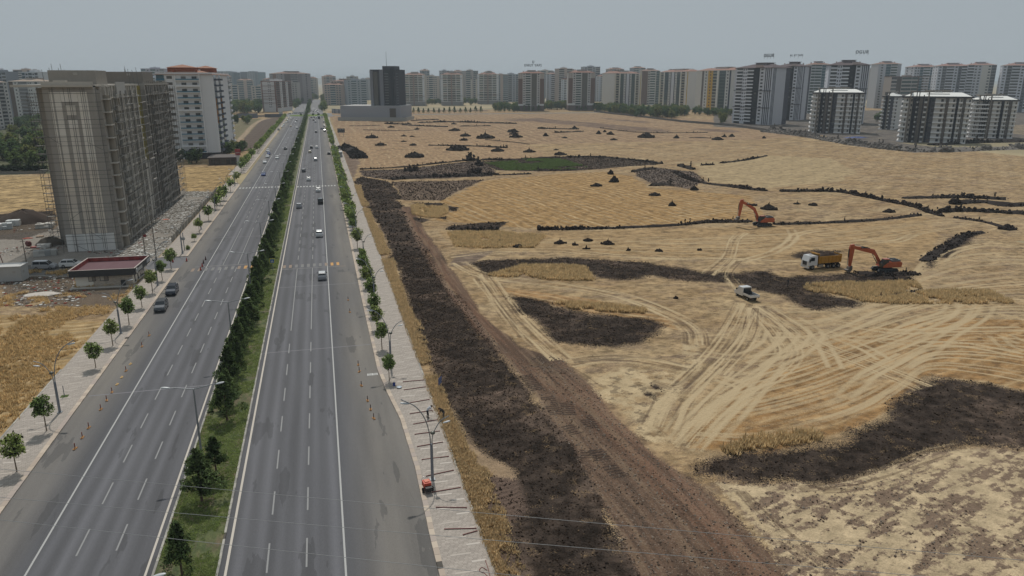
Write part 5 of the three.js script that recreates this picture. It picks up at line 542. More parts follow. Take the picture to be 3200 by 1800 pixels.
// ---------- sales kiosk with a red-edged roof ----------
{ const a = [-49.3,-160.4], b = [-38.7,-159.9], c = [-38.5,-169.8], W = Math.hypot(b[0] - a[0], b[1] - a[1]), D = Math.hypot(c[0] - b[0], c[1] - b[1]), h = 3.6, wh = h - 1.35, k = thing('sales_kiosk', 'single-storey kiosk with black fascia and sunken red-edged roof', 'building', [a[0], 0, a[1]], -Math.atan2(b[1] - a[1], b[0] - a[0])), o = 0.75;
  const stone = ['#b8ad9f', '#b0a598', '#bfb3a4', '#a89d91'].map((q) => std(q, 0.95)), cream = std('#d9d4c9', 0.9, { map: concTex });
  mesh('wall', bs(W, wh, D, W / 2, 0, -D / 2), cream, k); const st = mesh('stone_cladding', bs(W * 0.69, wh - 0.1, 0.1, W * 0.655, 0, 0.03), std('#8b8278', 0.95), k);
  for (let r = 0; r < 16; r++) for (let i = 0; i < 18; i++) { const bw = W * 0.69 / 18, off = (r % 2) * bw * 0.5; boxPart('stone', pick(stone), st, bw - 0.03, wh / 16 - 0.03, 0.1 + rr(0, 0.03), Math.min(W * 0.31 + off + (i + 0.5) * bw, W - bw / 2), (r + 0.5) * wh / 16, 0.06); }
  const black = std('#2b2d30', 0.55), red = std('#8f3a36', 0.6), redD = std('#7d302e', 0.6);
  mesh('fascia', merge([bs(W + 2 * o, 1.35, 0.15, W / 2, wh, o), bs(W + 2 * o, 1.35, 0.15, W / 2, wh, -D - o), bs(0.15, 1.35, D + 2 * o - 0.15, -o, wh, -D / 2), bs(0.15, 1.35, D + 2 * o - 0.15, W + o, wh, -D / 2)]), black, k);
  mesh('roof_deck', bs(W + 2 * o - 0.2, 0.2, D + 2 * o - 0.2, W / 2, wh + 0.35, -D / 2), std('#6d5559', 0.9, { map: concTex }), k); const cop = mesh('coping', merge([bs(W + 2 * o + 0.2, 0.06, 0.25, W / 2, h, o), bs(W + 2 * o + 0.2, 0.06, 0.25, W / 2, h, -D - o), bs(0.25, 0.06, D + 2 * o - 0.3, -o, h, -D / 2), bs(0.25, 0.06, D + 2 * o - 0.3, W + o, h, -D / 2)]), std('#a79c96', 0.6), k); void cop;
  for (let i = 0; i < 12; i++) boxPart('parapet_lining', i % 2 ? red : redD, k, (W + 2 * o) / 12 - 0.03, 0.75, 0.06, -o + (i + 0.5) * (W + 2 * o) / 12, wh + 0.95, -D - o + 0.12); for (let i = 0; i < 12; i++) boxPart('parapet_lining', i % 2 ? red : redD, k, 0.06, 0.75, (D + 2 * o) / 12 - 0.03, -o + 0.12, wh + 0.95, o - (i + 0.5) * (D + 2 * o) / 12);
  for (const [x, w] of [[W * 0.23, 1.35], [W * 0.43, 1.6]]) { const f = boxPart('window', black, k, w, 1.5, 0.14, x + w / 2, 1.9, 0.09); void f; boxPart('window_pane', std('#a8a297', 0.3), k, w * 0.42, 1.3, 0.06, x + w * 0.28, 1.9, 0.15); boxPart('window_pane', std('#77716a', 0.2), k, w * 0.4, 1.3, 0.06, x + w * 0.74, 1.9, 0.15); }
  for (const [z, w] of [[-D * 0.16, 0.8], [-D * 0.38, 0.9], [-D * 0.68, 3.2]]) boxPart('glass_front', glassD[1], k, 0.1, wh - 0.7, w, W + 0.04, wh / 2, z); boxPart('bin', black, k, 0.7, 1.2, 0.6, W * 0.84, 0.62, 0.6); mesh('plinth', bs(W + 1.6, 0.12, 1.6, W / 2, 0, 0.8), cC, k);
  const tg = new TextGeometry('PARADE', { font, size: 0.62, depth: 0.08, curveSegments: 4 }); tg.rotateY(Math.PI / 2); tg.translate(W + o + 0.1, wh + 0.3, -1.1); mesh('lettering', tg, std('#b9b9b6', 0.5), k); mesh('emblem', new THREE.TorusGeometry(0.42, 0.1, 6, 16).rotateY(Math.PI / 2).translate(W + o + 0.14, wh + 0.65, -0.35), std('#c4c4c0', 0.5), k); mesh('sign_panel', bs(0.08, 0.7, 2.6, W + o + 0.12, wh + 0.32, -D + 0.6), std('#9b9da0', 0.5), k); }
{ const a = [-68.7,-168.8], b = [-61.5,-168.3], W = Math.hypot(b[0] - a[0], b[1] - a[1]), h = 3, k = thing('site_container', 'white flat-roofed site cabin left of the kiosk', 'cabin', [a[0], 0, a[1]], -Math.atan2(b[1] - a[1], b[0] - a[0])); mesh('wall', bs(W, h, 3.4, W / 2, 0.12, -1.7), std('#a8a7a4', 0.8, { map: concTex }), k); mesh('roof', bs(W + 0.3, 0.15, 3.7, W / 2, h + 0.12, -1.7), std('#b4b3b0', 0.8), k); for (const x of [W - 5.3, W - 1.3]) boxPart('vent', cDark, k, 0.55, 0.22, 0.06, x, h * 0.7, 0.03); boxPart('side_window', cDark, k, 0.06, 0.5, 0.5, W + 0.02, h * 0.65, -1.2); mesh('skid', bs(W, 0.12, 3, W / 2, 0, -1.7), cDark, k);
  for (const [x, l] of [[W - 6.4, 'left'], [W - 4.6, 'right']]) { const p = solo('red_pole', tubeBetween([0, 0, 0], [-0.7, 4.6, 0], 0.09, 0.09), std('#6b4038', 0.8), `${l} one of two leaning rusty poles behind the white cabin`, 'pole'); p.position.set(a[0] + x, 0, a[1] - 5); } }
// boundary walls
function wallRun(name, label, pts, h, t, m, panel = 0, cat = 'wall') { const root = thing(name, label, cat); const far = []; for (let i = 1; i < pts.length; i++) { const a = pts[i - 1], b = pts[i], L = Math.hypot(b[0] - a[0], b[1] - a[1]), rot = -Math.atan2(b[1] - a[1], b[0] - a[0]), n = panel ? Math.max(1, Math.round(L / panel)) : 1; for (let k = 0; k < n; k++) { const u = (k + 0.5) / n, x = a[0] + (b[0] - a[0]) * u, z = a[1] + (b[1] - a[1]) * u; const q = boxPart('wall_panel', Array.isArray(m) ? m[(k * 7) % m.length] : m, root, L / n - (panel ? 0.04 : 0), h, t, x, h / 2, z); q.rotation.y = rot; if (panel) { const p = boxPart('post', Array.isArray(m) ? m[0] : m, root, 0.3, h + 0.12, t + 0.12, a[0] + (b[0] - a[0]) * k / n, (h + 0.12) / 2, a[1] + (b[1] - a[1]) * k / n); p.rotation.y = rot; } } } void far; return root; }
wallRun('site_wall', 'weathered concrete panel wall between the rubble and the left pavement', [[-38.6, -203], [-38.6, -296]], 1.5, 0.16, [conc('#8b867e'), conc('#979288'), conc('#7e7971'), conc('#a09a90')], 2.5);
wallRun('field_wall', 'long low grey wall along the far right edge of the fields', [...[[351.8,-946.5],[349.2,-885.7],[351.8,-835.1],[350.5,-769.3],[349.5,-694.6]], ...[[348,-691.6],[356.3,-650.8],[363,-614],[352.4,-544]]], 2.0, 0.4, conc('#6f6c69'), 9);
wallRun('garden_wall', 'pale wall with rails in front of the left hedge', [...[[-146.5,-376.8],[-128.4,-373.7],[-119.7,-373.7]]], 1.1, 0.3, conc('#7f7c76'), 5);
wallRun('roadside_fence', 'low fence along the side road left of the roundabout', [...[[-95.9,-899.8],[-76.5,-906.9],[-53.2,-913.3],[-40.9,-905.2]]], 1.8, 0.2, conc('#8d8a86'), 8);
{ const g = thing('site_hoarding', 'dark hoarding panels beside the roundabout on the left', 'hoarding', [0, 0, 0]); for (const [p, w, h, c] of [[[-76.1,-883.1], 22, 5, '#5d6068'], [[-49,-895.1], 19, 3.6, '#4d4f55'], [[-44.7,-894], 15, 3.4, '#55585e']]) boxPart('hoarding_panel', col(c), g, w, h, 0.5, p[0], h / 2, p[1]); boxPart('gate_post', col('#a09f9c'), g, 4, 6, 1, [-41.1,-897.9][0], 3, [-41.1,-897.9][1]); const g2 = thing('construction_hoarding', 'printed hoarding beside the road right of the roundabout', 'hoarding'); for (let i = 0; i < 8; i++) { const p0 = [16.5,-992.3], p1 = [36.1,-957.7]; boxPart('hoarding_panel', col(i % 2 ? '#5a6270' : '#7c8088'), g2, (p1[0] - p0[0]) / 8 - 0.1, 5.5, 0.4, p0[0] + (p1[0] - p0[0]) * (i + 0.5) / 8, 2.75, p0[1] + (p1[1] - p0[1]) * (i + 0.5) / 8); } }
console.log('site done');

// ---------- rocks ----------
const rockGeos = []; for (let v = 0; v < 6; v++) { const g = new THREE.IcosahedronGeometry(1, 0), p = g.attributes.position, key = {}; for (let i = 0; i < p.count; i++) { const k = [p.getX(i), p.getY(i), p.getZ(i)].map((q) => q.toFixed(2)).join(); const f = key[k] || (key[k] = rr(0.65, 1.25)); p.setXYZ(i, p.getX(i) * f * 1.15, p.getY(i) * f * 0.8, p.getZ(i) * f); } g.computeVertexNormals(); g.deleteAttribute('uv'); rockGeos.push(g); }
const rockM = [std('#2f2926', 0.95), std('#2a2522', 0.95), std('#352d29', 0.95)], rockGrey = std('#6b6661', 0.95), eul = new THREE.Euler(), quat = new THREE.Quaternion();
function rockAt(x, y, z, s) { const g = pick(rockGeos).clone(); tmpM.compose(tmpV.set(x, y, z), quat.setFromEuler(eul.set(rr(0, 6), rr(0, 6), rr(0, 6))), new THREE.Vector3(s * rr(0.7, 1.3), s * rr(0.6, 1.1), s * rr(0.7, 1.3))); return g.applyMatrix4(tmpM); }
const mergeRaw = (l) => mergeGeometries(l);
function moundGeo(rx, rz, h, n = 18, rough = 0.25) { const pos = [], idx = [], R = 6; for (let j = 0; j <= R; j++) for (let i = 0; i < n; i++) { const r = j / R, a = i / n * 6.2832, q = 1 + rr(-rough, rough) * 0.5, hh = h * Math.pow(Math.cos(Math.min(1, r) * Math.PI / 2), 0.9) * (1 + rr(-rough, rough)); pos.push(Math.cos(a) * rx * r * q, j === R ? -0.15 : hh, Math.sin(a) * rz * r * q); } for (let j = 0; j < R; j++) for (let i = 0; i < n; i++) { const a = j * n + i, b = j * n + (i + 1) % n; idx.push(a, a + n, b, b, a + n, b + n); } const g = new THREE.BufferGeometry(); g.setAttribute('position', new THREE.Float32BufferAttribute(pos, 3)); g.setIndex(idx); g.computeVertexNormals(); return g; }
const camD = (x, z) => Math.hypot(x, z, 40);
function pile([x, z], wpx, label, group, tall = 0.25, nf = 1) { const w = wpx * camD(x, z) / 2320, y = heightAt(x, z), h = w * tall, o = thing('rock_pile', label, 'rock pile', [x, y, z], 0, group), l = []; const n = Math.round(clamp(w * 7, 14, 60) * nf), rs = Math.max(0.28, w * 0.07);
  for (let i = 0; i < n; i++) { const a = rr(0, 6.28), r = Math.sqrt(rnd()) * 0.5, hh = h * (1 - 1.7 * r) * rr(0.6, 1.05); l.push(rockAt(Math.cos(a) * r * w, Math.max(0, hh), Math.sin(a) * r * w * 0.8, rs * rr(0.6, 1.3))); }
  mesh('earth_core', moundGeo(w * 0.46, w * 0.38, h * 0.85), rockM[1], o); mesh('rocks', mergeRaw(l), pick(rockM), o).userData.kind = 'stuff';
  if (rnd() < 0.35) { const c = []; for (let k = 0; k < 3; k++) c.push(rockAt(rr(-0.1, 0.1) * w * 0.2, h + k * rs * 0.9, 0, rs * (0.75 - k * 0.15))); mesh('cairn', mergeRaw(c), rockM[1], o); } return o; }
const sizeW = (w) => w > 9 ? 'large' : w > 5 ? 'middling' : 'small';
function pileRow(list, s, where, group, tall) { list.sort((a, b) => a[0][0] / -a[0][1] - b[0][0] / -b[0][1]).forEach(([p, w, t], i) => { const m = w / s * camD(...p) / 2320; pile(p, w / s, `${sizeW(m)} black rock heap, ${ord(i)} from left ${where}`, group, t || tall); }); }
pileRow([[[61,-672.1], 85], [[80.5,-643.7], 70], [[107.5,-614.9], 135], [[123.2,-708.5], 75], [[149.7,-586.7], 160], [[144.3,-562], 115], [[138,-532.1], 160]], 3.903, 'in the back row of the stubble field', 'rock heaps, back row');
pileRow([[[36.2,-552.2], 150], [[60.2,-562.8], 80], [[65.6,-556.3], 62], [[104.5,-552.4], 135], [[114.6,-528.2], 230]], 3.903, 'in the second row of the stubble field', 'rock heaps, second row');
pileRow([[[96.2,-513.5], 115], [[54.5,-511.6], 70], [[57.1,-481.2], 100], [[37,-485.7], 135]], 3.903, 'in the third row of the stubble field', 'rock heaps, third row');
pileRow([[[78.8,-440.6], 265], [[100.1,-428.1], 170], [[116.6,-418.6], 150], [[49,-405.4], 240]], 3.903, 'in the front row of the stubble field', 'rock heaps, front row');
pileRow([[[162.6,-538.5], 68, 0.55], [[170.4,-516.4], 70], [[208.9,-550.4], 65, 0.6], [[221.7,-570.5], 42, 0.6], [[215.1,-541.7], 90, 0.4], [[197.5,-490.7], 85], [[229.2,-506.8], 180, 0.3], [[247.3,-495.1], 72, 0.5], [[268.7,-475.1], 125, 0.25], [[286.7,-497.7], 58, 0.5], [[293.8,-499.5], 70, 0.45], [[307.9,-479.7], 50, 0.5], [[210.7,-613.1], 70, 0.5]], 3.578, 'along the far edge of the wide field', 'rock heaps, far edge');
pileRow([[[128.7,-398.3], 145], [[135.5,-427.2], 60], [[123.5,-308.7], 85, 0.6], [[115.1,-283.9], 120, 0.6], [[104,-274.4], 140], [[115.5,-246], 140], [[111.4,-223.5], 95, 0.5], [[135.8,-254.8], 100, 0.5]], 3.578, 'among those round the golden field', 'rock heaps, golden field');
pileRow([[[43.1,-181.8], 60], [[51.4,-181.9], 55], [[57.4,-176.4], 95], [[60.4,-173.5], 55], [[65.3,-177.4], 85], [[68.9,-172.6], 110], [[61.7,-168.6], 50], [[71,-164.5], 35], [[78.1,-161.9], 70], [[87.9,-160.5], 30], [[46.2,-174.8], 90], [[63.66,-123.71], 30, 0.7]], 2.6344, 'in the scatter beyond the looping track', 'rock heaps, near scatter', 0.3);
pileRow([[[153.6,-216.2], 50], [[157.2,-212.6], 75], [[138.4,-209.3], 130], [[137.8,-217], 60], [[172.2,-195.4], 90], [[184,-163.5], 120]], 2.576, 'around the upper excavator and right-hand ridges', 'rock heaps, right', 0.3);
function ridge(pts, h, w, label, dens = 1, m, cat = 'stone wall') { const o = thing('stone_ridge', label, cat), l = []; let cv = new THREE.CatmullRomCurve3(pts.map(([x, z]) => new THREE.Vector3(x, 0, z)), false, 'centripetal'); const L = cv.getLength(), n = Math.round(L * dens * Math.max(1, w) * 2.6 / Math.max(0.5, h * 0.62)), base = [];
  const P = cv.getSpacedPoints(Math.max(6, Math.round(L / 3)));
  for (let i = 0; i < n; i++) { const t = rnd(), p = cv.getPointAt(t), g = 0.55 + 0.75 * clamp(0.5 + nA(p.x, p.z, 0.06) * 1.6); if (rnd() > g * 1.1) continue; const e = rr(-1, 1), q = rr(0, 1); l.push(rockAt(p.x + e * w * 0.5, heightAt(p.x, p.z) + q * h * 0.82 * (1 - Math.abs(e)) * g, p.z + rr(-1, 1) * w * 0.5, h * 0.29 * rr(0.5, 1.4) * g + 0.05)); }
  for (let k = 0; k < L / 55; k++) { const p = cv.getPointAt(rnd()); for (let q = 0; q < 3; q++) l.push(rockAt(p.x, h * (0.8 + q * 0.34), p.z, h * (0.3 - q * 0.06))); }
  const pos = [], idx = []; P.forEach((p, i) => { const q = P[Math.min(i + 1, P.length - 1)], r = P[Math.max(0, i - 1)], d = new THREE.Vector3().subVectors(q, r).normalize(), g = h * 0.6 * (0.6 + 0.6 * rnd()); pos.push(p.x - d.z * w * 0.6, -0.12, p.z + d.x * w * 0.6, p.x, g, p.z, p.x + d.z * w * 0.6, -0.12, p.z - d.x * w * 0.6); if (i) { const a = (i - 1) * 3; idx.push(a, a + 3, a + 1, a + 1, a + 3, a + 4, a + 1, a + 4, a + 2, a + 2, a + 4, a + 5); } });
  const g = new THREE.BufferGeometry(); g.setAttribute('position', new THREE.Float32BufferAttribute(pos, 3)); g.setIndex(idx); g.computeVertexNormals(); mesh('earth_core', g, m || rockM[0], o).material.side = THREE.DoubleSide; if (l.length) mesh('rocks', mergeRaw(l), m || pick(rockM), o).userData.kind = 'stuff'; void base; return o; }
ridge([[17,-354.4],[35.1,-357.8],[52.3,-368.2],[71.1,-380.6]], 1.0, 1.2, 'black stone wall along the near edge of the striped stubble'); ridge([[72.9,-381],[76.5,-381.7]], 2.8, 4, 'tall black rubble mound at the corner of the green plot', 2, null, 'rock pile'); ridge([...[[79.8,-380.9],[97.1,-379.9],[113.1,-382.4]], ...[[126.8,-384.4],[145.5,-379.7],[155.1,-365.7],[164,-342]]], 1.4, 1.6, 'black stone wall behind the green plot');
ridge([[27.9,-313.5],[34.3,-316],[42.9,-317.8],[52.2,-318.3],[62.9,-318],[73.9,-321.2]], 1.8, 3, 'broken black rock line between the two dark plots', 1.2); ridge([[63.9,-324.7],[67.5,-325.9]], 2.8, 4, 'tall black mound on the rock line beside the green plot', 2, null, 'rock pile'); ridge([[36.2,-342.8],[42,-344]], 1.8, 3, 'short rock heap inside the upper dark plot', 1.2); ridge([[74.1,-361.5],[74.5,-355.7]], 2.6, 2.5, 'small rock stack at the left end of the green plot', 1.5);
ridge([[66.8,-478.8],[82.8,-470.3],[97,-462.3],[110.6,-446.8]], 1.3, 1.6, 'long low rock line across the stubble field'); ridge([[94.2,-738.9],[123.7,-746.6],[145.6,-731.9],[166.4,-714.7],[182.7,-701.8]], 1.8, 3, 'dense rock line at the far side of the stubble'); ridge([[61.2,-732.7],[71,-721.7],[83.8,-718.5]], 1.6, 3, 'short rock line near the dark tower', 1); ridge([[74.8,-707],[90.9,-684.5],[110.4,-666.9]], 1.5, 2.2, 'second rock line before the dense one'); ridge([[26.3,-703.5],[41,-704.9],[54.5,-706.8]], 0.8, 1.4, 'faint rock line beside the billboard', 0.6); ridge([[123.5,-673.7],[136.8,-672.8],[150.9,-674.4]], 1.4, 2, 'thin rock line right of the far heaps'); ridge([[91.8,-778.6],[106.8,-789.9],[122.4,-796.3]], 1.6, 2.4, 'farthest rock line below the small conifers'); ridge([[111.6,-514.9],[121.5,-497.5],[131.5,-471.4]], 0.8, 1.2, 'thin rock line running right of the largest heap', 0.7); ridge([[35.2,-641.9],[63,-628.4],[80.7,-634.7]], 0.7, 1.2, 'thin rock line above the striped stubble', 0.6);
ridge([[13.9,-471.4],[17.2,-456.3],[19.3,-432.1],[19.4,-408.4]], 2.6, 9, 'big dark spoil heap beside the right pavement', 1.1, null, 'rock pile');
ridge([[181.6,-625.5],[195,-617.1],[212.7,-607.7]], 1.6, 2, 'rock line by the brown band'); ridge([[180.2,-572.3],[193.2,-575.5],[207.2,-580.9]], 1.4, 2.2, 'rock line below the brown band'); ridge([[236.4,-619.3],[249.5,-554.7],[298.6,-544.4]], 0.9, 1.2, 'long faint rock line under the brown band', 0.6); ridge([[258.8,-497.5],[271.3,-489]], 0.9, 1.4, 'faint rock line left of the long far heap', 0.7); ridge([[179.6,-331.4],[186.3,-332.2]], 1.0, 1.8, 'short rock line above the pale grass'); ridge([[193.7,-337.5],[204,-342.3],[216.6,-349.6],[237.3,-365.5]], 1.0, 1.7, 'rock line along the top of the pale grass'); ridge([[136.4,-314.3],[144,-320.3],[151.7,-324.3]], 1.5, 2.4, 'rock line on the near left of the rubble plot', 1.2); ridge([[168.2,-331.5],[167.2,-315.9]], 2.2, 3, 'thick rock line on the far right of the rubble plot', 1.3); ridge([[154.9,-310.3],[149,-284.1],[149.3,-269.3],[153,-261.9],[157.4,-251.1],[160.7,-247.3]], 1.5, 2.6, 'rock line between the pale grass and the golden field', 1.2); ridge([[125.2,-270.1],[129.6,-270.5],[133.6,-270.1]], 1.8, 3, 'rock line at the bottom of the rubble plot', 1.2); ridge([[96.7,-332.3],[101.6,-327.4],[110.5,-327]], 1.2, 2.4, 'rock line under the green plot', 0.9); ridge([[73.8,-317.6],[88.9,-318.3]], 0.8, 2, 'thin rock line right of the dark plots', 0.7);
ridge([...[[56.8,-194.9],[71.6,-192.2],[82,-191.4],[95.6,-191.1],[107.9,-193],[119.6,-190.7]]], 1.1, 1.4, 'long black stone wall in front of the golden field', 1.5); ridge([[125.3,-185.7],[141.7,-183.9],[160.4,-184.5],[176.9,-188.2]], 1.1, 1.8, 'dark stone wall right of the upper excavator', 1.2); ridge([[107.6,-194.6],[115.1,-193.5],[120.7,-191.3]], 1.0, 1.6, 'stone wall under the upper excavator bucket', 1.4); ridge([[32.8,-201.4],[39.2,-199.1],[46.3,-196.9]], 0.9, 1.2, 'left stub of the long stone wall', 1.2);
ridge([[165.1,-243.7],[185,-236.6],[186.4,-223.7],[186.9,-212.1],[187,-200.9],[183.4,-190.2],[182.6,-184.7]], 1.3, 1.6, 'sloping black wall above the upper excavator', 1.5); ridge([[197.1,-218],[210.7,-215.7],[218,-215.1],[229.3,-206.4]], 1.6, 2.2, 'upper black ridge at the right', 1.2); ridge([[204.1,-203.4],[217.2,-203.8],[217.9,-196.1],[232.3,-196.2]], 2.0, 3, 'second black ridge at the right', 1.3); ridge([[187.4,-191.5],[196.9,-191],[205.6,-185.5],[213.3,-179.4]], 1.6, 2.4, 'third black ridge at the right', 1.4); ridge([[183.9,-182],[186.8,-174.1],[184.6,-164.9]], 0.9, 1.4, 'fourth short ridge sloping at the right', 0.8); ridge([[99.03,-115.35],[105.9,-115.19],[113.13,-117.17]], 0.6, 0.9, 'low rock line below the lower excavator', 0.7); ridge([[132.5,-137.1],[140.3,-142.9],[153.6,-151.1],[165.6,-159.3],[173.3,-161.7]], 0.9, 3, 'winding black spoil bank right of the lower excavator', 0.8); ridge([[110.2,-131.6],[115.15,-129.57],[121.92,-128.29]], 0.9, 3.2, 'black broken rock bed under the lower excavator', 1.1); ridge([[112.82,-127.16],[116.74,-123.88]], 0.7, 1.6, 'second broken rock bed under the lower excavator', 0.9);
ridge([[349.4,-540.5],[348.9,-493.1],[338.3,-438.9],[332,-402.3],[339.8,-367.2],[389.7,-366.4],[446.2,-368.9]], 3.4, 9, 'grey rock embankment below the unfinished blocks', 0.9, rockGrey, 'embankment'); ridge([[363.8,-559.6],[371.6,-554.5]], 3.4, 5, 'rubble mound at the left end of the embankment', 1.5, rockGrey, 'rock pile'); ridge([[378.2,-399.6],[415.2,-409.3],[459.9,-408]], 2.6, 6, 'dark earth bank right of the unfinished blocks', 0.8, null, 'embankment');
// ---------- leaves and trees ----------
function leafGeo(n, place, size, aspect = 1, seedv = 1, outward = 0.4) { const old = seed; seed = seedv; const pos = new Float32Array(n * 12), nor = new Float32Array(n * 12), idx = [], c = new THREE.Vector3(), a = new THREE.Vector3(), b = new THREE.Vector3(), d = new THREE.Vector3(), nn = new THREE.Vector3();
  for (let i = 0; i < n; i++) { place(c, d); a.set(rr(-1, 1), rr(-1, 1), rr(-1, 1)).addScaledVector(d, outward).normalize(); b.set(rr(-1, 1), rr(-1, 1), rr(-1, 1)).cross(a).normalize(); const s = size * rr(0.6, 1.35), w = s * aspect; nn.crossVectors(a, b); if (nn.dot(d) < 0) nn.negate();
    [[0.5, 0], [0.05, 0.5], [-0.5, 0], [-0.05, -0.5]].forEach(([u, v], k) => { const q = (i * 4 + k) * 3; pos[q] = c.x + a.x * s * u + b.x * w * v; pos[q + 1] = c.y + a.y * s * u + b.y * w * v; pos[q + 2] = c.z + a.z * s * u + b.z * w * v; nor[q] = nn.x; nor[q + 1] = nn.y; nor[q + 2] = nn.z; }); const o = i * 4; idx.push(o, o + 1, o + 2, o, o + 2, o + 3); }
  const g = new THREE.BufferGeometry(); g.setAttribute('position', new THREE.BufferAttribute(pos, 3)); g.setAttribute('normal', new THREE.BufferAttribute(nor, 3)); g.setIndex(idx); seed = old; return g; }
const leafMat = (h, tr = 0.25) => new THREE.MeshPhysicalMaterial({ color: srgb(h), roughness: 0.95, transmission: tr, thickness: 0, side: THREE.DoubleSide, specularIntensity: 0.3 });
const barkM = std('#5b4c40', 0.95), barkG = std('#77695a', 0.95);
function clumped(nc, r, inVol) { const cs = []; while (cs.length < nc) { const c = inVol(); cs.push(c); } return (c, d) => { const k = cs[Math.floor(rnd() * cs.length)]; const q = Math.cbrt(rnd()) * r * k[3]; d.set(rr(-1, 1), rr(-1, 1), rr(-1, 1)).normalize(); c.set(k[0], k[1], k[2]).addScaledVector(d, q); d.y += 0.25; }; }
function pineGeo(h, r, n, size, s) { const old = seed; seed = s; const pl = clumped(60, 0.55, () => { const t = Math.pow(rnd(), 0.75), y = h * (0.1 + 0.9 * t), w = r * (1 - Math.pow(t, 1.25)) * 0.92 + 0.08, a = rr(0, 6.28), q = Math.sqrt(rnd()) * w * rr(0.75, 1.12); return [Math.cos(a) * q, y, Math.sin(a) * q, rr(0.6, 1.1) * (1.1 - 0.5 * t)]; }); seed = old; return leafGeo(n, pl, size, 0.28, s + 5, 0.9); }
function roundGeo(rx, ry, n, size, s, nc = 40) { const old = seed; seed = s; const pl = clumped(nc, rx * 0.36, () => { let x, y, z; do { x = rr(-1, 1); y = rr(-1, 1); z = rr(-1, 1); } while (x * x + y * y + z * z > 1); const k = rr(0.85, 1.05); return [x * rx * k * 0.85, y * ry * k * 0.85, z * rx * k * 0.85, rr(0.6, 1.15)]; }); seed = old; return leafGeo(n, pl, size, 0.75, s + 9, 0.2); }
const pineM = [leafMat('#6f8452', 0.4), leafMat('#788c58', 0.4), leafMat('#667b4c', 0.4)], planeM = [leafMat('#9cb268', 0.5), leafMat('#90a863', 0.5), leafMat('#a5b56a', 0.5)], oliveM = [leafMat('#788c54', 0.42), leafMat('#6b8351', 0.42), leafMat('#8c9156', 0.42), leafMat('#617852', 0.42)];
const pineNear = [0, 1, 2].map((v) => pineGeo(4.7, 1.95, 6500, 0.32, 100 + v)), pineFar = [0, 1, 2].map((v) => pineGeo(4.9, 2.05, 1300, 0.6, 200 + v)), trunkPine = cyl(0.13, 0.05, 3.4, 7), planeNear = [0, 1, 2].map((v) => roundGeo(1.25, 1.3, 1900, 0.2, 300 + v)), planeFar = [0, 1, 2].map((v) => roundGeo(1.6, 1.5, 420, 0.44, 400 + v)), trunkPlane = (() => { const g = [tubeBetween([0, 0, 0], [0.03, 2.1, 0], 0.07, 0.05, 7)]; for (let i = 0; i < 5; i++) g.push(tubeBetween([0.03, 1.7 + i * 0.12, 0], [Math.cos(i * 2.4) * 0.7, 2.9 + i * 0.15, Math.sin(i * 2.4) * 0.7], 0.035, 0.012, 5)); return merge(g); })(), bigGeo = [0, 1, 2, 3].map((v) => roundGeo(3.6, 3.6, 1000, 0.75, 500 + v, 46)), bigTrunk = cyl(0.3, 0.16, 4, 7);
function tree(name, label, cat, x, z, s, crown, crownY, crownM, trunk, trunkM, group, lean = 0) { const o = thing(name, label, cat, [x, heightAt(x, z) > 0 ? 0 : -0.02, z], rr(0, 6.28), group); o.scale.setScalar(s); const c = mesh('crown', crown, crownM, o); c.position.y = crownY; c.scale.set(rr(0.9, 1.1), rr(0.92, 1.1), rr(0.9, 1.1)); mesh('trunk', trunk, trunkM, o); if (lean) o.rotation.z = lean; return o; }
// conifers of the median
{ const zs = [-58.5, -70.2, -74.6, -88.9, -93, -98.2, -104, -109.5, -114.5]; let z = -119.5; while (z > -884) { zs.push(z); z -= rr(4.2, 6.0) * (z < -500 ? 1.25 : 1); }
  zs.forEach((zz, i) => { const near = zz > -215; const s = (zz === -74.6 ? 0.92 : zz === -58.5 ? 0.86 : rr(0.88, 1.16)) * (near ? 1 : 1.05); tree('median_pine', i === 0 ? 'pine nearest the camera in the grass median' : `dense dark pine in the median row, ${ord(i)} from the near end`, 'pine tree', -13.45 + rr(-0.35, 0.35) + (zz === -74.6 ? 0.5 : 0), zz, s, near ? pineNear[i % 3] : pineFar[i % 3], 0.7, pineM[(i * 7) % 3], trunkPine, barkM, 'pines of the median row'); }); let k = 0; for (let q = -962; q > -1560; q -= 13) tree('median_pine', `distant pine in the median beyond the roundabout, ${ord(k++)} from it`, 'pine tree', -13.4 + rr(-1, 1), q, 1.5, pineFar[k % 3], 0.7, pineM[k % 3], trunkPine, barkM, 'pines beyond the roundabout'); }
// young plane trees along the left pavement
{ const zs = [-71, -81.2, -91, -111.6, -121.2, -131.8, ...[[-33.5,-142],[-33.5,-152.1],[-33.3,-161.7],[-33.4,-171.6],[-33.3,-213.1],[-33.2,-231.9],[-33.3,-252.7],[-33.2,-262.2],[-33.1,-271.6],[-33.3,-293]].map((p) => p[1])]; zs.push(-318, -356, -364, -372, -381, -389, -397, -412, -424); for (let z = -450; z > -870; z -= rr(8, 11)) zs.push(z); zs.forEach((z, i) => tree('plane_tree', `young plane tree on the left pavement, ${ord(i)} from the near end`, 'tree', z < -330 ? -35.2 : -33.55 + rr(-0.1, 0.1), z, (z > -140 ? [1.22, 1.12, 1.12, 0.98, 1.15, 1.18][i] : z < -330 ? rr(1.1, 1.4) : rr(1.0, 1.3)), z > -215 ? planeNear[i % 3] : planeFar[i % 3], 3.0, planeM[(i * 5) % 3], trunkPlane, barkG, 'plane trees on the left pavement')); 
  for (const [p, s, l] of [[[-33.1,-201.5], 0.62, 'sapling on the left pavement before the rubble'], [[-33.1,-191.5], 0.5, 'round shrub on the left pavement beside the driveway']]) { const t = tree('shrub', l, 'shrub', p[0], p[1], s, planeNear[1], s < 0.6 ? 1.5 : 2.6, planeM[0], trunkPlane, barkG); void t; } }
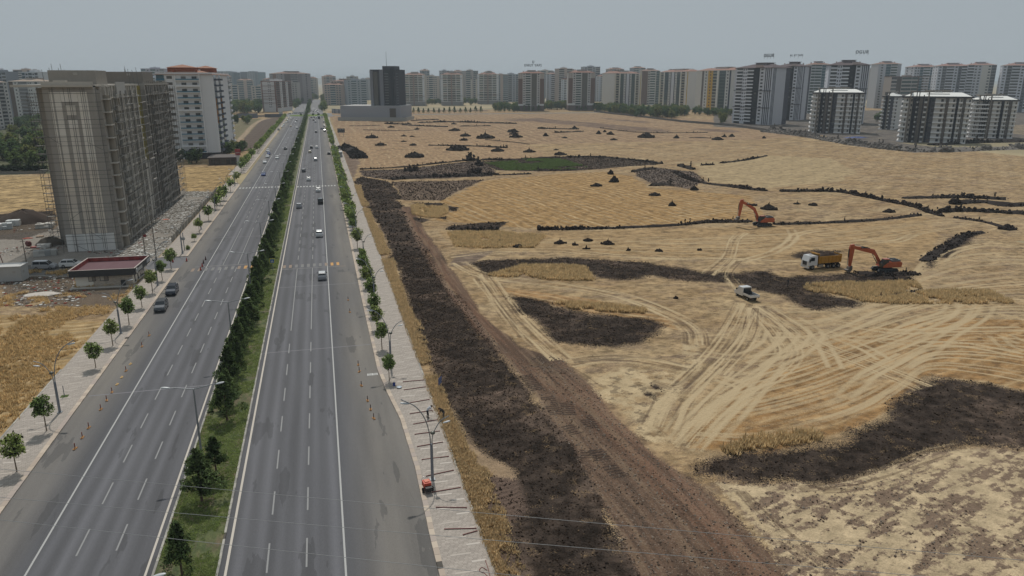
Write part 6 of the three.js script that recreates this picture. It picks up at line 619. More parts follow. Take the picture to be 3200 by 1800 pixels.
{ const zs = [-96.2, -109.2, -119, -126.5, -134.5, -145.5, -155, -162.5, -183]; for (let z = -203; z > -440; z -= rr(4.3, 5.4)) zs.push(z); for (let z = -482; z > -880; z -= rr(6, 8)) zs.push(z); zs.forEach((z, i) => tree('plane_tree', `leafy young tree on the right pavement, ${ord(i)} from the near end`, 'tree', 7.15 + rr(-0.15, 0.15), z, (i === 0 ? 0.95 : rr(1.05, 1.3)), z > -215 ? planeNear[(i + 1) % 3] : planeFar[i % 3], i === 0 ? 3.3 : 2.9, planeM[(i * 5 + 1) % 3], trunkPlane, barkG, 'trees of the right pavement')); }
// small conifers in a row before the cream towers
[955, 1030, 1108, 1185, 1268, 1350, 1428, 1512, 1585, 1677, 1758, 1836, 1915, 1998].forEach((x, i) => { const p = [[114.7,-947.9], [121,-950.2], [127.1,-948.6], [132.6,-943.4], [140.2,-949.2], [146.6,-947.5], [152.7,-946], [159.3,-944.3], [166,-948.4], [173.3,-946.6], [180.8,-950.6], [187.7,-952.9], [194,-951.3], [201.4,-953.4]][i]; tree('conifer', `small dark conifer before the cream towers, ${ord(i)} from left in its row`, 'conifer', p[0], p[1], rr(1.1, 1.5), pineFar[i % 3], 0.5, pineM[i % 3], trunkPine, barkM, 'row of small conifers'); });
[[257.7,-1009.1], [262.4,-1002.6], [269.3,-997.3], [275.2,-995.8], [281.1,-994.4], [289.2,-995.8], [296.7,-997.4], [344.1,-996.1], [350.1,-994.6], [355.4,-993.2], [223.3,-970.5], [229,-969.1], [234.8,-967.6], [240.5,-966.2], [248.6,-970.5]].sort((a, b) => a[0] / -a[1] - b[0] / -b[1]).forEach((p, i) => tree('conifer', `dark conifer at the foot of the brown glazed towers, ${ord(i)} from left`, 'conifer', p[0], p[1] + 4, rr(1.2, 1.6), pineFar[i % 3], 0.5, pineM[i % 3], trunkPine, barkM, 'conifers by the brown towers'));
// groves and garden trees
function grove(pts, n, s0, s1, where, group, mats = oliveM) { let a = 1e9, b = -1e9, c = 1e9, d = -1e9; for (const [x, z] of pts) { a = Math.min(a, x); b = Math.max(b, x); c = Math.min(c, z); d = Math.max(d, z); } const out = []; let guard = 0; while (out.length < n && guard++ < 9000) { const x = rr(a, b), z = rr(c, d); let ins = false; for (let p = 0, q = pts.length - 1; p < pts.length; q = p++) if ((pts[p][1] > z) !== (pts[q][1] > z) && x < (pts[q][0] - pts[p][0]) * (z - pts[p][1]) / (pts[q][1] - pts[p][1]) + pts[p][0]) ins = !ins; if (ins && out.every((o) => Math.hypot(o[0] - x, o[1] - z) > 3.2)) out.push([x, z]); }
  out.sort((p, q) => p[0] / -p[1] - q[0] / -q[1]).forEach(([x, z], i) => { const s = rr(s0, s1); tree(n > 100 ? 'belt_tree' : where.includes('round') || where.includes('road') ? 'roadside_tree' : 'garden_tree', `leafy tree ${where}, ${ord(i)} from left`, 'tree', x, z, s, bigGeo[Math.floor(rnd() * 4)], 4.3, mats[Math.floor(rnd() * mats.length)], bigTrunk, barkM, group); }); }
grove([[226.3,-991.3],[253.2,-962.9],[289.5,-1084.4],[256.8,-1120]], 30, 1.0, 1.5, 'left of the sign tower', 'trees left of the sign tower'); grove([[310.1,-1032.5],[340.6,-1024.7],[368.9,-1109.9],[332.7,-1108.1]], 24, 1.0, 1.6, 'between the brown towers', 'trees between the brown towers'); grove([...[[363.9,-973.3],[348.2,-867.5],[343.8,-779.2]], ...[[350.8,-832.1],[370.2,-754.8],[396.1,-795.2],[418.6,-814.9],[450.4,-877.2],[383.3,-909.6]], ...[[397.7,-1059.7]]], 125, 1.0, 1.6, 'in the belt before the yellow trimmed towers', 'tree belt before the yellow trimmed towers'); grove([[432,-824.8],[440.6,-822.6],[467.4,-872.9],[458.3,-875.2]], 4, 1.1, 1.3, 'at the middle yellow trimmed tower', 'trees at the middle tower'); grove([[432.8,-798.4],[462.3,-790.9],[489.6,-837.9],[458.3,-845.8]], 18, 0.8, 1.2, 'at the orange panelled tower', 'trees at the orange panelled tower'); grove([[130.8,-1275.6],[138.1,-1273.8],[154.3,-1421.7],[146.2,-1423.8]], 4, 1.0, 1.4, 'beside the dark tower', 'trees by the dark tower'); grove([[172.4,-1265.1],[198.3,-1258.5],[221.5,-1404.6],[192.5,-1412]], 9, 1.0, 1.4, 'between first and second cream towers', 'trees in first cream gap'); grove([[233.7,-1249.5],[256,-1243.8],[285.8,-1388.3],[260.9,-1394.6]], 8, 1.0, 1.4, 'between second and third cream towers', 'trees in second cream gap'); grove([[59.8,-1404.5],[89.6,-1396.9],[98.1,-1526],[65.5,-1534.2]], 8, 1.0, 1.5, 'left of the dark tower', 'trees left of the dark tower');
grove([[-98.9,-950.6],[-68.6,-998.9],[-84.4,-1219.7],[-118.5,-1146.3]], 44, 1.3, 2.0, 'below the teal high-rises', 'trees below the teal high-rises'); grove([[-74.8,-722.7],[-61.8,-768.8],[-64.4,-816.1],[-83.1,-811]], 6, 0.8, 1.1, 'on the vacant lot by the dirt path', 'trees on the vacant lot'); grove([[-38.8,-1051],[-32.9,-1066.5],[-22.8,-1692.2],[-33.1,-1694.9]], 22, 1.0, 1.5, 'along the left roadside beyond the roundabout', 'left trees beyond the roundabout'); grove([[4.1,-1057.1],[8.6,-1055.9],[17.3,-1773.5],[11.2,-1824.5]], 16, 1.0, 1.5, 'along the right roadside beyond the roundabout', 'right trees beyond the roundabout', [oliveM[2], oliveM[0]]); grove([[-52.1,-1617.2],[26.1,-1597.3],[29.2,-1770.4],[-57.4,-1792.4]], 26, 1.2, 1.8, 'in front of the hazy road-end blocks', 'trees at the road end');
grove([[-155.4,-395.4],[-123.4,-387.2],[-175.3,-556.7],[-219.7,-665.9],[-207.5,-533.8]], 46, 0.8, 1.35, 'in the gardens left of the scaffolded tower', 'garden trees at the left'); grove([[-239.8,-695.2],[-218.7,-689.8],[-270.8,-858.7],[-278.8,-823.9]], 12, 1.0, 1.4, 'below the white slabs at the left', 'trees below the white slabs'); grove([[-64, -398], [-58, -398], [-58, -410], [-78, -416]], 3, 0.8, 1.0, 'at the foot of the white block with blue rails', 'trees at the white block'); grove([[-51, -440], [-42, -440], [-42, -480], [-49, -480]], 6, 0.7, 1.0, 'on the road side of the white block', 'roadside trees at the white block'); grove([[522.5,-629.3],[533.6,-626.4],[619.6,-728.6],[606.7,-731.9]], 3, 0.9, 1.2, 'between the unfinished blocks', 'trees between unfinished blocks'); grove([[367.7,-647.8],[376.3,-645.6],[435.2,-747.6],[425.2,-750.1]], 4, 0.9, 1.2, 'left of the nearest striped tower', 'trees by the striped tower');
{ const l = []; for (let i = 0; i < 70; i++) { const a = [-150.8,-388.2], b = [-122.8,-383.8], t = i / 69; l.push([a[0] + (b[0] - a[0]) * t, a[1] + (b[1] - a[1]) * t]); } const o = thing('hedge', 'long dark clipped hedge behind the pale wall at the left', 'hedge'); const g = []; for (const [x, z] of l) g.push(roundGeo(1.6, 1.5, 150, 0.5, 700 + (Math.abs(x) | 0)).translate(x, 1.4, z)); mesh('foliage', mergeGeometries(g), leafMat('#3a4b30', 0.15), o); }
for (const [i, [x, z]] of [[-20, -925], [-14, -935], [-6, -930], [0, -922], [6, -930]].entries()) { const t = tree('shrub', `round shrub on the roundabout, ${ord(i)} from left`, 'shrub', x, z, 0.45, bigGeo[i % 4], 2.4, oliveM[3], bigTrunk, barkM, 'roundabout shrubs'); t.position.y = 0.36; }
// ---------- grass, stubble and clods ----------
function tuftGeo(n, h, w, lean) { const pos = [], old = seed; seed = 77 + n; for (let i = 0; i < n; i++) { const a = rr(0, 6.28), r = rr(0, w), x = Math.cos(a) * r, z = Math.sin(a) * r, q = rr(0, 6.28), bw = 0.035 * h / 0.4 + 0.012, hh = h * rr(0.6, 1.1), lx = Math.cos(q) * lean * hh, lz = Math.sin(q) * lean * hh; pos.push(x - bw * Math.sin(q), 0, z + bw * Math.cos(q), x + bw * Math.sin(q), 0, z - bw * Math.cos(q), x + lx, hh, z + lz); } seed = old; const g = new THREE.BufferGeometry(); g.setAttribute('position', new THREE.Float32BufferAttribute(pos, 3)); g.computeVertexNormals(); return g; }
const dryM = (h) => new THREE.MeshPhysicalMaterial({ color: srgb(h), roughness: 1, side: THREE.DoubleSide, transmission: 0.55, thickness: 0, specularIntensity: 0.2 });
function scatter(name, geo, mat, n, gen, tints) { const m = new THREE.InstancedMesh(geo, mat, n); let k = 0, guard = 0; const c = new THREE.Color(); while (k < n && guard++ < n * 12) { const q = gen(); if (!q) continue; const [x, y, z, s, sy] = q; tmpM.compose(tmpV.set(x, y, z), quat.setFromEuler(eul.set(q[5] ? rr(0, 6) : 0, rr(0, 6.28), q[5] ? rr(0, 6) : 0)), new THREE.Vector3(s, sy ?? s, s)); m.setMatrixAt(k, tmpM); const t = rr(0.7, 1.25); m.setColorAt(k, tints ? pick(tints) : c.setRGB(t, t, t)); k++; } m.count = k; m.name = numbered(name); m.userData.kind = 'stuff'; m.castShadow = m.receiveShadow = true; scene.add(m); return m; }
const inPoly = (pts, x, z) => { let ins = false; for (let p = 0, q = pts.length - 1; p < pts.length; q = p++) if ((pts[p][1] > z) !== (pts[q][1] > z) && x < (pts[q][0] - pts[p][0]) * (z - pts[p][1]) / (pts[q][1] - pts[p][1]) + pts[p][0]) ins = !ins; return ins; };
const tall = tuftGeo(14, 0.55, 0.32, 0.45), shortT = tuftGeo(9, 0.16, 0.16, 0.5), greenT = tuftGeo(10, 0.14, 0.2, 0.6);
scatter('dry_grass', tall, dryM('#c6ae86'), 12000, () => { const z = -rr(45, 300) , w = z > -70 ? 3.4 : 2.9, x = 12.1 + Math.pow(rnd(), 1.5) * (w * 0.72 + 1.3 * nA(0, z, 0.06)); if (soilAt(x, z) && rnd() < 0.75) return null; if (nB(x, z, 0.11) < -0.35) return null; const s = rr(0.6, 1.35); return [x, heightAt(x, z), z, s, s * rr(0.5, 1)]; });
const tallZones = [[[92.8,-126.65],[102.5,-125.17],[116.78,-122.55],[113.37,-117.11],[96.74,-114.21],[95.18,-118.98],[91.36,-121.78]], [[32.6,-149],[41.6,-155.5],[49.8,-154.6],[55.1,-150.9],[53,-139.7],[48.1,-141]], [[27.8,-244.2],[30.3,-247],[33.2,-240.3],[39.3,-243],[37.1,-228],[32.6,-220.3],[29.9,-220.9],[26.3,-227.7]], [[32.2,-197.7],[45.7,-194.2],[56.5,-186.4],[49.3,-172.9],[37.6,-175.8],[30.9,-179]], [[41.05,-67.17],[47.34,-69.45],[53.97,-68.58],[54.72,-66.77],[46.5,-66.53],[42.17,-65.78]], [[96.41,-113.45],[113.87,-116.06],[125.72,-113.05],[123.05,-105.02],[100.67,-110.71]], [[40.45,-126.71],[49.12,-122.9],[55.26,-118.23],[53.52,-116.43],[41.87,-122.4]]];
for (const zn of tallZones) { const a = Math.min(...zn.map((p) => p[0])), b = Math.max(...zn.map((p) => p[0])), c = Math.min(...zn.map((p) => p[1])), d = Math.max(...zn.map((p) => p[1])), ar = (b - a) * (d - c); scatter('dry_grass', tall, dryM('#c9b186'), Math.min(9000, Math.round(ar * 4.5)), () => { const x = rr(a, b), z = rr(c, d); if (!inPoly(zn, x, z) || nA(x, z, 0.2) < -0.3) return null; const s = rr(0.9, 1.6); return [x, heightAt(x, z), z, s, s]; }); }
scatter('dry_grass', tall, dryM('#c8ad7e'), 24000, () => { const z = -rr(52, 178), x = -38.4 - Math.pow(rnd(), 0.8) * 62; const q = soilAt(x, z); if (q || nA(x, z, 0.13) < -0.2 + (x < -52 ? 0.25 : 0)) return null; const s = rr(0.6, 1.45); return [x, heightAt(x, z), z, s, s * rr(0.5, 1)]; });
scatter('median_grass', greenT, dryM('#8c9a5c'), 22000, () => { const z = -45 - Math.pow(rnd(), 1.5) * 260, x = rr(-15.9, -10.9); if (nB(x, z, 0.25) < -0.25) return null; const s = rr(0.7, 1.5); return [x, 0.1, z, s]; });
const clodTints = ['#30271f', '#3b3027', '#2a221c', '#4c3e33', '#362b23'].map((h) => new THREE.Color(h).multiplyScalar(3.2));
const clodM = std([0.3, 0.3, 0.3], 1);
scatter('soil_clods', rockGeos[0], clodM, 60000, () => { const z = -Math.sqrt(rr(44 * 44, 175 * 175)), x = 12 + Math.pow(rnd(), 1.3) * 130; if (soilAt(x, z) !== 1) return null; const s = 0.03 + 0.13 * Math.pow(rnd(), 4); return [x, heightAt(x, z), z, s, s * 0.8, 1]; }, clodTints);
scatter('soil_clods', rockGeos[3], clodM, 9000, () => { const z = -rr(44, 100), x = 14 + rnd() * 45; if (soilAt(x, z) !== 2) return null; const s = 0.03 + 0.14 * Math.pow(rnd(), 4); return [x, heightAt(x, z), z, s, s * 0.8, 1]; }, ['#6b5b4e', '#7d6f62', '#574a40', '#8b7f73'].map((h) => new THREE.Color(h).multiplyScalar(3.2)));
scatter('soil_clods', rockGeos[2], clodM, 9000, () => { const z = -rr(175, 420), x = 12 + rnd() * 150; if (soilAt(x, z) !== 1) return null; const s = rr(0.12, 0.4); return [x, heightAt(x, z), z, s, s * 0.8, 1]; }, clodTints);
scatter('green_crop', tuftGeo(12, 0.7, 0.5, 0.7), dryM('#5b6d3e'), 3600, () => { const zn = [[101,-381.3],[121.6,-376.1],[122.9,-337],[114.1,-329.7],[97.7,-335.8],[93.5,-344.5]], x = rr(100, 260), z = -rr(330, 470); if (!inPoly(zn, x, z) || nA(x, z, 0.08) < -0.15) return null; const s = rr(1, 1.9); return [x, 0, z, s, s * 0.8]; });
scatter('green_crop', tuftGeo(12, 0.7, 0.5, 0.7), dryM('#5b6d3e'), 2200, () => { const zn = [[79.2,-371.9],[95.1,-372],[112.1,-376.1],[98.5,-330.3],[81.7,-334.6],[81.1,-352.2]], x = rr(40, 220), z = -rr(330, 480); if (!inPoly(zn, x, z) || nA(x, z, 0.08) < -0.2) return null; const s = rr(1, 1.9); return [x, 0, z, s, s * 0.8]; });
// rubble and litter of the building site
scatter('site_rubble', BOX, clodM, 4200, () => { const z = -rr(185, 300), x = -38.9 - Math.pow(rnd(), 1.2) * 11; if (soilAt(x, z) !== 3 || nA(x, z, 0.12) < -0.35) return null; const s = 0.1 + 0.55 * Math.pow(rnd(), 2.5); return [x, 0.04, z, s, 0.1 + s * 0.12]; }, ['#a8a39b', '#c3c0ba', '#8b857c', '#d5d3ce', '#787269'].map((h) => new THREE.Color(h).multiplyScalar(3)));
scatter('site_rubble', BOX, clodM, 2200, () => { const z = -rr(140, 240), x = -45 - rnd() * 60; const q = soilAt(x, z); if (q < 2 || (q === 3 && nA(x, z, 0.1) < 0.1)) return null; const s = 0.08 + 0.5 * Math.pow(rnd(), 3); return [x, 0.04, z, s, 0.08 + s * 0.15]; }, ['#a8a39b', '#c3c0ba', '#6b655d', '#d5d3ce', '#5c564f', '#8a4a3e'].map((h) => new THREE.Color(h).multiplyScalar(3)));
console.log('nature done');

// ---------- vehicles ----------
const paint = (h, r = 0.28) => new THREE.MeshPhysicalMaterial({ color: srgb(h), roughness: r, metalness: 0.15, clearcoat: 0.6, clearcoatRoughness: 0.15 });
const PAINT = { white: paint('#cfd0d0'), silver: paint('#9a9ca0'), grey: paint('#6d7075'), dark: paint('#2c2f33'), black: paint('#1b1c1f'), blue: paint('#2a4480'), beige: paint('#b3a892'), red: paint('#7d2624'), navy: paint('#262c3a'), darkgrey: paint('#45484d') };
const carGlass = std([0.02, 0.025, 0.03], 0.09), tyreM = std('#1d1d1e', 0.9), rimM = std('#8f9194', 0.35, { metalness: 0.6 }), blackP = std('#222325', 0.6), lampW = std('#c9cccf', 0.15), lampR = std('#6d1413', 0.25), plateM = std('#c4c4c0', 0.6), chromeM = std('#a5a8ab', 0.25, { metalness: 0.7 });
function taper(g, y0, y1, kx, axis = 'z') { const p = g.attributes.position; for (let i = 0; i < p.count; i++) { const t = clamp((p.getY(i) - y0) / (y1 - y0)), f = 1 - t * kx; if (axis === 'z') p.setZ(i, p.getZ(i) * f); else p.setX(i, p.getX(i) * f); } g.computeVertexNormals(); return g; }
const carShapes = { hatch: { L: 4.1, w: 1.78, wh: 0.31, body: [[-2.0, 0.3], [2.0, 0.28], [2.05, 0.5], [1.98, 0.74], [1.2, 0.93], [-1.98, 0.98], [-2.05, 0.75]], cab: [[1.25, 0.9], [0.45, 1.42], [-1.5, 1.45], [-1.98, 0.95]], roof: [[0.5, 1.4], [0.3, 1.47], [-1.45, 1.5], [-1.62, 1.42]] }, sedan: { L: 4.5, w: 1.8, wh: 0.31, body: [[-2.25, 0.32], [2.2, 0.28], [2.26, 0.5], [2.15, 0.72], [1.2, 0.92], [-1.4, 0.96], [-2.2, 0.95], [-2.28, 0.7]], cab: [[1.25, 0.9], [0.4, 1.38], [-0.95, 1.4], [-1.75, 0.95]], roof: [[0.45, 1.36], [0.25, 1.43], [-0.85, 1.45], [-1.05, 1.38]] }, suv: { L: 4.5, w: 1.86, wh: 0.36, body: [[-2.2, 0.36], [2.18, 0.34], [2.25, 0.6], [2.16, 0.92], [1.2, 1.08], [-2.18, 1.12], [-2.25, 0.85]], cab: [[1.3, 1.05], [0.55, 1.6], [-1.75, 1.62], [-2.15, 1.1]], roof: [[0.6, 1.57], [0.4, 1.66], [-1.7, 1.68], [-1.9, 1.6]] }, van: { L: 4.5, w: 1.84, wh: 0.33, body: [[-2.22, 0.34], [2.2, 0.32], [2.26, 0.6], [2.1, 0.95], [1.45, 1.08], [-2.2, 1.12], [-2.26, 0.8]], cab: [[1.5, 1.05], [0.75, 1.72], [-2.05, 1.78], [-2.2, 1.1]], roof: [[0.8, 1.68], [0.55, 1.8], [-2.0, 1.84], [-2.12, 1.74]] } };
const carCache = {};
function carGeos(kind) { if (carCache[kind]) return carCache[kind]; const s = carShapes[kind]; const rot = (g) => g.rotateY(Math.PI / 2); // length along z, front towards -z
  const body = rot(taper(toCreasedNormals(prism(s.body, s.w, 0.1), 0.7), 0.6, 1.2, 0.08)), cab = rot(taper(prism(s.cab, s.w * 0.93, 0.06), s.cab[0][1], s.cab[2][1], 0.2)), roof = rot(taper(prism(s.roof, s.w * 0.78, 0.03), 1, 2, 0.1)); const y0 = s.cab[0][1], y1 = s.cab[2][1], pillars = []; for (const sg of [-1, 1]) for (const [u0, u1, w] of [[s.cab[0][0], s.cab[1][0], 0.05], [(s.cab[1][0] + s.cab[2][0]) * 0.5, (s.cab[1][0] + s.cab[2][0]) * 0.5, 0.05], [s.cab[3][0] + 0.12, s.cab[2][0], 0.07]]) pillars.push(tubeBetween([sg * s.w * 0.465, y0, -u0], [sg * s.w * 0.38, y1, -u1], w, w, 5));
  return (carCache[kind] = { s, body, cab, roof, pillars: merge(pillars), skirt: bs(s.w * 0.96, 0.14, s.L * 0.9, 0, 0.2, 0), tyre: new THREE.CylinderGeometry(s.wh, s.wh, 0.2, 16).rotateZ(Math.PI / 2), rim: new THREE.CylinderGeometry(s.wh * 0.62, s.wh * 0.62, 0.22, 10).rotateZ(Math.PI / 2) }); }
function makeCar(kind, m, label, x, z, turn, group, roofM) { const G = carGeos(kind), s = G.s, o = thing('car', label, 'car', [x, 0.034, z], turn, group), near = camD(x, z) < 420; mesh('body', G.body, m, o); mesh('windows', G.cab, carGlass, o); mesh('roof', G.roof, roofM || m, o);
  for (const sx of [-1, 1]) for (const sz of [-1, 1]) { const w = mesh('wheel', G.tyre, tyreM, o); w.position.set(sx * (s.w / 2 - 0.1), s.wh, sz * s.L * 0.31); if (near) mesh('rim', G.rim, rimM, w); }
  if (near) { mesh('pillars', G.pillars, m, o); mesh('skirt', G.skirt, blackP, o); const yb = s.body[3][1]; for (const sx of [-1, 1]) { boxPart('headlight', lampW, o, 0.34, 0.14, 0.1, sx * s.w * 0.34, yb - 0.08, -s.L / 2 + 0.03); boxPart('tail_light', lampR, o, 0.26, 0.2, 0.1, sx * s.w * 0.37, yb + 0.02, s.L / 2 - 0.02); boxPart('mirror', blackP, o, 0.22, 0.14, 0.1, sx * (s.w / 2 + 0.08), s.cab[0][1] + 0.08, -s.cab[0][0] + 0.35); } boxPart('grille', blackP, o, s.w * 0.5, 0.16, 0.06, 0, 0.56, -s.L / 2 - 0.01); boxPart('number_plate', plateM, o, 0.5, 0.11, 0.04, 0, 0.5, -s.L / 2 - 0.05); boxPart('number_plate', plateM, o, 0.5, 0.11, 0.04, 0, 0.62, s.L / 2 + 0.04); }
  return o; }
const AW = 0, TO = Math.PI;
makeCar('hatch', PAINT.silver, 'silver hatchback with bright roof nearest on the right carriageway', [-1.5,-155.7][0], [-1.5,-155.7][1], AW, null, PAINT.white); makeCar('suv', PAINT.white, 'white car second nearest on the right carriageway', [-1.9,-201.1][0], [-1.9,-201.1][1], AW); makeCar('hatch', PAINT.silver, 'pale grey hatchback in the left lane of the right carriageway', [-8.1,-249.9][0], [-8.1,-249.9][1], AW); makeCar('van', PAINT.black, 'black people carrier ahead of the white car', [-1.3,-256.9][0], [-1.3,-256.9][1], AW); makeCar('sedan', PAINT.white, 'white saloon just before the far zebra crossing', [-2,-285.9][0], [-2,-285.9][1], AW);
const carRun = (list, dir, where, group) => list.forEach(([p, k, c, nm], i) => makeCar(k, PAINT[c], `${nm || { white: 'white', silver: 'silver', grey: 'grey', dark: 'dark', black: 'black', blue: 'blue', beige: 'beige', red: 'red', darkgrey: 'dark grey', navy: 'navy' }[c]} ${{ hatch: 'hatchback', sedan: 'saloon', suv: 'tall car', van: 'van' }[k]} ${where}, ${ord(i)} from the near end`, p[0], p[1], dir, group));
carRun([[[-5.7,-319.4], 'sedan', 'white'], [[-8.2,-351], 'hatch', 'darkgrey'], [[-3,-399.3], 'suv', 'silver'], [[-6.2,-445.6], 'sedan', 'beige'], [[-5.5,-475], 'hatch', 'dark'], [[-2.4,-475], 'hatch', 'white'], [[-2.8,-620.2], 'hatch', 'dark'], [[-3.4,-770.9], 'sedan', 'silver'], [[-5.5,-811], 'hatch', 'dark'], [[-9.4,-840.7], 'hatch', 'white'], [[-7.8,-868.4], 'hatch', 'dark'], [[-4.7,-873], 'sedan', 'grey'], [[-2.6,-856.7], 'sedan', 'silver'], [[-9.2,-874.1], 'sedan', 'red']], AW, 'driving away past the far zebra', 'cars driving away');
carRun([[[4.2,-432.5], 'hatch', 'dark'], [[4,-631], 'suv', 'dark'], [[4.2,-701.9], 'sedan', 'silver'], [[4.5,-771], 'sedan', 'silver'], [[3.6,-865.6], 'van', 'white']], AW, 'parked by the right kerb', 'cars parked at the right kerb'); makeCar('hatch', PAINT.silver, 'silver hatchback parked askew beside the right kerb', [2.2,-659.6][0], [2.2,-659.6][1], 0.6);
carRun([[[-24.9,-341.5], 'sedan', 'blue'], [[-22.7,-415], 'hatch', 'white'], [[-20.5,-470.9], 'suv', 'dark'], [[-18.7,-676], 'suv', 'white'], [[-24.8,-705.8], 'sedan', 'beige'], [[-22.1,-767.3], 'sedan', 'white'], [[-22.3,-806.1], 'sedan', 'dark']], TO, 'approaching on the left carriageway', 'cars driving nearer');
carRun([[[-27.6,-394.4], 'sedan', 'white'], [[-28.1,-424.4], 'sedan', 'white'], [[-28.4,-440.8], 'hatch', 'blue'], [[-29.9,-459.6], 'hatch', 'white'], [[-32.9,-656.4], 'hatch', 'dark'], [[-31.7,-700.7], 'hatch', 'white'], [[-31.4,-721.6], 'hatch', 'white'], [[-31.8,-738.3], 'hatch', 'silver'], [[-31.6,-771.8], 'hatch', 'white'], [[-29.6,-783.8], 'hatch', 'silver'], [[-32.2,-822.4], 'hatch', 'white'], [[-31.7,-856.4], 'hatch', 'white'], [[-28.7,-848.1], 'sedan', 'white']], TO, 'at the left kerb', 'cars at the left kerb');
carRun([[[-21.2,-1188.4], 'hatch', 'white'], [[-32.1,-1135.9], 'hatch', 'white'], [[-33.5,-1089.5], 'hatch', 'white'], [[-32.8,-1054.6], 'hatch', 'silver'], [[-31.9,-1242.7], 'hatch', 'red'], [[-31.1,-1316.7], 'hatch', 'white'], [[-30.8,-1400.3], 'hatch', 'white'], [[-30,-1547.5], 'hatch', 'white'], [[-26.6,-1602.9], 'hatch', 'red'], [[-23.2,-1527.8], 'hatch', 'white'], [[-23.5,-1629.8], 'hatch', 'white']], TO, 'on the left road beyond the roundabout', 'cars beyond the roundabout, left'); carRun([[[-0.9,-1009.1], 'hatch', 'silver'], [[-9.5,-1057.1], 'hatch', 'dark'], [[-6.2,-1026.4], 'hatch', 'dark'], [[-3.1,-1042], 'hatch', 'white'], [[-6.4,-1080.8], 'hatch', 'white'], [[-1.7,-1076.1], 'hatch', 'grey'], [[-5.7,-1129.2], 'hatch', 'white']], AW, 'on the right road beyond the roundabout', 'cars beyond the roundabout, right');
[1400, 1440, 1470, 1525, 1575, 1320].forEach((x, i) => { const p = [[-30.1,-990.6], [-27.5,-982.5], [-26,-992.5], [-22.6,-988.7], [-19.7,-993.9], [-34.2,-969.8]][i]; makeCar('hatch', i % 2 ? PAINT.silver : PAINT.white, `${i % 2 ? 'silver' : 'white'} car circling the left of the roundabout, ${ord([1, 2, 3, 4, 5, 0][i])} from left`, p[0], p[1], 1.3, 'cars on the roundabout'); });
makeCar('suv', PAINT.darkgrey, 'dark grey tall car parked nearest at the left kerb, facing the camera', -29.9, -140.2, TO + 0.03); makeCar('suv', PAINT.navy, 'navy black car parked behind the dark grey one at the left kerb', -29.9, -151.1, TO + 0.02); makeCar('van', PAINT.silver, 'silver van with roof rails parked beside the site cabin', [-60.6,-178.1][0], [-60.6,-178.1][1] - 0.9, -Math.PI / 2 - 0.08); makeCar('suv', PAINT.white, 'white car parked behind the kiosk', [-55.4,-178.6][0], [-55.4,-178.6][1] - 0.9, -Math.PI / 2 - 0.08);
[[-115, -395], [-118, -398], [-121, -402], [-124, -405]].forEach(([x, z], i) => makeCar('hatch', i % 2 ? PAINT.dark : PAINT.white, `${i % 2 ? 'dark' : 'white'} car in the small car park left of the tower, ${ord(3 - i)} from left`, x, z, 1.2, 'cars in the left car park'));
{ const p = [0.2,-838.3], b = thing('bus', 'dark-backed city bus nearing the roundabout on the right carriageway', 'bus', [p[0], 0.034, p[1] - 5], 0); mesh('body', taper(bs(2.5, 2.7, 11, 0, 0.45, 0), 2, 3.2, 0.06), paint('#aeb2b2'), b); mesh('rear_panel', bs(2.3, 2.2, 0.1, 0, 0.7, 5.5), blackP, b); mesh('windows', bs(2.54, 1, 10, 0, 1.7, -0.3), carGlass, b); mesh('roof_unit', bs(1.6, 0.3, 3, 0, 3.1, 1), PAINT.white, b); for (const sx of [-1, 1]) for (const z of [-3.4, 3.2]) { const w = mesh('wheel', new THREE.CylinderGeometry(0.5, 0.5, 0.3, 14).rotateZ(Math.PI / 2), tyreM, b); w.position.set(sx * 1.1, 0.5, z); } }
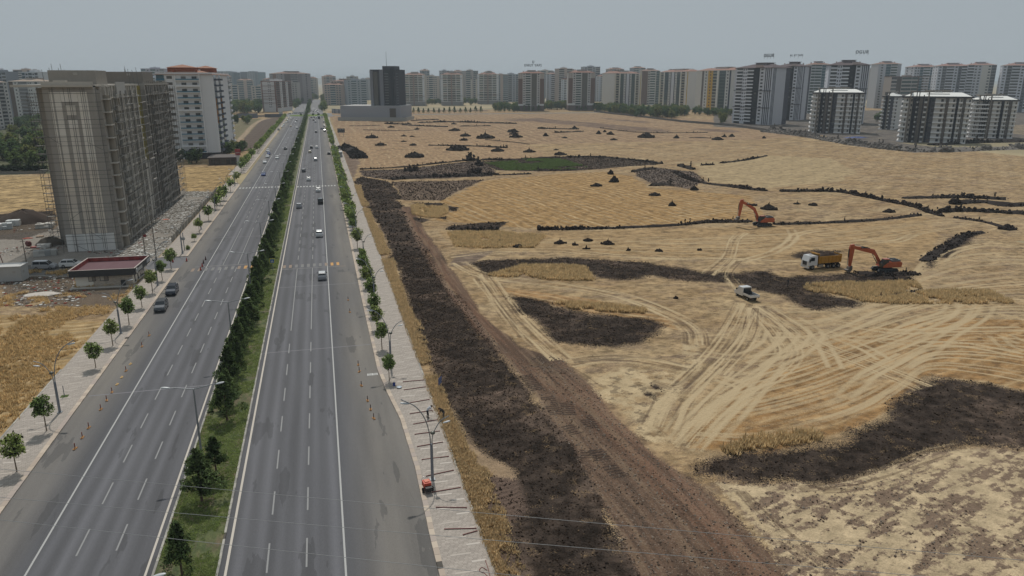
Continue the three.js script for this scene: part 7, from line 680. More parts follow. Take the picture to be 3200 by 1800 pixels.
// tipper truck
{ const p = [102.5,-136.3], t = thing('tipper_truck', 'white-cabbed tipper truck with a yellow body full of soil', 'truck', [p[0] - 1.2, 0.05, p[1] - 1.3], 0.06), wc = paint('#c9cacb', 0.35), yc = paint('#a87a1e', 0.5), dk = blackP; // front towards -x
  mesh('chassis', bs(8.6, 0.35, 0.9, 4.4, 0.75, 0), dk, t); mesh('cab', taper(prism([[-0.05, 0.95], [2.25, 0.95], [2.25, 3.0], [0.35, 3.0], [0, 1.9]], 2.4, 0.08), 1.9, 3.2, 0.06), wc, t); mesh('windscreen', new THREE.PlaneGeometry(2.0, 1.05).rotateY(-Math.PI / 2).rotateZ(-0.3).translate(0.1, 2.35, 0), carGlass, t); for (const sz of [-1, 1]) { mesh('side_window', bs(1.0, 0.75, 0.04, 1.0, 1.95, sz * 1.17), carGlass, t); mesh('mirror', bs(0.15, 0.7, 0.3, 0.1, 1.8, sz * 1.42), dk, t); mesh('headlight', bs(0.1, 0.22, 0.4, -0.1, 0.75, sz * 0.85), lampW, t); mesh('step', bs(1.1, 0.5, 0.2, 0.9, 0.45, sz * 1.12), dk, t); }
  mesh('grille', bs(0.1, 0.85, 1.3, -0.1, 1.0, 0), dk, t); mesh('bumper', bs(0.35, 0.35, 2.4, 0.02, 0.4, 0), wc, t); mesh('roof_hatch', bs(0.6, 0.06, 0.7, 1.2, 3.02, 0), dk, t); mesh('air_deflector', bs(0.1, 0.1, 2.2, 2.2, 3.0, 0), dk, t);
  mesh('tipper_body', merge([bs(5.9, 0.15, 2.4, 5.6, 1.3, 0), bs(5.9, 1.55, 0.12, 5.6, 1.3, 1.2), bs(5.9, 1.55, 0.12, 5.6, 1.3, -1.2), bs(0.12, 2.2, 2.4, 2.62, 1.3, 0), bs(0.12, 1.7, 2.4, 8.55, 1.35, 0)]), yc, t); mesh('cab_guard', prism([[2.0, 3.45], [2.1, 3.6], [2.7, 3.35], [2.65, 3.2]], 2.4), yc, t); for (let i = 0; i < 6; i++) mesh('side_rib', bs(0.12, 1.4, 0.1, 3.2 + i * 0.98, 1.35, 1.29), yc, t); mesh('soil_load', moundGeo(2.9, 1.15, 0.75, 20, 0.35).translate(5.6, 2.65, 0), std('#4f433c', 1), t); mesh('load_bed', bs(5.7, 0.1, 2.3, 5.6, 2.6, 0), std('#4a3f39', 1), t);
  for (const x of [1.1, 5.2, 6.7, 8.0].slice(0, 4)) for (const sz of [-1, 1]) { const w = mesh('wheel', new THREE.CylinderGeometry(0.52, 0.52, 0.42, 18).rotateX(Math.PI / 2), tyreM, t); w.position.set(x, 0.52, sz * 1.0); mesh('rim', new THREE.CylinderGeometry(0.28, 0.28, 0.46, 12).rotateX(Math.PI / 2), std('#6d6b68', 0.6), w); } mesh('fuel_tank', bs(1.2, 0.55, 0.5, 3.2, 0.5, 1.0), chromeM, t); }
// tracked excavators, front towards -x
function excavator(label, [x, z], turn, boom, arm, bucketAt, cylPts) { const e = thing('excavator', label, 'excavator', [x, heightAt(x, z) + 0.04, z], turn), or = paint('#a5481f', 0.45), dk = std('#26272a', 0.7), gr = std('#55585b', 0.5, { metalness: 0.3 });
  for (const sz of [-1, 1]) { const tr = mesh('track', prism([[-2.3, 0.45], [-1.95, 0.05], [1.95, 0.05], [2.3, 0.45], [1.95, 0.85], [-1.95, 0.85]], 0.6, 0.05).translate(0, 0, sz * 1.2), dk, e); for (let k = 0; k < 16; k++) boxPart('track_shoe', gr, tr, 0.2, 0.05, 0.62, -1.9 + k * 0.253, 0.87, sz * 1.2); for (let k = 0; k < 5; k++) { const r = mesh('roller', new THREE.CylinderGeometry(0.2, 0.2, 0.64, 12).rotateX(Math.PI / 2), gr, tr); r.position.set(-1.5 + k * 0.75, 0.35, sz * 1.2); } }
  mesh('undercarriage', bs(2.4, 0.4, 1.9, 0, 0.55, 0), dk, e); mesh('slew_ring', cyl(0.75, 0.75, 0.25, 20).translate(0, 0.95, 0), dk, e); mesh('house', taper(prism([[-1.3, 1.2], [2.9, 1.2], [3.0, 2.15], [2.6, 2.35], [-0.1, 2.3], [-1.2, 1.55]], 2.7, 0.06), 2, 2.6, 0.04), or, e); mesh('counterweight', new THREE.CylinderGeometry(1.38, 1.38, 1.0, 24, 1, false, -Math.PI / 2 * 0.9, Math.PI * 0.9).rotateY(Math.PI / 2 - 0.05).translate(1.75, 1.72, 0), or, e); mesh('engine_cover', bs(2.1, 0.4, 2.2, 1.65, 2.3, 0), gr, e); mesh('engine_vent', bs(1.1, 0.14, 1.4, 1.8, 2.7, 0), dk, e); mesh('exhaust', tubeBetween([0.75, 2.5, -0.5], [0.75, 3.1, -0.5], 0.07), dk, e); mesh('hand_rail', curve([[0.2, 2.3, 1.2], [0.2, 3.0, 1.2], [1.3, 3.0, 1.2], [1.3, 2.6, 1.2]], 0.03, 16, 5), dk, e);
  mesh('cab', taper(prism([[-1.55, 1.25], [-0.05, 1.25], [-0.05, 2.95], [-1.15, 2.95], [-1.6, 2.1]], 1.0, 0.04), 2, 3.2, 0.08).translate(0, 0, 0.82), carGlass, e); mesh('cab_roof', bs(1.3, 0.1, 1.0, -0.6, 2.95, 0.82), or, e); mesh('cab_frame', merge([tubeBetween([-1.57, 1.3, 1.3], [-1.6, 2.1, 1.3], 0.05), tubeBetween([-1.6, 2.1, 1.3], [-1.15, 2.95, 1.26], 0.05), tubeBetween([-0.08, 1.3, 1.3], [-0.08, 2.95, 1.26], 0.06)]), dk, e);
  const bm = mesh('boom', prism(boom, 0.55, 0.03).translate(0, 0, -0.15), or, e); mesh('boom_plate', bs(1.5, 0.26, 0.02, (boom[1][0] + boom[2][0]) / 2, (boom[1][1] + boom[2][1]) / 2 - 0.1, 0.14), dk, bm); mesh('boom_badge', new THREE.CircleGeometry(0.2, 16).translate((boom[1][0] * 0.3 + boom[2][0] * 0.7) + 0.6, (boom[1][1] * 0.3 + boom[2][1] * 0.7) - 0.12, 0.15), std('#b5b2b0', 0.6), bm); mesh('arm', prism(arm, 0.42, 0.03).translate(0, 0, -0.15), or, e); cylPts.forEach(([a, b]) => { const c = mesh('hydraulic_ram', tubeBetween(a, [(a[0] + b[0]) / 2, (a[1] + b[1]) / 2, (a[2] + b[2]) / 2], 0.1), dk, e); mesh('ram_rod', tubeBetween([(a[0] + b[0]) / 2, (a[1] + b[1]) / 2, (a[2] + b[2]) / 2], b, 0.06), chromeM, c); });
  const bk = mesh('bucket', prism([[0.35, 0.75], [0.45, 0.1], [0.1, -0.45], [-0.55, -0.5], [-0.9, -0.1], [-0.35, 0.0], [-0.2, 0.5]], 1.1, 0.04).translate(bucketAt[0], bucketAt[1], -0.15), std('#5d5650', 0.6, { metalness: 0.3 }), e); for (let k = 0; k < 5; k++) mesh('bucket_tooth', prism([[-0.85, -0.05], [-1.1, -0.02], [-0.8, -0.2]], 0.1).translate(bucketAt[0], bucketAt[1], -0.6 + k * 0.22), gr, bk); return e; }
{ const p = [117.5,-131]; excavator('orange excavator digging beside the yellow tipper truck', [p[0] - 0.6, p[1] - 0.6], -0.12, [[-0.9, 1.9], [-3.0, 4.9], [-8.0, 5.9], [-8.4, 5.55], [-8.0, 5.3], [-3.3, 4.05], [-2.4, 3.4], [-1.5, 1.6]].map(([a, b]) => [a, b]), [[-7.6, 5.3], [-7.75, 6.2], [-8.5, 6.1], [-8.7, 5.4], [-8.35, 1.3], [-7.95, 1.3]], [-8.2, 0.75], [[[-1.6, 1.7, -0.55], [-3.2, 4.1, -0.55]], [[-4.0, 5.2, -0.15], [-7.9, 6.15, -0.15]], [[-8.75, 5.2, -0.15], [-8.75, 1.6, -0.15]]]); }
{ const p = [120.9,-184.2]; excavator('orange excavator standing on the long stone wall in the upper field', [p[0] - 0.2, p[1] - 0.8], -0.08, [[-0.9, 1.9], [-2.6, 5.2], [-6.7, 7.4], [-7.0, 7.0], [-6.6, 6.7], [-3.0, 4.5], [-2.2, 3.4], [-1.5, 1.6]], [[-6.3, 6.7], [-6.3, 7.7], [-7.1, 7.6], [-7.35, 6.8], [-7.4, 2.8], [-7.0, 2.8]], [-7.6, 2.2], [[[-1.6, 1.7, -0.55], [-2.7, 4.2, -0.55]], [[-3.6, 5.9, -0.15], [-6.5, 7.6, -0.15]], [[-7.5, 6.6, -0.15], [-7.75, 3.1, -0.15]]]); }
// white double-cab flatbed
{ const r = [76.83,-118.42], f = [76.66,-122.61], a = Math.atan2(f[0] - r[0], -(f[1] - r[1])), t = thing('flatbed_pickup', 'white double-cab flatbed pickup on the straw track', 'pickup', [(r[0] + f[0]) / 2, heightAt(r[0], r[1]) + 0.03, (r[1] + f[1]) / 2], -a), wc = paint('#c8c9c9', 0.3); // front towards -z
  mesh('cab', taper(prism([[0.1, 0.55], [2.75, 0.5], [2.8, 0.9], [2.2, 1.2], [1.6, 2.05], [0.1, 2.1]], 1.9, 0.08).rotateY(Math.PI / 2), 1.2, 2.2, 0.12), wc, t); mesh('windscreen', new THREE.PlaneGeometry(1.6, 0.95).rotateX(-0.62).rotateY(Math.PI).translate(0, 1.62, -1.97), carGlass, t); mesh('rear_window', bs(1.6, 0.75, 0.05, 0, 1.25, 0.0), carGlass, t); for (const sx of [-1, 1]) { mesh('side_window', bs(0.04, 0.55, 0.75, sx * 0.92, 1.3, -1.35), carGlass, t); mesh('side_window', bs(0.04, 0.55, 0.7, sx * 0.92, 1.3, -0.5), carGlass, t); mesh('mirror', bs(0.22, 0.3, 0.12, sx * 1.1, 1.35, -1.9), blackP, t); mesh('tail_light', bs(0.2, 0.12, 0.05, sx * 0.75, 0.62, 2.62), lampR, t); mesh('bed_side', bs(0.05, 0.42, 2.45, sx * 0.98, 0.82, 1.36), wc, t); mesh('headlight', bs(0.3, 0.2, 0.08, sx * 0.7, 0.7, -2.78), lampW, t); }
  mesh('bed_floor', bs(2.0, 0.08, 2.5, 0, 0.78, 1.36), std('#3d3e40', 0.8), t); mesh('tailgate', bs(2.0, 0.42, 0.05, 0, 0.82, 2.6), wc, t); mesh('headboard', bs(1.9, 0.55, 0.05, 0, 0.82, 0.14), blackP, t); mesh('chassis', bs(0.9, 0.2, 5, 0, 0.45, 0), blackP, t); for (const sx of [-1, 1]) for (const z of [-1.95, 1.5]) { const w = mesh('wheel', new THREE.CylinderGeometry(0.35, 0.35, 0.24, 16).rotateZ(Math.PI / 2), tyreM, t); w.position.set(sx * 0.82, 0.35, z); mesh('rim', new THREE.CylinderGeometry(0.2, 0.2, 0.26, 10).rotateZ(Math.PI / 2), rimM, w); } }
console.log('vehicles done');

// ---------- lamps, bollards, signs ----------
const galv = std('#83878a', 0.5, { metalness: 0.45 }), headM = std('#b4b8ba', 0.4);
const headGeo = (() => { const g = new THREE.SphereGeometry(0.5, 14, 8); g.scale(0.95, 0.2, 0.34); return g; })();
const poleM = merge([cyl(0.13, 0.075, 8.8, 10)]), collarM = cyl(0.2, 0.2, 0.35, 10), armL = tubeBetween([0, 8.75, 0], [-2.2, 9.15, 0], 0.05), armR = tubeBetween([0, 8.75, 0], [2.2, 9.15, 0], 0.05);
for (let k = -1, i = 0; -78 - 32.6 * k > -880; k++, i++) { const z = -78 - 32.6 * k; const o = thing('street_lamp', `twin-armed street lamp in the median, ${ord(i)} from the near end`, 'street lamp', [-14.6, 0.1, z], 0, 'median street lamps'); mesh('pole', poleM, galv, o); mesh('collar', collarM, galv, o); mesh('arm', armL, galv, o); mesh('arm', armR, galv, o); for (const sx of [-1, 1]) { const h = mesh('lamp_head', headGeo, headM, o); h.position.set(sx * 2.65, 9.18, 0); h.rotation.z = sx * 0.16; } }
const pvPole = cyl(0.16, 0.14, 4.1, 12), pvBase = bs(0.55, 0.08, 0.55), pvL = curve([[-0.06, 4, 0], [-0.16, 5.2, 0], [-0.6, 7, 0], [-1.5, 8.4, 0], [-2.9, 9.3, 0]], 0.055, 24, 7), pvR = curve([[0.06, 4, 0], [0.14, 4.9, 0], [0.5, 5.8, 0], [1.1, 6.6, 0], [1.9, 7.0, 0]], 0.05, 20, 7), pvRing = new THREE.SphereGeometry(0.26, 12, 8).scale(1, 0.7, 1);
function paveLamp(x, z, flip, label, group) { const o = thing('pavement_lamp', label, 'street lamp', [x, 0.135, z], flip ? Math.PI : 0, group); mesh('pole', pvPole, std('#777c84', 0.5, { metalness: 0.3 }), o); mesh('base_plate', pvBase, galv, o); mesh('arm', pvL, galv, o); mesh('arm', pvR, galv, o); const a = mesh('lamp_head', headGeo, headM, o); a.position.set(-2.55, 8.85, 0); a.rotation.z = -0.2; const b = mesh('lamp_head', headGeo, headM, o); b.position.set(1.62, 6.35, 0); b.rotation.z = 0.2; b.scale.setScalar(0.85); const c = mesh('ring_lantern', pvRing, std('#4d4f45', 0.4), o); c.position.set(0.17, 5.3, 0); }
[-68.7, -101, -133, -165, -198, -230, -262, -295, -328, -360, -393, -426, -460, -500, -540, -580].forEach((z, i) => paveLamp(z > -90 ? 8.95 : 7.7, z, 0, `curved twin lamp on the right pavement, ${ord(i)} from the near end`, 'curved lamps of the right pavement')); [-96.2, -127.2, -157.5, -187.2, -218, -249, -280, -310].forEach((z, i) => paveLamp(-33.7, z, 1, `curved twin lamp on the left pavement, ${ord(i)} from the near end`, 'curved lamps of the left pavement'));
const oM = std('#a87a4c', 0.8), brM = std('#7d3a2a', 0.7), dkPost = std('#4d2f28', 0.7), boG = merge([bs(0.3, 0.09, 0.3), cyl(0.13, 0.05, 0.14, 8).translate(0, 0.08, 0)]);
function bollard(x, z, post, label, group, road = 1) { const o = thing('lane_bollard', label, 'bollard', [x, 0.034, z], rr(-0.3, 0.3), group); const b = mesh('base', boG, post === 2 ? std('#c3a06a', 0.7) : oM, o); b.scale.set(road ? 0.9 : 1, 1, road ? 2.2 : 1); if (post !== 2) mesh('post', cyl(0.06, 0.05, 0.72, 8), road === 2 ? dkPost : brM, o); }
[[-125.1, 1], [-119.8, 1], [-112.1, 2], [-109.4, 1], [-106.9, 2], [-104.3, 2], [-101.6, 1], [-98.9, 1], [-96.1, 1], [-90.8, 1], [-88.2, 1], [-85.4, 1]].reverse().forEach(([z, p], i) => bollard(-29.05, z, p, `${p === 2 ? 'bare orange bollard foot' : 'orange-footed flexible bollard'} on the left carriageway, ${ord(i)} from the near end`, 'bollards of the left carriageway')); [[4.1, -85], [3.9, -87.7], [3.7, -90.5], [3.2, -95.7], [3.2, -100.9], [3.2, -103.6], [3.1, -130], [3.1, -137.8]].forEach(([x, z], i) => bollard(x, z, 1, `orange-footed dark bollard by the right kerb lane, ${ord(i)} from the near end`, 'bollards of the right carriageway', 2));
[[-34.4, -178.6], [-31.5, -178.8], [-27.5, -179.3], [-27.5, -175.8], [-27.3, -172.4], [-27.2, -169.1]].forEach(([x, z], i) => { const dark = i === 2 || i === 3, o = thing('traffic_cone', `${dark ? 'dark' : 'red'} traffic cone ${['under the tree at the site driveway', 'in the middle of the site driveway', 'farthest of four by the worn crossing', 'second farthest of four by the worn crossing', 'third farthest of four by the worn crossing', 'nearest of four by the worn crossing'][i]}`, 'traffic cone', [x, 0.034, z]); mesh('foot', bs(0.45, 0.06, 0.45), blackP, o); mesh('cone', cyl(0.2, 0.04, 0.85, 12).translate(0, 0.06, 0), std(dark ? '#4d2a26' : '#a8352c', 0.6), o); mesh('band', cyl(0.135, 0.1, 0.17, 12).translate(0, 0.36, 0), std('#b9b4ae', 0.6), o); });
{ const o = thing('crossing_sign', 'yellow-edged blue pedestrian crossing sign in the median', 'road sign', [-11.7, 0.1, -162.6]); mesh('post', cyl(0.04, 0.04, 2.6, 8), galv, o); mesh('board', bx(1.15, 1.15, 0.05, 0, 2.6, 0), std('#a9a73c', 0.6), o); mesh('blue_square', bx(0.8, 0.8, 0.05, 0, 2.6, 0.01), std('#2f5d92', 0.5), o); const tri = new THREE.Shape([[-0.28, -0.26], [0.28, -0.26], [0, 0.28]].map((p) => new THREE.Vector2(...p))); mesh('white_triangle', new THREE.ShapeGeometry(tri).translate(0, 2.6, 0.04), std('#c9ccd0', 0.6), o); mesh('walker', prism([[-0.05, -0.2], [0.05, -0.2], [0.03, 0.02], [0.1, -0.02], [0.03, 0.12], [-0.04, 0.12], [-0.1, -0.03], [-0.03, 0.02]], 0.01).translate(0, 2.58, 0.048), blackP, o); }
{ const o = thing('blue_sign', 'small blue notice board with white lines in the dry grass', 'sign', [13.3, 0, -91.6], 1.1); mesh('post', cyl(0.035, 0.035, 1.7, 6), galv, o); mesh('board', bx(1.3, 0.95, 0.04, 0, 1.35, 0), std('#33447a', 0.6), o); for (let i = 0; i < 4; i++) mesh('text_line', bx(1.05, 0.05, 0.02, 0, 1.05 + i * 0.2, 0.025), std('#9aa2bd', 0.6), o); o.rotation.z = -0.12; }
{ const p = [15.5,-576.8], o = thing('billboard', 'dark roadside billboard with white lettering at the field edge', 'billboard', [p[0], 0, p[1]]), k = camD(...p) / 2320 / 3.903, W = 83 * k, Hb = 47 * k, y0 = 40 * k; mesh('board', bx(W, Hb, 0.3, 0, y0 + Hb / 2, 0), std('#26282c', 0.6), o); for (const sx of [-0.3, 0.3]) mesh('leg', tubeBetween([sx * W, 0, 0], [sx * W, y0 + 0.3, 0], 0.13), galv, o); [['OLAK YAPI', 0.6, 0.86], ['0 (532) 264 7606', 0.1, 0.75]].forEach(([t, v, f]) => { const g = new TextGeometry(t, { font, size: 1, depth: 0.05, curveSegments: 3 }); g.computeBoundingBox(); const s = W * f / g.boundingBox.max.x, hh = g.boundingBox.max.y * s, s2 = Math.min(s, s * Hb * 0.34 / hh); g.scale(s, s2 === s ? s : s2, 1); mesh('lettering', g.translate(-W * f / 2, y0 + Hb * v, 0.17), std('#aeb0b2', 0.6), o); }); }
{ const p = [10.1,-416.2], o = thing('bus_shelter', 'small grey bus shelter on the right pavement', 'shelter', [p[0], 0.135, p[1]]); mesh('roof', bs(2.2, 0.15, 4.4, 0, 2.6, 0), std('#a6a7a8', 0.6), o); mesh('back_panel', bs(0.1, 2.5, 4.2, 0.9, 0, 0), carGlass, o); mesh('side_panel', bs(1.8, 2.4, 0.1, 0, 0, 2.05), std('#8d9092', 0.5), o); mesh('side_panel', bs(1.8, 2.4, 0.1, 0, 0, -2.05), std('#8d9092', 0.5), o); mesh('bench', bs(0.4, 0.08, 3.4, 0.55, 0.45, 0), brM, o); for (const z of [-1.9, 1.9]) mesh('post', bs(0.1, 2.6, 0.1, -0.9, 0, z), galv, o); }
function utilPole(p, h, label, extra) { const o = thing('utility_pole', label, 'pole', [p[0], 0, p[1]]); mesh('shaft', cyl(0.13, 0.09, h, 8), std('#6f675e', 0.8), o); mesh('cross_arm', bx(1, 0.1, 0.1, 0, h - 0.4, 0), std('#6f675e', 0.8), o); if (extra) extra(o); return o; }
utilPole([-61.9,-173.1], 7.9, 'tall grey pole beside the silver van'); utilPole([-38.5,-182.1], 9.6, 'thin pole at the corner of the building site'); utilPole([-39.6,-177], 7.5, 'short post with a red flag behind the kiosk', (o) => mesh('flag', bx(0.6, 0.7, 0.03, 0.4, 6.8, 0), std('#7d3a38', 0.8), o)); { const p = [-33.5,-186.8]; const o = thing('meter_post', 'grey post with a meter box on the left pavement', 'post', [p[0] - 0.3, 0.135, p[1] - 4]); mesh('shaft', cyl(0.11, 0.1, 4.4, 8), galv, o); mesh('meter_box', bx(0.75, 0.7, 0.3, 0, 2.9, 0.12), std('#8d8f8e', 0.6), o); }
{ const o = thing('stop_post', 'bare grey stake in a planting pit on the left pavement', 'post', [-34.7, 0.135, -101.5]); mesh('stake', cyl(0.06, 0.05, 1.5, 6), galv, o); mesh('pit', bs(0.9, 0.02, 0.9), std('#4d5a36', 1), o); }
// overhead wires crossing the near road
for (const [l, a, b] of [['uppermost', [-31.89, 26, -37.39], [32.81, 26, -9.49]], ['middle', [-30.04, 26, -34.36], [31.1, 26, -9.12]], ['lowest', [-28.21, 26, -32.71], [28.67, 26, -7.73]]]) solo('overhead_wire', curve([a, [(a[0] + b[0]) / 2, 25.9, (a[2] + b[2]) / 2], b], 0.008, 40, 5), std('#8a8d90', 0.5), `thin overhead wire crossing the near road, ${l} of three`, 'wire', 'overhead wires');
// machines and objects on the pavement
{ const o = thing('compressor', 'orange and black wheeled compressor on the pavement by the lamp', 'machine', [8.1, 0.15, -66.8], 0.15); mesh('housing', taper(bs(0.75, 0.55, 1.0, 0, 0.42, 0), 0.6, 1, 0.15), std('#b5432a', 0.5), o); mesh('engine', bs(0.7, 0.4, 0.55, 0, 0.3, 0.65), blackP, o); mesh('top_cover', bs(0.45, 0.08, 0.5, 0, 0.97, -0.05), std('#c56a4d', 0.5), o); for (const sx of [-1, 1]) { const w = mesh('wheel', new THREE.CylinderGeometry(0.26, 0.26, 0.14, 14).rotateZ(Math.PI / 2), tyreM, o); w.position.set(sx * 0.48, 0.26, 0.35); } mesh('handle', curve([[-0.3, 0.6, -0.4], [-0.3, 0.95, -0.75], [0.3, 0.95, -0.75], [0.3, 0.6, -0.4]], 0.025, 16, 5), chromeM, o); mesh('stand', bs(0.5, 0.42, 0.08, 0, 0, -0.35), blackP, o); }
{ const o = thing('blue_bucket', 'blue plastic bucket under the young tree at the kerb', 'bucket', [7.5, 0.14, -94.4]); mesh('pail', new THREE.CylinderGeometry(0.2, 0.15, 0.42, 14, 1, true).translate(0, 0.21, 0), std('#27408a', 0.4, { side: THREE.DoubleSide }), o); mesh('bottom', cyl(0.15, 0.15, 0.02, 14), std('#27408a', 0.4), o); mesh('handle', new THREE.TorusGeometry(0.19, 0.012, 5, 16, Math.PI).translate(0, 0.42, 0), galv, o); const q = thing('white_basin', 'white basin beside the blue bucket', 'basin', [8.1, 0.14, -93.5]); mesh('bowl', new THREE.LatheGeometry([[0, 0], [0.25, 0], [0.36, 0.16], [0.34, 0.16], [0.24, 0.03], [0, 0.03]].map((p) => new THREE.Vector2(...p)), 18), std('#bcc6cf', 0.5), q); }
{ const o = thing('hose', 'reddish hose looped at the near corner of the right pavement', 'hose'); mesh('coil', curve([[11.4, 0.16, -54.2], [11.35, 0.17, -52.6], [11.2, 0.17, -51], [11.0, 0.16, -52.4], [10.6, 0.17, -52.9], [10.9, 0.16, -53.3], [11.25, 0.17, -52.8]], 0.03, 50, 6), std('#7a4a44', 0.7), o); }
// site heaps and stacks
const heap = (p, rx, rz, h, m, label) => { const o = solo('soil_heap', moundGeo(rx, rz, h, 28, 0.12), m, label, 'soil heap'); o.position.set(p[0], 0, p[1]); return o; };
heap([-85.9,-244.4], 7.5, 6, 3.4, std('#4b423d', 1), 'large dark soil heap left of the concrete tower'); heap([-67.8,-207], 3.8, 3, 1.9, std('#58524b', 1), 'small dark sand heap at the foot of the concrete tower');
function stackOf(p, nx, ny, nz, sx, sy, sz, cols, label, name = 'block_stack', turn = 0.1) { const o = thing(name, label, 'stack', [p[0], 0.02, p[1]], turn); for (let y = 0; y < ny; y++) for (let x = 0; x < nx; x++) for (let z = 0; z < nz; z++) if (y < ny - 1 || rnd() < 0.75) { const q = boxPart('block', std(pick(cols), 0.85), o, sx - 0.04, sy - 0.02, sz - 0.04, (x - nx / 2 + 0.5) * sx + rr(-0.03, 0.03), (y + 0.5) * sy, (z - nz / 2 + 0.5) * sz + rr(-0.03, 0.03)); q.rotation.y = rr(-0.03, 0.03); } return o; }
const pale3 = ['#c9cbca', '#b7bbbb', '#d2d3d1']; stackOf([-87,-232.9], 3, 2, 2, 1.2, 0.8, 1.2, pale3, 'wrapped white blocks beside the large soil heap', 'block_stack', 0.3); stackOf([-86.5,-238], 3, 2, 2, 1.1, 0.8, 1.1, pale3, 'second wrapped white stack beside the large soil heap'); stackOf([-76.8,-232.5], 4, 2, 3, 1.1, 0.6, 1.1, ['#b9b6b0', '#c6c3bd', '#aeaaa3'], 'wide stack of pale blocks by the rear scaffold'); stackOf([-64.9,-193.7], 4, 2, 2, 1.2, 0.65, 1.0, ['#9b9a96', '#8b8d8c', '#b2b0ab'], 'grey block stack in the shade of the tower'); stackOf([-68.3,-203.7], 3, 2, 2, 1.0, 0.4, 1, ['#c2c0bb', '#b5b3ae'], 'low pale stack before the sand heap'); stackOf([-73.7,-218.1], 2, 1, 2, 0.8, 0.3, 0.8, ['#a08d7d', '#94826f'], 'small pallet stack beside the rear scaffold', 'pallet_stack');
{ const p = [-71.7,-203.8], o = thing('mixer', 'dark red cement mixer on the bare site ground', 'machine', [p[0], 0, p[1]]); mesh('drum', new THREE.SphereGeometry(0.7, 14, 10).scale(1, 1.1, 1).rotateZ(0.5).translate(0, 1.1, 0), std('#5d2a28', 0.6), o); mesh('frame', merge([tubeBetween([-0.7, 0, -0.5], [0, 1, -0.6], 0.05), tubeBetween([0.7, 0, -0.5], [0, 1, -0.6], 0.05), tubeBetween([-0.7, 0, 0.5], [0, 1, 0.6], 0.05), tubeBetween([0.7, 0, 0.5], [0, 1, 0.6], 0.05)]), brM, o); mesh('rain_cover', bs(2.2, 0.3, 1.1, 1.6, 0.05, 0.2), std('#9a5a54', 0.7), o); }
for (const [f, l, c] of [[[-76.1,-216.8], 'red and white tarpaulin on the rubble left of the site', '#a8503e'], [[-46.3,-237.2], 'orange tarpaulin scrap on the rubble beside the tower', '#c2603a'], [[-54.4,-156.6], 'pale concrete slab lying in the dry grass before the kiosk', '#b3aca3']]) { const g = moundGeo(c === '#b3aca3' ? 3.6 : 1.3, c === '#b3aca3' ? 2.0 : 0.7, 0.16, 12, 0.4); const o = solo('ground_sheet', g, std(c, 0.8), l, 'sheet'); o.position.set(f[0], 0.03, f[1]); }
{ const p = [375.3,-468.1], o = solo('blue_tarpaulin', moundGeo(9, 4, 0.5, 16, 0.5), std('#2f437a', 0.7), 'blue tarpaulin on the plot between the unfinished blocks', 'tarpaulin'); o.position.set(p[0], 0.2, p[1]); }
// ---------- people ----------
function person(label, [x, y, z], turn, J, cols, s = 1) { // J: bones [ax,ay,az, bx,by,bz, ra, rb, colour]
  const res = 72, size = 2.1, mc = new MarchingCubes(res, new THREE.MeshBasicMaterial(), false, false, 120000); mc.isolation = 0; const f = mc.field, half = size / 2, smin = (a, b, k) => { const h = clamp(0.5 + 0.5 * (b - a) / k); return b + (a - b) * h - k * h * (1 - h); };
  const dist = (b, px, py, pz) => { const dx = b[3] - b[0], dy = b[4] - b[1], dz = b[5] - b[2], t = clamp(((px - b[0]) * dx + (py - b[1]) * dy + (pz - b[2]) * dz) / (dx * dx + dy * dy + dz * dz + 1e-9)); return Math.hypot(px - b[0] - dx * t, py - b[1] - dy * t, pz - b[2] - dz * t) - (b[6] + (b[7] - b[6]) * t); };
  for (let k = 0; k < res; k++) for (let j = 0; j < res; j++) for (let i = 0; i < res; i++) { const px = (i / (res / 2) - 1) * half, py = (j / (res / 2) - 1) * half + 0.9, pz = (k / (res / 2) - 1) * half; let d = 9; for (const b of J) d = smin(d, dist(b, px, py, pz), 0.035); f[i + j * res + k * res * res] = -d; }
  mc.update(); const n = mc.count, pos = new Float32Array(n * 3), nor = new Float32Array(n * 3), col4 = new Float32Array(n * 3);
  for (let v = 0; v < n; v++) { const px = mc.positionArray[v * 3] * half, py = mc.positionArray[v * 3 + 1] * half + 0.9, pz = mc.positionArray[v * 3 + 2] * half; pos.set([px, py, pz], v * 3); nor.set([mc.normalArray[v * 3], mc.normalArray[v * 3 + 1], mc.normalArray[v * 3 + 2]], v * 3); let best = 9, c = 0; for (const b of J) { const d = dist(b, px, py, pz); if (d < best) { best = d; c = b[8]; } } const q = lin(cols[c]); col4.set(q, v * 3); }
  const g = new THREE.BufferGeometry(); g.setAttribute('position', new THREE.BufferAttribute(pos, 3)); g.setAttribute('normal', new THREE.BufferAttribute(nor, 3)); g.setAttribute('color', new THREE.BufferAttribute(col4, 3)); const o = thing('person', label, 'person', [x, y, z], turn); o.scale.setScalar(s); mesh('body', g, new THREE.MeshStandardMaterial({ vertexColors: true, roughness: 0.9 }), o); return o; }
const fingers = (x, y, z, dx, dy, dz, c) => { const o = [[x, y, z, x + dx * 0.07, y + dy * 0.07, z + dz * 0.07, 0.035, 0.03, c]]; for (let i = 0; i < 4; i++) o.push([x + dx * 0.07 + (i - 1.5) * 0.018, y + dy * 0.07, z + dz * 0.07, x + dx * (0.13 + 0.01 * (i % 2)) + (i - 1.5) * 0.02, y + dy * 0.14, z + dz * 0.14 + 0.01, 0.012, 0.01, c]); o.push([x + 0.03, y + dy * 0.03, z + dz * 0.03, x + 0.06, y + dy * 0.08, z + dz * 0.08 + 0.02, 0.012, 0.01, c]); return o; };
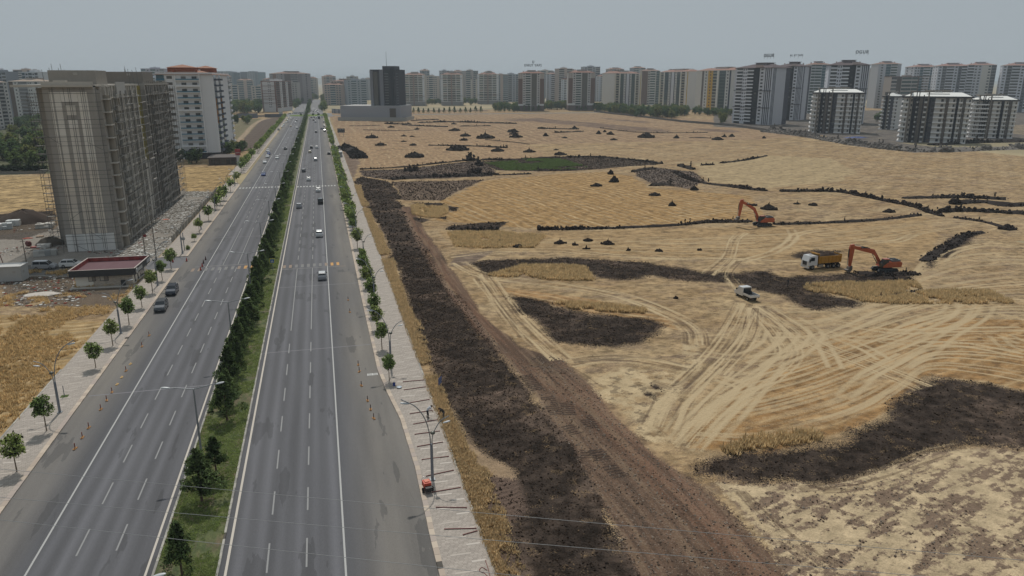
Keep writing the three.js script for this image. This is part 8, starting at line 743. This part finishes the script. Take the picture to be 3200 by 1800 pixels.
// stooping pose, facing +x
const stoop = (hair) => [[0.02, 0.95, 0.0, 0.16, 1.2, 0, 0.15, 0.16, 1], [0.16, 1.2, 0, 0.36, 1.36, 0, 0.16, 0.15, 1], [0.36, 1.36, -0.15, 0.36, 1.36, 0.15, 0.09, 0.09, 1], [0.36, 1.36, 0, 0.48, 1.44, 0, 0.055, 0.055, 0], [0.54, 1.45, 0, 0.58, 1.40, 0, 0.1, 0.085, 0], [0.66, 1.4, 0, 0.675, 1.385, 0, 0.02, 0.018, 0], [0.5, 1.5, 0, 0.57, 1.49, 0, 0.1, 0.085, 3], [0.55, 1.43, -0.1, 0.55, 1.45, -0.1, 0.02, 0.02, 0], [0.55, 1.43, 0.1, 0.55, 1.45, 0.1, 0.02, 0.02, 0], [0.38, 1.34, -0.2, 0.42, 1.05, -0.22, 0.055, 0.045, 1], [0.42, 1.05, -0.22, 0.56, 0.85, -0.16, 0.042, 0.033, 0], [0.38, 1.34, 0.2, 0.44, 1.05, 0.22, 0.055, 0.045, 1], [0.44, 1.05, 0.22, 0.6, 0.86, 0.14, 0.042, 0.033, 0], ...fingers(0.56, 0.85, -0.16, 0.4, -0.8, 0.2, 0), ...fingers(0.6, 0.86, 0.14, 0.4, -0.8, -0.2, 0), [0.0, 0.92, -0.1, 0.03, 0.5, -0.14, 0.105, 0.075, 2], [0.03, 0.5, -0.14, -0.04, 0.1, -0.15, 0.07, 0.05, 2], [0.0, 0.92, 0.1, 0.08, 0.5, 0.14, 0.105, 0.075, 2], [0.08, 0.5, 0.14, 0.06, 0.1, 0.16, 0.07, 0.05, 2], [-0.06, 0.05, -0.15, 0.12, 0.04, -0.16, 0.05, 0.04, 3], [0.04, 0.05, 0.16, 0.22, 0.04, 0.17, 0.05, 0.04, 3], [0, 0.93, -0.08, 0, 0.93, 0.08, 0.13, 0.13, 2]];
const upright = [[0, 0.98, 0, 0, 1.3, 0, 0.14, 0.16, 1], [0, 1.36, -0.15, 0, 1.36, 0.15, 0.085, 0.085, 1], [0, 1.36, 0, 0.02, 1.5, 0, 0.055, 0.05, 0], [0.02, 1.6, 0, 0.03, 1.55, 0, 0.1, 0.085, 0], [0.12, 1.57, 0, 0.125, 1.555, 0, 0.018, 0.018, 0], [-0.01, 1.64, 0, 0.01, 1.63, 0, 0.1, 0.095, 3], [0, 1.35, -0.2, -0.02, 1.08, -0.25, 0.055, 0.045, 1], [-0.02, 1.08, -0.25, 0.1, 0.86, -0.24, 0.042, 0.033, 0], [0, 1.35, 0.2, -0.02, 1.08, 0.25, 0.055, 0.045, 1], [-0.02, 1.08, 0.25, 0.1, 0.86, 0.24, 0.042, 0.033, 0], ...fingers(0.1, 0.86, -0.24, 0.1, -1, 0, 0), ...fingers(0.1, 0.86, 0.24, 0.1, -1, 0, 0), [0, 0.93, -0.09, 0.02, 0.5, -0.11, 0.1, 0.072, 2], [0.02, 0.5, -0.11, 0, 0.1, -0.12, 0.07, 0.05, 2], [0, 0.93, 0.09, 0.02, 0.5, 0.11, 0.1, 0.072, 2], [0.02, 0.5, 0.11, -0.02, 0.1, 0.13, 0.07, 0.05, 2], [-0.03, 0.05, -0.12, 0.15, 0.04, -0.13, 0.05, 0.04, 3], [-0.04, 0.05, 0.13, 0.14, 0.04, 0.15, 0.05, 0.04, 3], [0, 0.94, -0.08, 0, 0.94, 0.08, 0.12, 0.12, 2]];
const skin = '#8d664e'; person('stooping person in a white shirt and dark trousers on the right pavement', [10.5, 0.135, -83.4], 0.1, stoop(), [skin, '#b9bcc2', '#232429', '#1d1b1a']); person('stooping person in dark clothes behind the back kerb, facing left', [12.4, 0.02, -82.7], Math.PI - 0.15, stoop(), [skin, '#34302c', '#55504c', '#1d1b1a']); person('standing person in black clothes on the dug soil by the pickup', [[89.18,-125.82][0], heightAt(...[89.18,-125.82]), [89.18,-125.82][1]], 2.6, upright, ['#5d4638', '#22232a', '#1e1f24', '#161515']); person('person in a dark red top standing at the scaffold foot', [[-51.2,-221.3][0] + 1, 0.02, [-51.2,-221.3][1]], 0.5, upright, [skin, '#6d2f2c', '#2b2c30', '#1d1b1a']);
person('person in grey climbing gear high on the road-side scaffold', [-47.9, 18.17, -246.5], 1.2, upright, [skin, '#5c5d60', '#2e2f33', '#1d1b1a']);
console.log('all done');

renderer.render(scene, camera);
